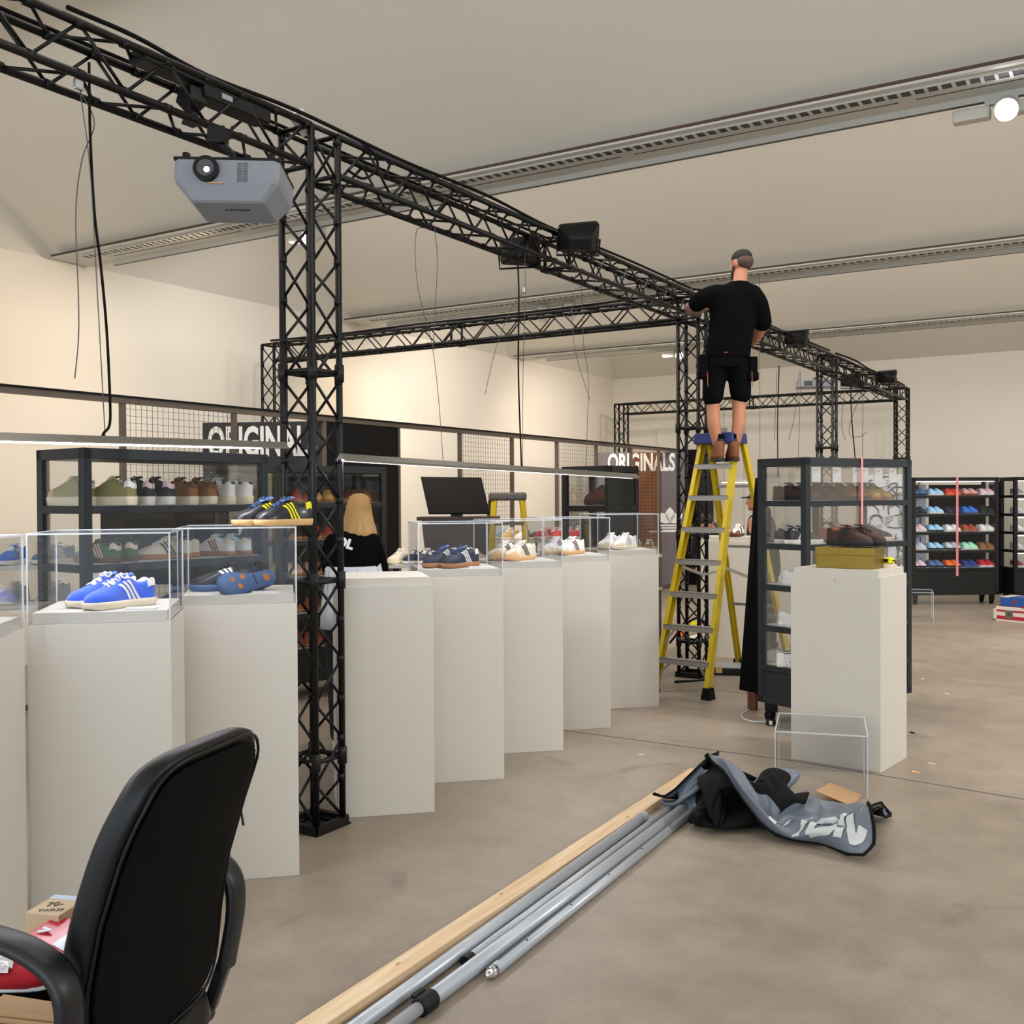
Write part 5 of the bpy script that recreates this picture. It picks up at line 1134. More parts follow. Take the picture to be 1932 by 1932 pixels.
# red black and white striped knitwear in clear film
p = onseat(-.02, .13, .508); c = thing('folded_garment', 'folded red garment with black and white bands in clear film', 'garment', p, ang+.5)
zc_ = 0
for i, (mm_, h) in enumerate((('carton_light', .008), ('tee_black', .028), ('shirt_stripe', .006), ('tee_black', .028), ('shirt_stripe', .006), ('fabric_red', .03))):
    k = 1-.05*i; m = MB(); n = 28; R = []
    for z, e in ((zc_, .97), (zc_+h/2, 1.0), (zc_+h, .96)): R.append([V((.07*k*e*abs(cos(2*pi*j/n))**.6*(1 if cos(2*pi*j/n) > 0 else -1), .12*k*e*abs(sin(2*pi*j/n))**.6*(1 if sin(2*pi*j/n) > 0 else -1), z+.006*sin(3*j*2*pi/n))) for j in range(n)])
    m.rings(R); m.build('fabric_layer', mm_, c, True); zc_ += h
m = MB(); R = []
for i in range(9): R.append([V((-.055+.013*i, .0+.014*j, zc_+.006+.008*sin(i*1.7+j)*cos(j*1.3))) for j in range(8)])
m.grid(R); m.build('clear_film', 'acrylic_edge', c, True)
# crushed cardboard trays
for i, (x, y, z, a_, lb) in enumerate(((-.15, .06, .508, .12, 'flattened brown cardboard tray at the near edge of the seat'), (-.165, -.07, .56, .05, 'folded brown cardboard piece on top of the flattened tray'))):
    c = thing('cardboard_tray', lb, 'cardboard', onseat(x, y, z), ang+a_); rnd = random.Random(i)
    for k in range(5):
        zz = .009*k; m = MB(); w = .07-.006*k; m.add([(-w, -.13+.01*k, zz), (w, -.13, zz+.004), (w, .13, zz+.012), (-w, .12, zz+.006)], [(0, 1, 2, 3)]); m.add([(-w, -.13+.01*k, zz+.002), (-w-.006, -.13, zz+.035), (-w-.004, .12, zz+.03), (-w, .12, zz+.008)], [(0, 1, 2, 3)]); m.build('cardboard_sheet', 'carton', c, solid=.002)
# folded surface of the fabric heap: rows of x, y, z in steps of 2 mm
FOLD_ROWS, FOLD_COLS = 60, 40
FOLDS = [
16,0,69,37,2,76,54,5,83,68,3,87,69,-4,91,68,-6,83,49,-12,81,19,-13,71,-12,-25,58,-21,-44,45,-16,-57,33,-14,-60,34,-12,-54,40,-7,-43,45,4,-35,50,14,-25,51,17,-11,51,22,2,52,28,12,56,34,15,60,40,12,55,42,1,56,33,-14,59,27,-31,56,27,-47,47,24,-57,38,20,-61,31,21,-62,27,25,-64,28,27,-67,30,29,-67,26,34,-69,26,44,-71,28,57,-81,28,72,-96,21,97,-107,11,121,-109,7,130,-109,17,125,-96,14,116,-58,7,
5,-1,59,22,4,68,40,7,74,53,4,75,55,-1,80,47,-5,82,31,-13,68,3,-21,58,-22,-34,43,-25,-60,34,-17,-73,31,-11,-71,28,-6,-64,36,-4,-50,39,-3,-37,43,6,-28,45,17,-19,50,22,-6,52,26,3,53,31,3,57,34,-2,55,35,-15,50,31,-33,51,19,-48,44,14,-64,40,15,-76,35,13,-78,30,11,-77,24,14,-78,25,17,-82,27,17,-82,23,20,-78,20,29,-79,25,44,-79,29,65,-85,29,87,-95,14,108,-105,11,117,-101,13,117,-79,7,109,-36,5,
1,-4,48,12,6,60,28,7,64,39,3,68,39,-3,70,27,-3,73,10,-13,60,-9,-29,44,-23,-50,31,-19,-73,25,-17,-85,25,-10,-79,24,-6,-66,30,1,-53,35,1,-40,41,2,-26,39,11,-17,45,19,-7,45,28,-3,46,29,-5,50,27,-14,53,25,-28,48,22,-44,39,14,-62,30,6,-79,30,4,-91,31,3,-93,26,2,-90,21,5,-92,22,8,-95,25,9,-95,20,11,-88,17,20,-86,21,38,-83,25,62,-78,27,85,-87,20,104,-94,13,113,-89,7,110,-63,5,100,-20,6,
4,-7,39,8,3,51,19,4,59,27,-1,62,26,-4,62,16,-11,59,-6,-18,46,-25,-36,31,-22,-65,21,-19,-84,18,-13,-89,18,-11,-78,19,-9,-63,26,-2,-50,33,5,-40,39,6,-27,39,11,-16,41,20,-11,45,28,-10,43,29,-13,45,25,-23,46,16,-38,45,10,-56,38,2,-75,30,-5,-90,24,-8,-101,26,-5,-106,25,-6,-103,22,-5,-101,18,-3,-102,18,0,-105,19,3,-97,15,15,-92,16,35,-89,22,60,-80,22,87,-82,23,104,-88,16,109,-79,9,102,-51,6,90,-7,6,
6,-5,38,8,0,49,13,0,55,16,-3,57,14,-9,54,4,-20,45,-14,-29,35,-21,-52,21,-24,-77,14,-20,-93,15,-11,-92,15,-8,-75,17,-8,-58,23,0,-46,30,3,-35,36,9,-26,39,15,-19,42,22,-13,41,25,-16,43,32,-20,43,24,-30,40,13,-45,37,2,-66,35,-7,-85,32,-15,-101,25,-17,-109,20,-15,-115,21,-10,-117,21,-12,-113,18,-13,-109,16,-9,-110,16,-2,-105,15,14,-97,15,36,-88,18,63,-82,19,88,-81,18,104,-85,9,104,-72,4,95,-41,5,82,2,8,
7,1,37,8,-2,44,11,-3,50,6,-6,52,1,-13,46,-6,-24,33,-16,-41,26,-16,-67,19,-20,-86,8,-19,-95,9,-8,-90,14,-4,-74,21,-3,-54,21,1,-42,29,6,-32,34,8,-22,35,17,-19,39,25,-17,37,25,-21,39,32,-25,40,26,-36,39,11,-48,30,-1,-69,27,-13,-90,27,-22,-105,20,-24,-117,22,-22,-123,24,-19,-127,19,-17,-123,15,-18,-117,16,-14,-113,13,-1,-110,15,15,-98,21,41,-92,21,66,-81,15,88,-78,13,100,-80,7,99,-65,8,89,-33,6,75,6,11,
11,2,41,13,-2,41,12,-5,45,8,-11,45,-4,-14,37,-14,-27,24,-17,-51,17,-14,-75,16,-16,-92,8,-14,-97,7,-10,-85,13,0,-68,18,4,-49,25,6,-35,29,13,-27,34,14,-16,35,20,-12,39,23,-17,33,24,-22,32,29,-28,35,30,-38,39,18,-51,29,4,-71,23,-11,-92,21,-24,-109,17,-29,-117,25,-32,-125,21,-28,-130,19,-25,-128,15,-25,-120,18,-18,-117,11,-2,-110,10,19,-102,18,46,-96,18,72,-86,16,93,-81,13,99,-75,11,93,-60,4,83,-30,7,70,8,9,
12,6,46,15,1,47,15,-7,45,8,-12,38,-1,-20,33,-12,-37,23,-18,-57,11,-14,-79,10,-12,-91,5,-7,-91,9,-7,-77,9,-1,-59,17,8,-41,24,10,-27,29,12,-18,31,18,-15,37,26,-14,36,32,-19,33,29,-21,28,29,-27,27,34,-33,36,26,-49,31,10,-66,20,-5,-89,18,-20,-110,14,-35,-117,22,-39,-125,21,-37,-132,19,-31,-130,14,-27,-123,16,-18,-121,11,1,-112,10,22,-97,13,51,-90,14,78,-87,8,99,-81,7,103,-72,10,88,-59,7,80,-29,7,66,5,12,
21,22,49,19,15,47,22,2,45,12,-4,36,0,-16,29,-6,-38,21,-15,-58,10,-15,-76,5,-8,-85,4,-1,-83,10,0,-67,11,-1,-46,17,7,-28,24,13,-15,29,16,-10,36,26,-11,32,33,-14,27,40,-16,26,43,-20,25,40,-22,22,38,-28,24,37,-38,32,24,-56,23,7,-78,16,-10,-101,13,-30,-112,14,-40,-120,15,-40,-128,14,-36,-128,14,-28,-124,12,-13,-123,8,8,-113,12,30,-96,10,58,-85,10,84,-79,7,102,-75,10,106,-67,11,89,-57,13,77,-32,7,65,-4,15,
38,33,64,32,28,56,26,17,53,20,5,39,7,-8,28,-2,-30,17,-11,-49,8,-11,-66,8,-6,-73,4,3,-69,6,5,-55,12,8,-34,19,13,-14,24,22,-4,33,29,-9,38,37,-16,34,47,-19,33,55,-20,33,60,-21,31,62,-21,29,56,-19,22,49,-27,22,41,-38,31,24,-59,19,6,-83,13,-15,-102,10,-30,-112,9,-35,-120,8,-31,-121,9,-23,-118,9,-8,-115,4,17,-107,5,42,-90,8,69,-78,7,91,-72,11,108,-69,16,111,-67,13,96,-57,14,77,-40,11,65,-16,9,
58,32,81,51,28,70,42,26,54,31,14,50,19,4,32,6,-17,18,-4,-34,7,-6,-50,10,-2,-55,8,4,-49,6,14,-40,15,20,-21,26,27,-3,29,38,-8,37,43,-21,41,49,-31,36,62,-34,37,71,-37,38,74,-41,34,76,-38,31,78,-31,31,72,-19,24,60,-27,16,49,-40,26,26,-59,14,5,-82,7,-9,-100,6,-19,-108,6,-17,-111,4,-9,-107,10,4,-103,7,28,-93,4,55,-79,4,81,-70,13,102,-62,17,115,-60,16,121,-67,11,110,-58,12,90,-45,16,68,-31,11,
78,47,83,73,36,81,60,29,71,48,20,54,34,8,42,22,-1,25,10,-16,10,8,-31,6,4,-34,11,8,-29,14,18,-19,18,33,-9,25,46,-8,35,54,-22,42,60,-33,44,64,-46,45,74,-54,40,84,-60,41,90,-64,39,92,-64,36,92,-59,32,91,-45,29,85,-25,28,74,-26,21,58,-43,23,35,-62,14,16,-78,10,5,-91,11,4,-95,6,11,-93,8,25,-89,9,47,-79,9,74,-67,15,101,-66,21,116,-69,21,125,-74,14,131,-70,12,127,-61,10,109,-49,13,89,-37,13,
85,58,74,88,54,79,78,47,78,63,33,67,53,14,49,37,-2,41,30,0,22,25,-10,11,24,-17,13,27,-18,16,37,-9,20,51,-9,30,62,-21,38,72,-35,47,76,-50,45,82,-62,49,87,-75,46,93,-85,39,102,-87,39,107,-86,40,107,-82,36,105,-70,37,101,-52,32,95,-29,28,84,-27,17,68,-46,24,49,-62,16,33,-70,19,31,-77,16,36,-74,10,50,-74,14,73,-72,21,100,-70,23,119,-76,24,130,-89,17,133,-95,11,139,-90,7,140,-74,7,130,-56,11,111,-42,12,
81,64,73,88,68,73,93,59,73,79,48,72,66,26,68,57,7,52,49,-4,40,46,-3,27,47,-8,20,51,-12,21,58,-10,27,68,-17,37,78,-33,42,85,-49,42,92,-63,46,96,-77,46,101,-88,48,104,-98,46,111,-101,44,116,-99,44,118,-92,41,117,-82,39,111,-69,39,107,-49,30,101,-24,23,90,-31,16,79,-48,20,67,-57,22,65,-63,21,69,-67,25,83,-74,30,106,-78,29,127,-84,31,136,-102,24,141,-116,19,145,-120,12,148,-113,9,150,-95,10,145,-70,11,130,-48,13,
78,60,78,85,75,74,91,73,70,91,59,66,81,40,72,70,18,69,64,1,57,62,-7,45,63,-7,35,67,-9,30,73,-14,31,79,-24,34,86,-39,35,94,-55,38,101,-71,42,106,-82,44,108,-89,48,111,-94,50,113,-97,47,118,-93,50,123,-86,49,123,-79,43,121,-68,37,115,-54,31,110,-35,26,102,-24,15,97,-38,18,93,-50,21,96,-57,24,105,-64,31,121,-75,35,136,-91,38,146,-112,30,152,-130,25,154,-143,19,156,-143,13,155,-133,9,155,-112,10,152,-84,14,144,-54,13,
65,46,77,76,69,74,84,77,68,88,68,62,88,50,65,83,30,70,75,13,64,68,3,53,72,-6,47,74,-11,41,78,-16,37,81,-23,38,87,-34,39,95,-50,42,102,-65,45,108,-75,46,112,-77,49,116,-77,53,115,-75,46,120,-70,44,122,-63,47,128,-57,41,122,-51,37,116,-39,32,117,-26,23,111,-26,13,106,-34,16,107,-43,20,116,-55,22,129,-68,26,143,-87,29,155,-112,29,165,-136,29,167,-154,24,170,-162,14,167,-161,8,165,-147,5,160,-122,5,155,-89,7,153,-54,12,
53,29,56,62,54,75,73,70,70,80,67,63,82,54,61,78,38,69,72,22,62,67,9,52,74,0,43,78,-5,32,83,-8,26,86,-8,29,86,-12,33,93,-28,34,100,-43,37,106,-51,38,108,-49,41,111,-45,45,111,-42,38,114,-37,36,118,-30,37,123,-26,33,122,-23,26,114,-15,24,110,-11,14,115,-18,7,121,-30,8,117,-34,16,121,-51,23,134,-76,21,147,-101,21,158,-129,19,170,-151,17,180,-164,17,181,-170,11,177,-162,7,170,-145,8,160,-119,12,163,-81,6,162,-42,12,
43,9,33,51,37,59,62,54,72,73,58,68,75,53,66,69,38,67,65,22,57,69,12,46,76,3,29,83,5,19,95,11,16,97,17,20,89,19,20,90,7,27,96,-7,28,102,-13,29,104,-12,25,105,-8,30,110,-4,26,113,-2,23,115,2,27,120,2,23,121,2,15,116,5,11,128,-3,8,142,-15,7,148,-27,5,138,-33,11,125,-37,25,137,-67,26,152,-99,23,164,-129,20,175,-150,16,185,-160,15,187,-162,7,180,-151,10,169,-133,14,165,-101,16,163,-62,13,180,-25,17,
53,-13,14,45,19,38,46,41,58,58,49,63,63,44,61,61,32,56,62,18,42,71,12,26,81,12,14,98,26,8,106,41,12,116,47,13,113,50,17,102,44,17,97,37,20,97,28,27,102,29,25,104,29,27,108,27,27,107,23,22,109,19,19,116,15,19,121,15,15,130,11,9,147,1,7,166,-12,4,176,-24,6,167,-33,9,141,-27,18,133,-49,35,149,-84,32,161,-115,28,172,-136,24,179,-143,21,184,-139,17,175,-127,18,163,-106,23,159,-73,20,176,-41,19,203,-11,22,
62,-37,8,54,2,20,39,24,39,47,36,49,54,33,48,55,20,41,63,16,24,76,19,15,92,35,9,107,54,6,120,69,7,127,77,10,130,79,14,123,74,17,112,68,15,109,63,20,110,58,22,112,51,22,114,40,25,114,28,26,113,18,24,120,11,27,126,8,22,136,14,11,156,7,5,181,-9,6,196,-24,6,191,-32,12,163,-23,12,138,-28,29,145,-61,40,156,-92,38,165,-111,35,172,-116,34,172,-111,32,166,-94,30,160,-70,29,169,-44,26,190,-19,24,215,5,28,
58,-55,7,57,-18,8,43,9,24,39,24,32,47,23,33,54,19,23,66,20,13,84,36,8,100,55,10,114,74,9,122,89,6,125,95,8,127,97,13,129,93,18,123,87,18,120,78,22,119,67,27,113,53,29,113,35,32,113,15,33,111,-1,31,121,-10,32,129,-10,31,132,1,16,157,12,7,187,-6,6,206,-21,7,206,-28,13,181,-21,12,148,-14,17,147,-36,39,154,-62,42,161,-78,39,166,-81,43,169,-74,38,169,-59,33,166,-39,31,176,-22,21,191,-3,24,210,15,32,
53,-66,7,55,-31,8,52,0,11,42,15,19,41,21,19,52,19,17,69,30,12,86,47,10,100,66,9,112,81,8,118,92,7,118,99,8,118,100,13,121,95,16,116,90,20,112,80,26,112,63,31,111,41,37,108,16,38,106,-9,37,113,-28,39,122,-37,42,126,-33,43,133,-16,25,150,16,10,185,3,7,208,-13,8,209,-21,15,189,-18,12,161,-11,10,150,-17,28,155,-37,35,159,-45,39,164,-46,40,169,-41,38,174,-30,34,176,-19,28,176,-9,21,180,1,24,192,10,26,
48,-70,7,50,-41,12,50,-11,9,46,9,8,44,15,13,49,24,12,65,35,13,81,49,12,94,65,6,102,79,5,105,86,8,108,85,10,106,88,16,110,85,16,112,78,19,104,69,26,106,48,30,103,23,38,101,-6,45,107,-34,48,117,-54,51,125,-64,51,124,-56,54,135,-31,39,140,7,18,177,16,8,201,-1,11,203,-11,18,188,-13,15,169,-8,9,153,-7,17,156,-18,24,161,-24,26,164,-22,30,167,-21,26,171,-17,26,170,-16,32,171,-10,36,166,-4,38,170,1,39,
41,-70,6,47,-45,8,47,-17,5,42,4,6,41,15,7,46,22,6,57,32,7,71,43,7,78,55,7,83,66,5,84,74,7,88,71,11,93,69,14,98,69,19,101,65,18,98,53,24,97,32,31,99,4,37,102,-29,42,109,-58,53,117,-79,58,124,-88,57,127,-76,59,137,-44,49,139,-4,28,162,22,14,186,11,15,189,-1,14,182,-4,12,169,-6,14,159,-1,13,158,-6,17,161,-12,17,164,-12,19,165,-9,23,166,-8,28,158,-13,32,153,-21,42,148,-25,55,144,-22,61,
38,-63,5,43,-44,13,45,-19,9,41,3,9,34,14,7,35,21,6,42,29,8,53,33,12,59,43,9,61,50,6,61,57,9,68,56,14,76,54,16,85,55,17,91,51,18,90,41,26,93,18,30,97,-13,35,103,-47,43,109,-78,54,116,-100,60,123,-104,63,128,-88,65,132,-52,57,137,-15,35,146,17,22,168,20,20,172,13,15,169,8,12,168,4,13,167,1,15,165,-2,18,161,-5,18,162,-8,20,161,-4,26,157,-9,37,146,-19,46,135,-34,56,128,-45,69,122,-44,79,
33,-54,9,40,-37,10,46,-13,14,40,6,17,27,15,14,21,19,9,23,24,11,32,23,15,38,28,18,38,33,11,39,41,9,49,43,14,61,43,15,74,44,17,82,42,19,84,31,26,88,9,32,94,-24,39,100,-60,49,106,-93,58,112,-113,66,121,-112,70,122,-92,66,126,-56,60,131,-22,41,138,5,30,148,17,29,157,13,26,163,10,29,159,9,24,157,5,21,161,4,24,161,2,28,155,-3,27,151,-9,32,144,-14,47,134,-27,61,121,-44,69,111,-59,79,105,-62,91,
29,-40,13,37,-25,8,38,-4,11,30,7,21,16,9,15,6,12,14,5,14,18,11,10,20,18,10,22,22,16,23,23,26,17,33,35,18,50,38,20,66,40,20,75,36,21,79,26,24,83,3,32,95,-27,44,105,-64,57,113,-97,65,111,-114,75,120,-110,76,117,-89,68,120,-57,58,127,-28,45,129,-5,35,131,7,35,138,7,36,143,5,37,144,3,34,145,-1,32,150,-1,33,151,-1,38,146,-7,38,139,-15,40,134,-24,53,122,-33,69,111,-48,81,100,-64,84,95,-72,93,
25,-24,5,31,-10,6,29,5,14,16,1,19,0,4,15,-12,4,17,-10,-3,20,-5,-8,19,3,-8,18,9,-2,25,13,12,26,23,26,20,45,32,24,63,39,24,71,37,25,76,27,29,86,3,36,90,-32,41,102,-69,58,113,-96,71,115,-111,77,121,-104,81,122,-81,70,117,-54,59,122,-31,46,123,-15,37,124,-6,39,123,-2,43,128,-4,43,133,-6,43,135,-10,42,138,-6,43,139,-5,47,138,-12,49,132,-20,50,125,-33,56,116,-41,69,103,-50,81,93,-61,88,92,-69,96,
20,-3,4,24,7,8,16,0,10,-1,-4,12,-15,-6,15,-24,-13,19,-23,-21,17,-18,-24,14,-11,-23,16,-5,-12,23,3,5,27,18,24,24,45,32,30,66,39,29,76,42,25,80,32,30,87,5,39,92,-34,47,99,-73,57,108,-99,71,111,-105,81,116,-92,78,119,-70,72,116,-46,60,116,-30,49,117,-21,40,120,-14,38,121,-15,40,120,-11,44,123,-9,46,127,-12,47,129,-14,48,130,-12,52,128,-15,53,127,-23,55,119,-31,61,111,-41,68,102,-51,76,91,-57,84,91,-59,95,
14,18,6,7,8,6,-5,-7,5,-21,-10,9,-30,-19,12,-36,-29,16,-34,-36,11,-30,-39,11,-23,-33,17,-15,-18,23,-5,5,25,17,27,24,47,37,27,69,46,29,81,48,26,81,38,33,80,9,39,88,-30,48,95,-73,57,102,-96,71,107,-94,81,112,-80,76,110,-60,63,111,-40,56,111,-27,49,112,-22,41,116,-16,40,120,-20,41,120,-21,43,119,-17,44,123,-16,43,125,-17,44,126,-21,46,125,-22,47,123,-28,49,116,-29,58,110,-34,68,99,-43,74,93,-49,80,93,-47,91,
-3,15,9,-14,1,8,-25,-13,3,-37,-24,9,-44,-33,13,-46,-41,6,-45,-47,8,-41,-47,14,-32,-38,20,-21,-20,26,-4,3,29,18,29,28,51,43,26,75,51,23,87,55,26,88,41,31,82,9,42,85,-37,46,93,-70,60,99,-86,73,106,-81,75,108,-63,73,107,-45,62,105,-30,53,106,-21,47,109,-17,45,111,-15,42,113,-20,44,117,-22,42,117,-21,45,119,-20,48,121,-16,48,121,-19,51,119,-21,53,121,-24,55,114,-24,54,107,-29,63,99,-39,68,90,-41,76,95,-38,83,
-17,9,5,-29,-6,6,-39,-20,8,-49,-32,9,-55,-41,7,-56,-49,8,-52,-49,12,-47,-44,16,-36,-36,26,-21,-15,30,-1,11,34,28,37,31,61,51,25,84,63,23,93,63,25,95,47,30,89,11,42,87,-33,52,87,-65,60,95,-73,71,100,-65,68,101,-47,61,101,-27,56,105,-16,54,106,-10,53,109,-10,53,113,-9,51,113,-14,55,117,-14,54,118,-11,51,120,-11,51,122,-9,51,124,-9,52,124,-12,56,124,-14,58,119,-18,60,107,-23,61,99,-31,68,91,-36,73,99,-34,78,
-27,10,4,-40,-6,4,-50,-19,9,-57,-30,7,-60,-40,9,-60,-46,15,-53,-41,15,-47,-38,23,-33,-25,23,-18,-1,32,5,27,37,38,48,29,73,63,19,94,74,20,100,74,28,100,53,33,89,15,44,85,-28,54,81,-54,60,90,-58,63,95,-44,63,95,-24,59,96,-7,57,103,0,62,109,2,67,108,4,61,111,4,57,113,4,62,118,7,62,119,7,58,118,3,55,118,3,52,121,4,51,124,3,53,124,-2,60,125,-10,64,112,-18,66,97,-26,66,94,-34,71,102,-30,76,
-33,18,4,-43,0,8,-47,-14,12,-51,-26,13,-56,-31,16,-57,-33,21,-49,-30,22,-40,-24,19,-27,-6,23,-7,18,29,20,41,28,57,59,19,87,78,17,103,89,24,110,85,30,107,59,36,96,17,44,81,-21,54,79,-40,61,83,-37,68,88,-18,67,91,1,64,96,12,65,98,20,65,104,26,63,103,27,58,96,24,55,96,24,50,100,28,53,103,27,50,103,22,46,104,18,48,110,18,47,115,18,51,120,13,57,125,3,63,113,-12,68,97,-24,71,93,-29,75,103,-22,74,
-28,31,9,-38,16,11,-39,0,11,-39,-11,13,-46,-13,18,-49,-11,22,-39,-9,22,-28,-1,16,-11,16,21,10,37,23,42,57,20,75,75,13,103,94,16,114,103,26,114,96,33,105,67,40,97,24,45,88,-10,58,81,-21,62,80,-11,67,85,9,64,86,24,59,86,35,58,89,42,59,94,49,57,89,50,51,82,48,48,80,48,41,83,55,43,91,52,43,92,45,40,91,39,45,98,38,48,106,35,50,113,28,56,122,14,63,112,-4,67,94,-20,71,97,-27,80,102,-15,78,
-17,53,8,-24,37,8,-28,23,8,-27,14,9,-27,10,12,-30,13,15,-26,18,17,-13,27,18,5,42,20,33,57,17,64,73,7,95,95,12,112,115,23,118,120,29,110,107,30,100,73,36,90,31,42,86,4,58,79,-1,56,78,15,58,77,34,53,76,48,47,76,59,49,79,65,49,82,72,48,78,73,41,73,73,34,73,75,28,76,79,29,80,79,33,86,71,35,83,60,37,87,56,46,97,54,48,108,44,52,119,27,63,113,2,72,94,-15,74,99,-21,84,109,-9,78,
4,69,6,-7,59,11,-12,48,7,-11,41,6,-11,38,9,-6,37,10,-5,45,16,6,54,23,29,63,18,56,78,8,87,96,8,111,117,13,118,134,28,113,132,36,107,113,36,96,77,30,83,38,38,81,16,48,73,21,50,68,40,49,68,57,38,67,71,35,67,80,34,70,85,34,72,92,34,71,95,28,68,95,22,70,100,20,72,102,23,77,100,26,82,93,27,79,82,28,80,76,37,89,72,43,101,61,50,115,39,64,111,10,73,97,-13,77,102,-14,87,110,0,81,
28,76,6,14,72,9,5,67,9,6,61,9,8,59,12,12,60,7,20,63,13,32,72,21,49,84,9,76,100,8,103,119,6,114,139,20,107,145,35,109,140,41,102,114,40,90,76,32,76,42,35,71,25,42,70,40,42,60,61,39,59,80,29,60,91,25,62,98,20,62,103,20,61,108,21,61,114,19,65,114,14,66,118,13,66,116,16,71,111,16,75,107,17,73,101,20,75,96,30,81,89,39,90,73,49,109,51,65,108,18,74,95,-6,73,102,-5,86,109,12,84,
35,88,8,25,81,13,18,77,16,12,75,19,14,74,22,19,74,21,28,81,20,40,90,13,60,100,8,87,117,7,109,129,20,103,150,26,103,151,37,101,137,41,99,107,31,82,70,27,66,43,35,62,31,43,59,50,42,53,74,34,53,95,27,55,106,20,59,114,15,61,119,12,64,122,11,67,124,9,69,123,11,70,122,11,71,122,14,68,118,18,73,117,15,74,115,18,76,110,24,83,102,29,92,86,42,104,61,66,105,27,77,93,1,77,101,4,85,110,21,93,
30,85,5,18,79,8,11,80,11,7,82,15,9,83,20,15,85,23,24,90,16,37,97,8,59,108,8,85,124,10,107,131,26,97,146,30,93,143,37,97,122,33,88,90,23,65,58,27,51,38,36,53,37,42,62,52,48,55,80,39,52,103,30,53,116,19,56,123,12,60,128,10,65,130,10,68,130,14,66,129,20,68,126,22,73,125,23,73,122,23,71,119,20,73,120,18,75,117,22,80,111,28,93,98,39,103,72,65,101,35,80,90,8,82,98,11,87,107,28,92,
11,78,19,3,74,21,0,67,22,-2,65,17,-4,70,17,-2,77,20,6,86,16,19,93,7,41,107,10,66,117,9,93,121,16,100,125,24,95,118,24,84,94,19,59,67,23,32,45,38,20,28,39,29,29,41,52,46,50,65,67,44,60,90,34,58,106,25,61,116,20,63,120,18,60,122,19,59,120,23,58,115,29,61,111,31,62,113,36,66,114,37,68,112,32,72,117,28,78,121,26,80,115,31,87,100,41,100,76,68,95,38,77,89,12,88,98,13,95,102,29,96,
2,69,28,-13,61,32,-19,54,32,-21,48,30,-25,53,31,-23,56,26,-20,65,22,-6,74,13,9,93,9,33,109,13,59,107,13,71,103,14,65,91,15,44,71,23,14,49,34,-11,25,49,-18,8,52,-3,6,51,18,30,48,48,51,51,66,64,52,68,82,40,67,95,33,71,101,33,70,102,35,65,98,38,61,90,41,58,87,47,63,89,51,68,91,53,73,96,47,77,105,40,78,116,38,86,116,38,92,103,47,97,76,72,92,38,83,89,13,95,98,11,101,100,26,102,
-10,51,29,-23,40,41,-32,33,46,-35,25,44,-40,27,46,-44,30,44,-43,35,36,-34,46,27,-16,61,16,-5,87,16,17,94,24,28,87,26,23,75,32,1,55,42,-26,31,57,-48,5,71,-53,-12,77,-38,-16,74,-17,8,64,6,35,53,33,51,57,56,57,62,59,66,51,64,74,52,70,74,53,71,72,60,67,72,67,63,71,72,62,73,77,63,78,78,66,85,70,69,96,58,79,102,51,84,107,49,89,98,57,92,74,81,85,35,87,86,13,103,96,10,108,103,24,108,
-15,37,35,-27,24,44,-35,13,51,-39,5,52,-44,1,49,-50,-1,47,-49,3,41,-41,14,40,-31,33,31,-26,56,18,-16,76,24,-7,75,33,-9,63,40,-30,47,45,-54,22,57,-75,-6,67,-81,-21,78,-70,-24,85,-45,-6,80,-21,14,69,-3,37,64,16,49,63,31,53,66,39,56,70,42,59,71,44,57,75,43,59,77,38,63,75,33,68,77,34,66,82,44,67,78,56,76,70,66,93,67,78,96,65,81,86,62,79,70,84,74,31,89,79,13,106,90,15,110,99,24,111,
-10,35,30,-19,20,43,-22,4,49,-27,-7,51,-31,-14,50,-36,-19,46,-42,-18,41,-40,-8,41,-37,11,32,-38,38,25,-35,65,20,-30,71,33,-30,62,41,-35,48,51,-61,34,59,-75,7,73,-89,-5,83,-81,-10,91,-57,-6,96,-30,7,90,-13,24,83,-4,38,78,5,47,72,11,52,72,17,56,69,18,61,71,18,64,75,12,64,78,8,61,80,12,57,79,17,60,75,34,64,70,52,75,65,59,89,72,70,86,77,63,66,86,60,34,94,73,26,112,82,24,107,91,30,101,
-21,22,23,-13,25,31,-22,17,37,-30,6,39,-25,-3,39,-25,-9,35,-31,-7,33,-40,0,28,-50,20,32,-49,47,27,-52,66,25,-48,61,41,-46,68,48,-34,65,55,-41,53,60,-59,32,68,-70,18,80,-66,12,88,-47,13,95,-25,20,100,-11,33,98,-5,46,92,-6,54,86,-3,61,83,-3,63,79,-3,67,76,-3,68,77,-6,65,75,-7,62,69,-4,61,65,3,67,68,17,71,70,33,71,66,45,76,67,50,82,75,44,64,86,50,43,103,69,42,114,73,37,107,80,38,96,
-44,27,16,-29,26,18,-23,35,20,-27,31,28,-26,23,30,-21,18,28,-28,18,26,-39,28,22,-53,44,22,-55,52,30,-66,45,42,-64,37,53,-69,45,52,-58,55,59,-46,66,65,-36,55,70,-36,36,70,-34,28,76,-30,33,89,-24,47,94,-23,55,85,-20,65,85,-19,72,90,-18,76,86,-19,75,80,-23,74,77,-22,73,77,-21,68,77,-19,66,76,-17,69,69,-10,74,67,1,75,68,16,75,74,29,75,76,32,82,76,33,70,93,44,57,111,64,58,114,65,52,107,70,51,95,
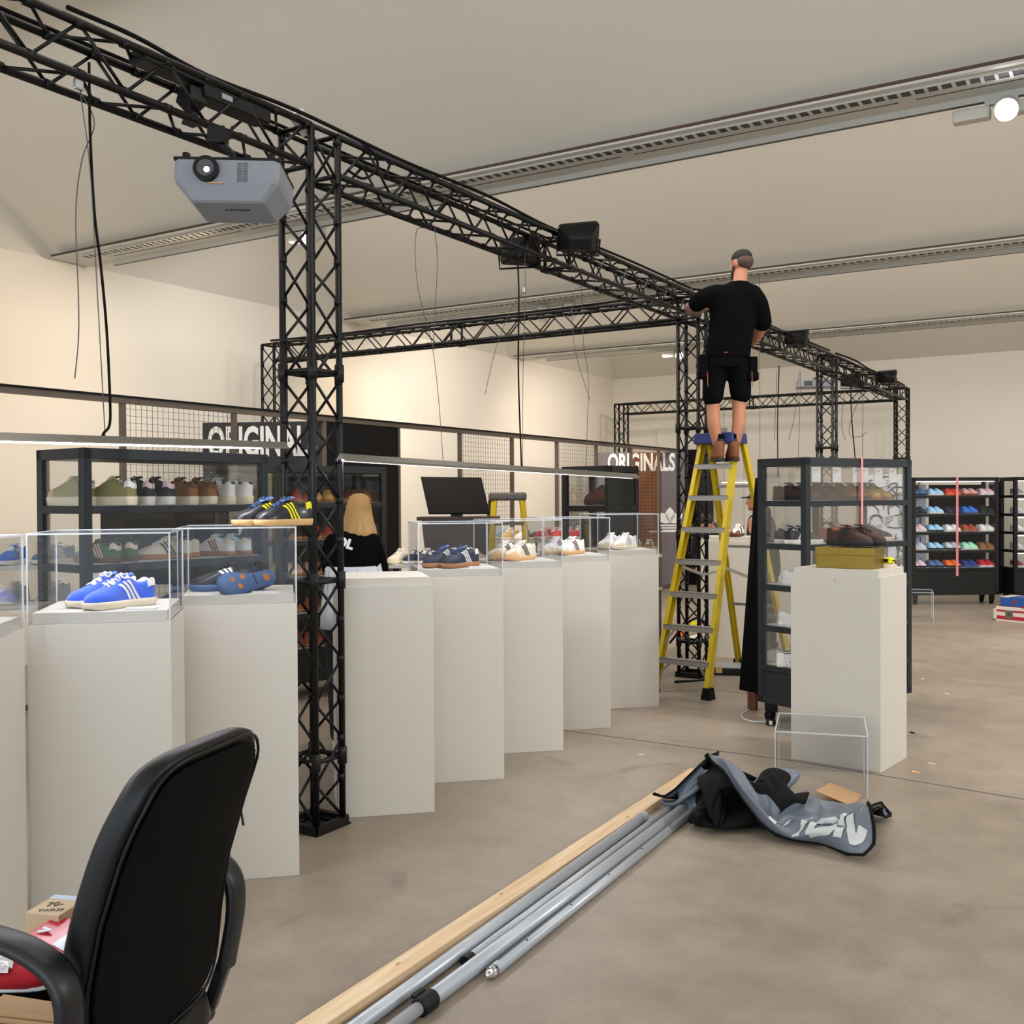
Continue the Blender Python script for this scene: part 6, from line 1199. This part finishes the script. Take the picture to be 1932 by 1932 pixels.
-60,25,30,-55,28,17,-45,30,8,-39,41,6,-41,42,10,-38,34,14,-45,40,13,-56,46,12,-71,45,16,-64,29,37,-80,18,49,-86,17,64,-91,21,60,-86,33,64,-74,48,61,-62,65,68,-48,61,81,-46,55,87,-49,59,95,-47,74,86,-45,80,74,-40,88,75,-36,92,71,-34,91,66,-37,85,67,-40,87,73,-41,86,80,-37,81,83,-32,74,85,-28,75,85,-19,78,82,-12,79,81,0,73,83,13,71,84,24,74,88,21,77,101,38,73,110,57,75,110,56,67,104,60,67,93,
-52,-1,32,-59,5,30,-59,10,21,-57,15,12,-61,18,7,-63,23,11,-67,24,11,-75,24,10,-78,16,27,-71,1,48,-88,-5,61,-102,-1,61,-106,6,57,-105,18,56,-101,36,55,-90,55,55,-77,59,67,-71,62,74,-63,72,71,-54,82,61,-51,93,54,-58,98,55,-54,107,55,-48,105,56,-47,99,56,-53,99,62,-53,105,69,-43,104,70,-35,95,74,-31,92,82,-25,86,85,-20,87,86,-10,87,82,-1,82,78,9,84,79,10,84,95,32,90,104,49,91,104,46,82,98,50,80,86,
-50,-29,31,-54,-24,37,-58,-20,34,-63,-14,29,-64,-12,21,-68,-6,21,-73,-4,16,-80,-6,17,-77,-14,31,-78,-24,51,-96,-24,53,-94,-12,46,-92,-6,44,-91,5,45,-96,21,42,-97,45,41,-88,62,47,-80,71,50,-70,79,46,-57,89,39,-46,99,33,-44,108,31,-44,115,32,-40,115,35,-41,111,36,-48,108,40,-58,107,41,-58,113,47,-46,111,57,-36,104,63,-29,96,66,-25,94,67,-21,99,69,-13,93,66,-7,94,71,8,96,80,26,103,91,38,107,96,34,97,88,36,89,73,
-59,-54,24,-57,-53,32,-61,-50,38,-65,-45,34,-72,-38,35,-72,-35,26,-78,-31,25,-84,-33,21,-84,-38,32,-86,-43,45,-86,-29,41,-85,-19,37,-89,-12,31,-90,-2,32,-89,12,36,-89,30,41,-81,47,39,-76,56,34,-67,63,33,-57,74,31,-53,86,23,-50,99,19,-46,106,14,-43,112,13,-38,111,12,-35,107,18,-36,103,25,-46,104,28,-49,114,34,-45,117,43,-37,113,49,-33,105,48,-27,103,49,-21,104,49,-14,104,54,-1,106,64,12,115,79,22,120,86,22,111,75,20,99,58,
-65,-76,21,-66,-75,27,-65,-77,33,-70,-73,39,-75,-65,38,-71,-60,31,-72,-55,25,-78,-54,25,-85,-54,24,-96,-48,28,-101,-35,33,-103,-28,42,-105,-19,42,-107,-10,42,-106,3,37,-103,24,32,-92,36,23,-83,44,19,-80,54,18,-77,64,27,-74,78,28,-71,93,21,-68,102,13,-62,106,16,-61,108,11,-56,105,7,-51,100,8,-47,94,11,-45,96,16,-48,109,24,-46,119,29,-39,121,32,-34,118,30,-28,115,28,-23,116,35,-17,118,51,-7,123,66,1,129,72,4,123,60,1,110,43,
-81,-94,17,-84,-91,18,-81,-95,24,-83,-93,33,-84,-86,31,-85,-77,29,-84,-74,21,-86,-70,22,-93,-67,30,-103,-58,36,-113,-46,39,-120,-36,39,-121,-27,37,-122,-18,35,-123,-3,31,-116,15,22,-104,26,14,-102,41,9,-100,49,10,-99,58,19,-97,70,29,-92,86,30,-87,100,24,-83,107,19,-81,113,15,-80,112,9,-76,105,8,-71,99,8,-66,92,11,-57,89,15,-54,95,23,-51,104,20,-50,111,18,-50,115,15,-43,122,18,-32,128,30,-26,131,47,-22,138,55,-17,133,42,-19,121,26,
-92,-113,9,-95,-111,12,-97,-112,19,-101,-106,25,-101,-97,19,-103,-87,17,-105,-81,19,-106,-77,14,-111,-73,20,-118,-67,26,-119,-55,23,-119,-43,20,-119,-34,19,-120,-26,16,-121,-12,12,-119,7,10,-123,28,11,-124,41,16,-122,49,11,-120,59,9,-118,69,18,-114,79,29,-109,92,35,-103,104,32,-99,110,26,-100,114,18,-100,111,12,-96,106,14,-90,101,16,-84,93,15,-77,91,22,-73,96,26,-72,98,29,-69,101,31,-67,109,23,-59,120,21,-52,129,30,-47,138,34,-43,138,23,-45,125,11,
-111,-124,11,-115,-120,7,-118,-121,15,-121,-111,17,-121,-102,13,-123,-95,7,-124,-93,15,-125,-88,11,-126,-82,6,-126,-70,7,-128,-57,6,-129,-46,7,-131,-38,11,-130,-33,7,-132,-19,11,-138,1,7,-144,22,10,-145,40,10,-145,49,14,-143,57,9,-140,68,8,-137,79,17,-133,90,29,-126,99,35,-117,103,39,-112,112,38,-114,117,30,-117,112,23,-115,105,20,-109,101,23,-101,100,25,-99,105,23,-94,114,25,-94,110,33,-90,112,37,-87,118,25,-80,128,17,-73,139,14,-73,139,8,-77,123,6,
-132,-133,7,-137,-127,10,-142,-120,15,-144,-111,17,-145,-103,13,-146,-96,7,-147,-91,11,-147,-86,15,-148,-82,10,-147,-71,14,-148,-60,13,-149,-51,12,-150,-44,12,-152,-38,9,-154,-25,11,-157,-4,14,-164,18,9,-167,35,6,-167,46,6,-167,55,6,-165,67,6,-161,80,11,-157,85,24,-149,100,25,-143,108,35,-134,112,43,-128,115,47,-127,119,45,-127,116,37,-130,111,33,-122,113,39,-121,117,34,-121,116,29,-120,121,28,-117,122,35,-111,129,39,-106,137,31,-101,144,24,-104,139,11,-108,126,6,
-156,-130,6,-162,-124,10,-166,-116,15,-168,-107,14,-170,-101,14,-170,-97,9,-170,-93,16,-169,-89,19,-169,-82,23,-167,-72,25,-167,-61,27,-169,-54,21,-168,-48,22,-172,-44,17,-175,-31,16,-179,-10,18,-182,14,17,-178,33,19,-179,44,19,-181,53,19,-183,63,18,-183,76,18,-182,88,19,-173,101,20,-166,114,26,-158,120,35,-154,120,41,-150,118,48,-146,124,45,-149,123,42,-145,126,49,-143,131,44,-146,129,37,-147,125,33,-144,131,31,-138,140,37,-133,147,38,-130,152,29,-133,145,18,-137,135,6,
-183,-123,8,-187,-114,8,-192,-107,10,-194,-101,12,-195,-97,11,-195,-94,8,-194,-89,9,-194,-86,16,-193,-78,23,-191,-70,29,-188,-61,34,-189,-56,33,-188,-50,32,-189,-44,33,-191,-34,30,-191,-12,33,-191,11,36,-190,30,37,-191,42,38,-192,51,39,-192,61,38,-192,72,38,-191,84,37,-189,98,35,-189,112,31,-184,125,34,-178,132,40,-175,125,41,-172,126,49,-172,125,46,-171,119,50,-168,123,55,-167,130,53,-165,135,51,-163,142,47,-165,144,38,-161,158,39,-158,164,31,-156,164,20,-158,156,6,
-209,-111,14,-216,-107,7,-220,-102,12,-221,-97,8,-223,-94,8,-221,-89,11,-219,-86,6,-218,-78,9,-215,-70,14,-213,-62,20,-211,-55,26,-212,-53,33,-210,-47,32,-210,-43,38,-213,-31,37,-214,-10,36,-215,12,35,-215,30,36,-216,40,37,-217,49,39,-217,58,40,-217,68,42,-215,78,43,-213,89,44,-210,103,45,-206,117,47,-205,131,46,-202,135,50,-199,128,48,-197,129,52,-197,123,52,-194,126,57,-194,134,55,-191,136,60,-189,147,60,-191,154,47,-191,165,38,-189,171,29,-183,179,21,-177,183,8,
-240,-109,16,-246,-104,11,-249,-103,6,-250,-98,9,-251,-95,7,-250,-88,6,-247,-82,9,-244,-74,7,-241,-65,9,-238,-57,14,-235,-50,18,-234,-47,22,-234,-44,27,-231,-37,26,-235,-25,33,-238,-7,41,-238,13,47,-236,28,51,-236,38,54,-236,46,58,-235,55,61,-233,63,63,-231,71,64,-228,80,65,-224,91,66,-220,103,67,-217,116,67,-222,128,66,-218,130,69,-215,130,71,-215,125,73,-212,124,76,-212,133,76,-216,142,75,-219,148,64,-223,159,50,-224,168,35,-223,176,26,-217,186,21,-206,198,14,
]
# ------------------------------------------------------------ things on the floor
def pine():
    m = bpy.data.materials.new('pine'); m.use_nodes = True; nt = m.node_tree; N = nt.nodes; L = nt.links; b = N['Principled BSDF']; b.inputs['Roughness'].default_value = .55
    tc = N.new('ShaderNodeTexCoord'); mp = N.new('ShaderNodeMapping'); mp.inputs['Scale'].default_value = (14, .7, 14); L.new(tc.outputs['Object'], mp.inputs[0])
    n = N.new('ShaderNodeTexNoise'); n.inputs['Scale'].default_value = 2; n.inputs['Detail'].default_value = 6; L.new(mp.outputs[0], n.inputs['Vector'])
    r = N.new('ShaderNodeValToRGB'); r.color_ramp.elements[0].color = srgb('#d0ad82'); r.color_ramp.elements[1].color = srgb('#e9cfaa'); r.color_ramp.elements[0].position = .35; r.color_ramp.elements[1].position = .65
    L.new(n.outputs['Fac'], r.inputs[0]); L.new(r.outputs[0], b.inputs['Base Color']); MATS['pine'] = m
pine()
a = V((-2.105, 1.4, 0)); bq = V((-2.215, 5.62, 0))
t = thing('timber_batten', 'long pine batten lying on the floor beside the silver poles', 'timber', a, atan2(-(bq.x-a.x), bq.y-a.y)); Lb = (bq-a).length
MB().box((-.042, 0, 0), (.042, Lb, .034)).build('batten', 'pine', t, bevel=.002)
for y, x in ((1.35, -.01), (2.05, -.02), (3.2, .015)): m = MB(); m.ball((x, y, .0345), (.006, .014, .001), 12, 6); m.build('knot', 'carton', t, True)
mat('pole_silver', '#b9bec4', .35, .35, .04, 6)
def pole(p, q, r, label, z=None, name='screen_pole'):
    p, q = V(p), V(q); t = thing(name, label, 'pole', (p.x, p.y, 0)); d = q-p; d.z = 0; z = r if z is None else z
    MB().tube([(0, 0, z), d+V((0, 0, z))], r, 18).build('tube', 'pole_silver', t, True); return t, d, z
t, d, z = pole((-1.975, 1.6, 0), (-2.122, 4.68, 0), .024, 'thick silver pole nearest the pine batten, open at its far end')
m = MB(); u = d.normalized(); m.tube([d+V((0, 0, z))-u*.04, d+V((0, 0, z))+u*.004], .027, 18); m.build('end_collar', 'pole_silver', t)
t, d, z = pole((-1.985, 2.92, 0), (-2.068, 4.9, 0), .018, 'thin silver pole with a black plug, second from the batten')
m = MB(); u = d.normalized(); m.tube([V((0, 0, z))-u*.015, V((0, 0, z))+u*.03], .0195, 16); m.build('black_plug', 'black_plastic', t)
t, d, z = pole((-1.918, 2.60, 0), (-2.0, 4.95, 0), .027, 'thickest silver telescopic pole with a black clamp collar')
u = d.normalized(); m = MB(); m.tube([V((0, 0, z)), V((0, 0, z))-u*1.1], .021, 16); m.build('inner_tube', 'pole_silver', t, True)
m = MB(); m.tube([V((0, 0, z))-u*.05, V((0, 0, z))-u*.045, V((0, 0, z))+u*.02, V((0, 0, z))+u*.03], [.026, .031, .0325, .028], 20); m.beam(V((-.03, -.035, z+.02)), V((-.022, .01, z+.028)), .02, .014); m.build('clamp_collar', 'black_plastic', t, bevel=.002)
t, d, z = pole((-1.862, 2.90, 0), (-1.955, 4.95, 0), .021, 'slotted silver rail with a chrome pointed tip, outermost of the poles')
u = d.normalized(); m = MB(); m.tube([V((0, 0, z))+u*.0, V((0, 0, z))-u*.02, V((0, 0, z))-u*.045, V((0, 0, z))-u*.052], [.0215, .021, .010, .003], 18); m.build('chrome_tip', mat('chrome', '#d8dadd', .1, 1), t, True)
m = MB(); m.beam(V((-.003, 0, z+.0212))+u*.03, V((-.003, 0, z+.0212))+u*1.95, .005, .0012); m.build('slot', 'slot_dark', t)
for k in range(5): c = u*(.22+.36*k)+V((.006, 0, z+.0195)); m = MB(); m.tube([c, c+V((.0005, 0, .0018))], .004, 10); m.build('hole', 'rubber', t)
# ---- heap of printed fabric
mat('fab_grey', '#6a727d', .45, 0, .06, 6, coat=.06); mat('fab_black', '#060608', .7, 0, .2, 8, spec=.2); mat('fab_print', '#c9ccca', .6)
heap = thing('fabric_banner', 'crumpled grey and black printed fabric banner heaped on the floor', 'fabric', (-1.64, 4.98, 0), .2+pi)
def fl(x, y, z=0): return at_z(x, y, z)
P = [[V((FOLDS[(i*FOLD_COLS+j)*3]*.00244, FOLDS[(i*FOLD_COLS+j)*3+1]*.00244, FOLDS[(i*FOLD_COLS+j)*3+2]*.0029+.002)) for j in range(FOLD_COLS)] for i in range(FOLD_ROWS)]
NXc, NYc = len(P), len(P[0])
m = MB(); m.grid(P)
m.m = [2 if 16 <= i <= 31 and j >= 22 else 1 if 45 <= i <= 48 and 12 <= j <= 33 else 0 for i in range(NXc-1) for j in range(NYc-1)]
o = m.build('printed_sheet', ['fab_grey', 'fab_black', 'fab_black', 'fab_grey'], heap, True)
md = o.modifiers.new('solid', 'SOLIDIFY'); md.thickness = .004; md.material_offset = 1
md = o.modifiers.new('sub', 'SUBSURF'); md.levels = 1; md.render_levels = 1
m = MB(); m.tube([p+V((0, 0, .001)) for p in P[0]+[r[-1] for r in P[1:]]+P[-1][::-1][1:]+[r[0] for r in P[::-1][1:-1]]], .007, 6, closed=True); m.build('black_hem', 'fab_black', heap, True)
NRM = []
for i in range(NXc):
    NRM.append([((P[min(i+1, NXc-1)][j]-P[max(i-1, 0)][j]).cross(P[i][min(j+1, NYc-1)]-P[i][max(j-1, 0)])).normalized() for j in range(NYc)])
def on_cloth(u, v):
    u = max(0, min(.999, u))*(NXc-1); v = max(0, min(.999, v))*(NYc-1); i, j = int(u), int(v); a, b = u-i, v-j
    q = P[i][j]*(1-a)*(1-b)+P[i+1][j]*a*(1-b)+P[i+1][j+1]*a*b+P[i][j+1]*(1-a)*b; return q+NRM[i][j]*-.0035
def letter_band(pts, w):
    m = MB(); c = curve3([(u, v, 0) for u, v in pts], 8); R = []
    for i, p in enumerate(c):
        d = (c[min(i+1, len(c)-1)]-c[max(0, i-1)]); d = V((d.x*5, d.y, 0)).normalized(); n_ = V((-d.y, d.x*4, 0))*w
        R.append([on_cloth(p.x+n_.x*k, p.y+n_.y*k) for k in (-1, -.6, -.2, .2, .6, 1)])
    m.grid(R); return m.build('printed_letter', 'fab_print', heap, True)
for u0, du, strokes in ((.893, .030, [[(.05, 0), (.05, .5), (.3, .97), (.7, .97), (.95, .5), (.95, 0)]]), (.934, .024, [[(.1, 0), (.1, .5), (.1, 1)], [(.1, .98), (.8, .9), (.85, .7), (.15, .52)], [(.2, .5), (.95, .4), (.95, .12), (.1, .03)]]),
                      (.966, .006, [[(.2, 0), (.2, .5), (.2, 1)]]), (.977, .014, [[(.95, .8), (.4, 1), (.1, .6), (.15, .2), (.6, 0), (.95, .3)]])):
    for st in strokes: letter_band([(u0+du*x, .955-.17*y) for x, y in st], .0042)
# ---- clear cover standing on the floor in front of the right plinth
A_, B_, C_, D_ = fl(1462, 1492), fl(1638, 1505), fl(1661, 1463), fl(1500, 1440)
w = (B_-A_).length; cover((B_.x, B_.y), atan2(B_.y-A_.y, B_.x-A_.x), w, .50, .325, 'empty clear acrylic cover standing on the floor before the right plinth', z=.0004)
# ---- folded cardboard
t = thing('cardboard_piece', 'folded piece of brown cardboard on the floor beside the empty cover', 'cardboard', (0, 0, 0))
m = MB(); q = [fl(1545, 1513), fl(1607, 1524), fl(1627, 1503), fl(1568, 1492)]; m.add([p+V((0, 0, .003)) for p in q], [(0, 1, 2, 3)]); m.build('lower_flap', 'carton', t, solid=.003)
m = MB(); q = [fl(1607, 1524), fl(1627, 1503), fl(1567, 1477, .05), fl(1539, 1493, .075)]; q[0].z = q[1].z = .006; m.add(q, [(0, 1, 2, 3)]); m.build('raised_flap', 'carton', t, solid=.003)
# ---- gold shoe box, brown football boots, tape
mat('gold_foil', '#97803a', .34, .85, .12, 12, .08, 30)
def wp(x, y, z): return wt.matrix_basis @ V((x, y, z))
gb = thing('shoe_box', 'gold foil shoe box on the white plinth at right', 'box', wp(-.42, .07, 1.1685), radians(-7)+.02)
MB().box((.004, .004, 0), (.351, .206, .105)).build('box_body', 'gold_foil', gb, bevel=.002); m = MB(); m.box((0, 0, .078), (.355, .21, .125)); m.build('lid', 'gold_foil', gb, bevel=.003)
g0 = wp(-.42, .07, 1.1685+.1262)
bb = dict(upper='darkbrown', stripe='black', sole='sole_black', lining='rust', tab='darkbrown', lace='darkbrown', tongue='darkbrown')
for k, (dx, dy, lb) in enumerate(((.19, .06, 'dark brown football boot on the gold box, nearer of the two'), (.235, .155, 'dark brown football boot on the gold box, farther of the two'))):
    p = gb.matrix_basis @ V((dx, dy, .1265+.008)); o = shoe(lb, p, radians(-7)-.15, bb, side_=1 if k else -1)
    for x, y in ((-.12, .018), (-.12, -.018), (-.085, .02), (-.085, -.02), (.03, .025), (.03, -.02), (.09, .02), (.09, -.01)): MB().tube([(x, y, -.008), (x, y, .004)], [.005, .007], 10).build('stud', 'grey_plastic', o)
t = thing('tape_roll', 'roll of cream masking tape beside the gold box', 'tape', wp(-.03-.03, .30, 1.1685)); m = MB(); R = [[V((r_*cos(2*pi*j/30), r_*sin(2*pi*j/30), z)) for j in range(30)] for r_, z in ((.05, 0), (.05, .024), (.036, .024), (.036, 0), (.05, 0))]; m.rings(R, cap=False); m.build('roll', 'shoe_cream', t)
t = thing('tape_measure', 'yellow and black tape measure on the masking tape', 'tape measure', wp(-.065, .3, 1.1935), -.3); MB().box((-.05, -.025, 0), (.035, .03, .035)).build('case', 'shoe_yellow', t, bevel=.008); MB().box((-.02, -.0265, .008), (.02, -.024, .028)).build('label', 'black_plastic', t); m = MB(); m.tube([(.035, 0, .02), (.055, 0, .016), (.058, 0, 0)], .004, 6); m.build('wrist_loop', 'rubber', t)
# ---- plug and cable
q = [fl(1431, 1312, .09), fl(1423, 1328, .03), fl(1412, 1340, .004), fl(1400, 1347, .004), fl(1402, 1355, .004), fl(1420, 1361, .004), fl(1448, 1362, .012)]
t = thing('power_plug', 'black mains plug with a white cable lying by the right cabinet', 'plug', fl(1455, 1368)); MB().tube([p-t.location for p in curve3(q, 6)], .0045, 8).build('white_cable', 'white_plastic', t, True)
m = MB(); m.box((-.03, -.03, 0), (.025, .03, .045)); m.build('plug_body', 'black_plastic', t, bevel=.008); MB().box((-.005, -.0315, .008), (.018, -.03, .036)).build('fuse_label', 'white_plastic', t)
# ---- offcuts and scraps
for x, y, a_, lb in ((1244, 1352, -.2, 'yellow wood splinter on the floor left of the ladder'), (1438, 1352, -.5, 'yellow wood splinter beside the castor of the right cabinet')):
    o = MB().add([(-.055, -.006, 0), (.05, -.010, 0), (.055, .0, 0), (-.05, .008, 0), (-.055, -.006, .004), (.05, -.010, .003), (.055, 0, .003), (-.05, .008, .004)], [(0, 3, 2, 1), (4, 5, 6, 7), (0, 1, 5, 4), (1, 2, 6, 5), (2, 3, 7, 6), (3, 0, 4, 7)]).build('wood_splinter', 'shoe_gold'); o.location = fl(x, y); o.rotation_euler = (0, 0, a_); tag(o, lb, 'splinter')
for x, y, lb in ((1209, 1424, 'white paper scrap on the floor right of the plinth row'), (1740, 1281, 'pale paper scrap on the floor near the right cabinet castor'), (1787, 1309, 'tiny white scrap on the floor at right'), (1757, 1441, 'small pale scrap on the floor right of the plinth'), (1728, 1457, 'oval tan scrap on the floor right of the plinth'), (1722, 1383, 'small dark scrap on the floor right of the plinth')):
    o = MB().add([(-.022, -.008, 0), (.02, -.012, 0), (.024, .01, 0), (-.015, .014, 0), (-.02, -.008, .003), (.02, -.01, .006), (.022, .01, .002), (-.015, .013, .004)], [(0, 3, 2, 1), (4, 5, 6, 7), (0, 1, 5, 4), (1, 2, 6, 5), (2, 3, 7, 6), (3, 0, 4, 7)]).build('paper_scrap', 'rubber' if 'dark' in lb else 'shoe_gumlight' if 'tan' in lb else 'plinth_white'); o.location = fl(x, y); o.rotation_euler = (0, 0, x*.1); tag(o, lb, 'scrap')
# ---- tool organiser by the ladder
t = thing('tool_organiser', 'black and yellow tool organiser case on the floor behind the ladder', 'tool case', fl(1382, 1275), radians(20)); MB().box((-.19, -.0, 0), (.19, .3, .06)).build('tray', 'black_plastic', t, bevel=.01); MB().box((-.18, .01, .0605), (.18, .29, .075)).build('lid', 'grey_plastic', t, bevel=.005)
for x in (-.12, .12): MB().box((x-.03, -.008, .02), (x+.03, .0, .08)).build('latch', 'shoe_gold', t, bevel=.003)
# ---- case and boxes far right
mat('case_red', '#a8202c', .5)
p = fl(1874, 1171); t = thing('flight_case', 'red and white striped flight case at the far right', 'case', (p.x, p.y, 0), -.40)
MB().box((0, 0, 0), (.9, .45, .19)).build('case_body', 'plinth_white', t, bevel=.006)
for z0, z1 in ((.03, .075), (.125, .15)): m = MB(); m.box((.045, -.002, z0), (.86, 0, z1)); m.build('red_band', 'case_red', t)
m = MB(); m.box((.02, .02, .19), (.88, .43, .193)); m.build('top_panel', 'case_red', t)
for z in (0.003, .165): m = MB(); m.box((-.003, -.004, z), (.035, .03, z+.03)); m.build('corner_guard', 'steel', t)
m = MB(); m.box((.16, -.006, .05), (.26, -.002, .15)); o = m.build('recessed_latch', 'alu', t, bevel=.004); MB().box((.18, -.0075, .07), (.24, -.006, .13)).build('butterfly', 'slot_dark', o)
q = t.matrix_basis @ V((.07, .04, .1935)); t2 = thing('shoe_box', 'blue shoe box with a red emblem on the flight case', 'box', q, -.44); MB().box((0, 0, 0), (.38, .28, .12)).build('box_body', mat('box_blue', '#1b4f95', .5), t2, bevel=.003); MB().box((0, 0, .112), (.12, .28, .124)).build('white_lid_flap', 'plinth_white', t2)
trefoil(t2, .19, .06, .055, 'case_red', -.0015)
q = t.matrix_basis @ V((.62, .22, .1935)); o = thing('red_cloth', 'red cloth heaped behind the blue shoe box', 'cloth', q, -.3); m = MB(); R = []
for i in range(17): R.append([V((-.28+.035*i, -.2+.026*j, .002+(.16+.03*noise.noise(V((i*.5, j*.5, 2))))*max(0, sin(pi*i/16)*sin(pi*j/15))**.5)) for j in range(16)])
m.grid(R); m.build('cloth_folds', 'fabric_red', o, True, solid=.006)
cover((-2.32, 13.95), radians(12), .34, .5, .37, 'scuffed clear acrylic box on the floor behind the right cabinet', z=.0004)
# ---- litter of paper by the second tower
o = MB().add([(-.2, -.12, 0), (.18, -.15, 0), (.2, .14, 0), (-.16, .16, 0), (0, 0, .06)], [(0, 1, 4), (1, 2, 4), (2, 3, 4), (3, 0, 4), (3, 2, 1, 0)]).build('crumpled_paper', 'plinth_white'); p = fl(1320, 1205); o.location = p; tag(o, 'crumpled white paper on the floor behind the second tower', 'paper')
p = fl(1322, 1197); shoe('yellow sneaker lying on the floor behind the second tower', (p.x+.05, p.y-.1, .065), LEFT+2.5, dict(upper='yellow', stripe='black', sole='sole_black'), detail=1)
p = fl(1282, 1200); shoe('orange sneaker lying on the floor behind the second tower', (p.x, p.y, .001), LEFT+1.5, dict(upper='orange', stripe='coral', sole='coral'), detail=1)
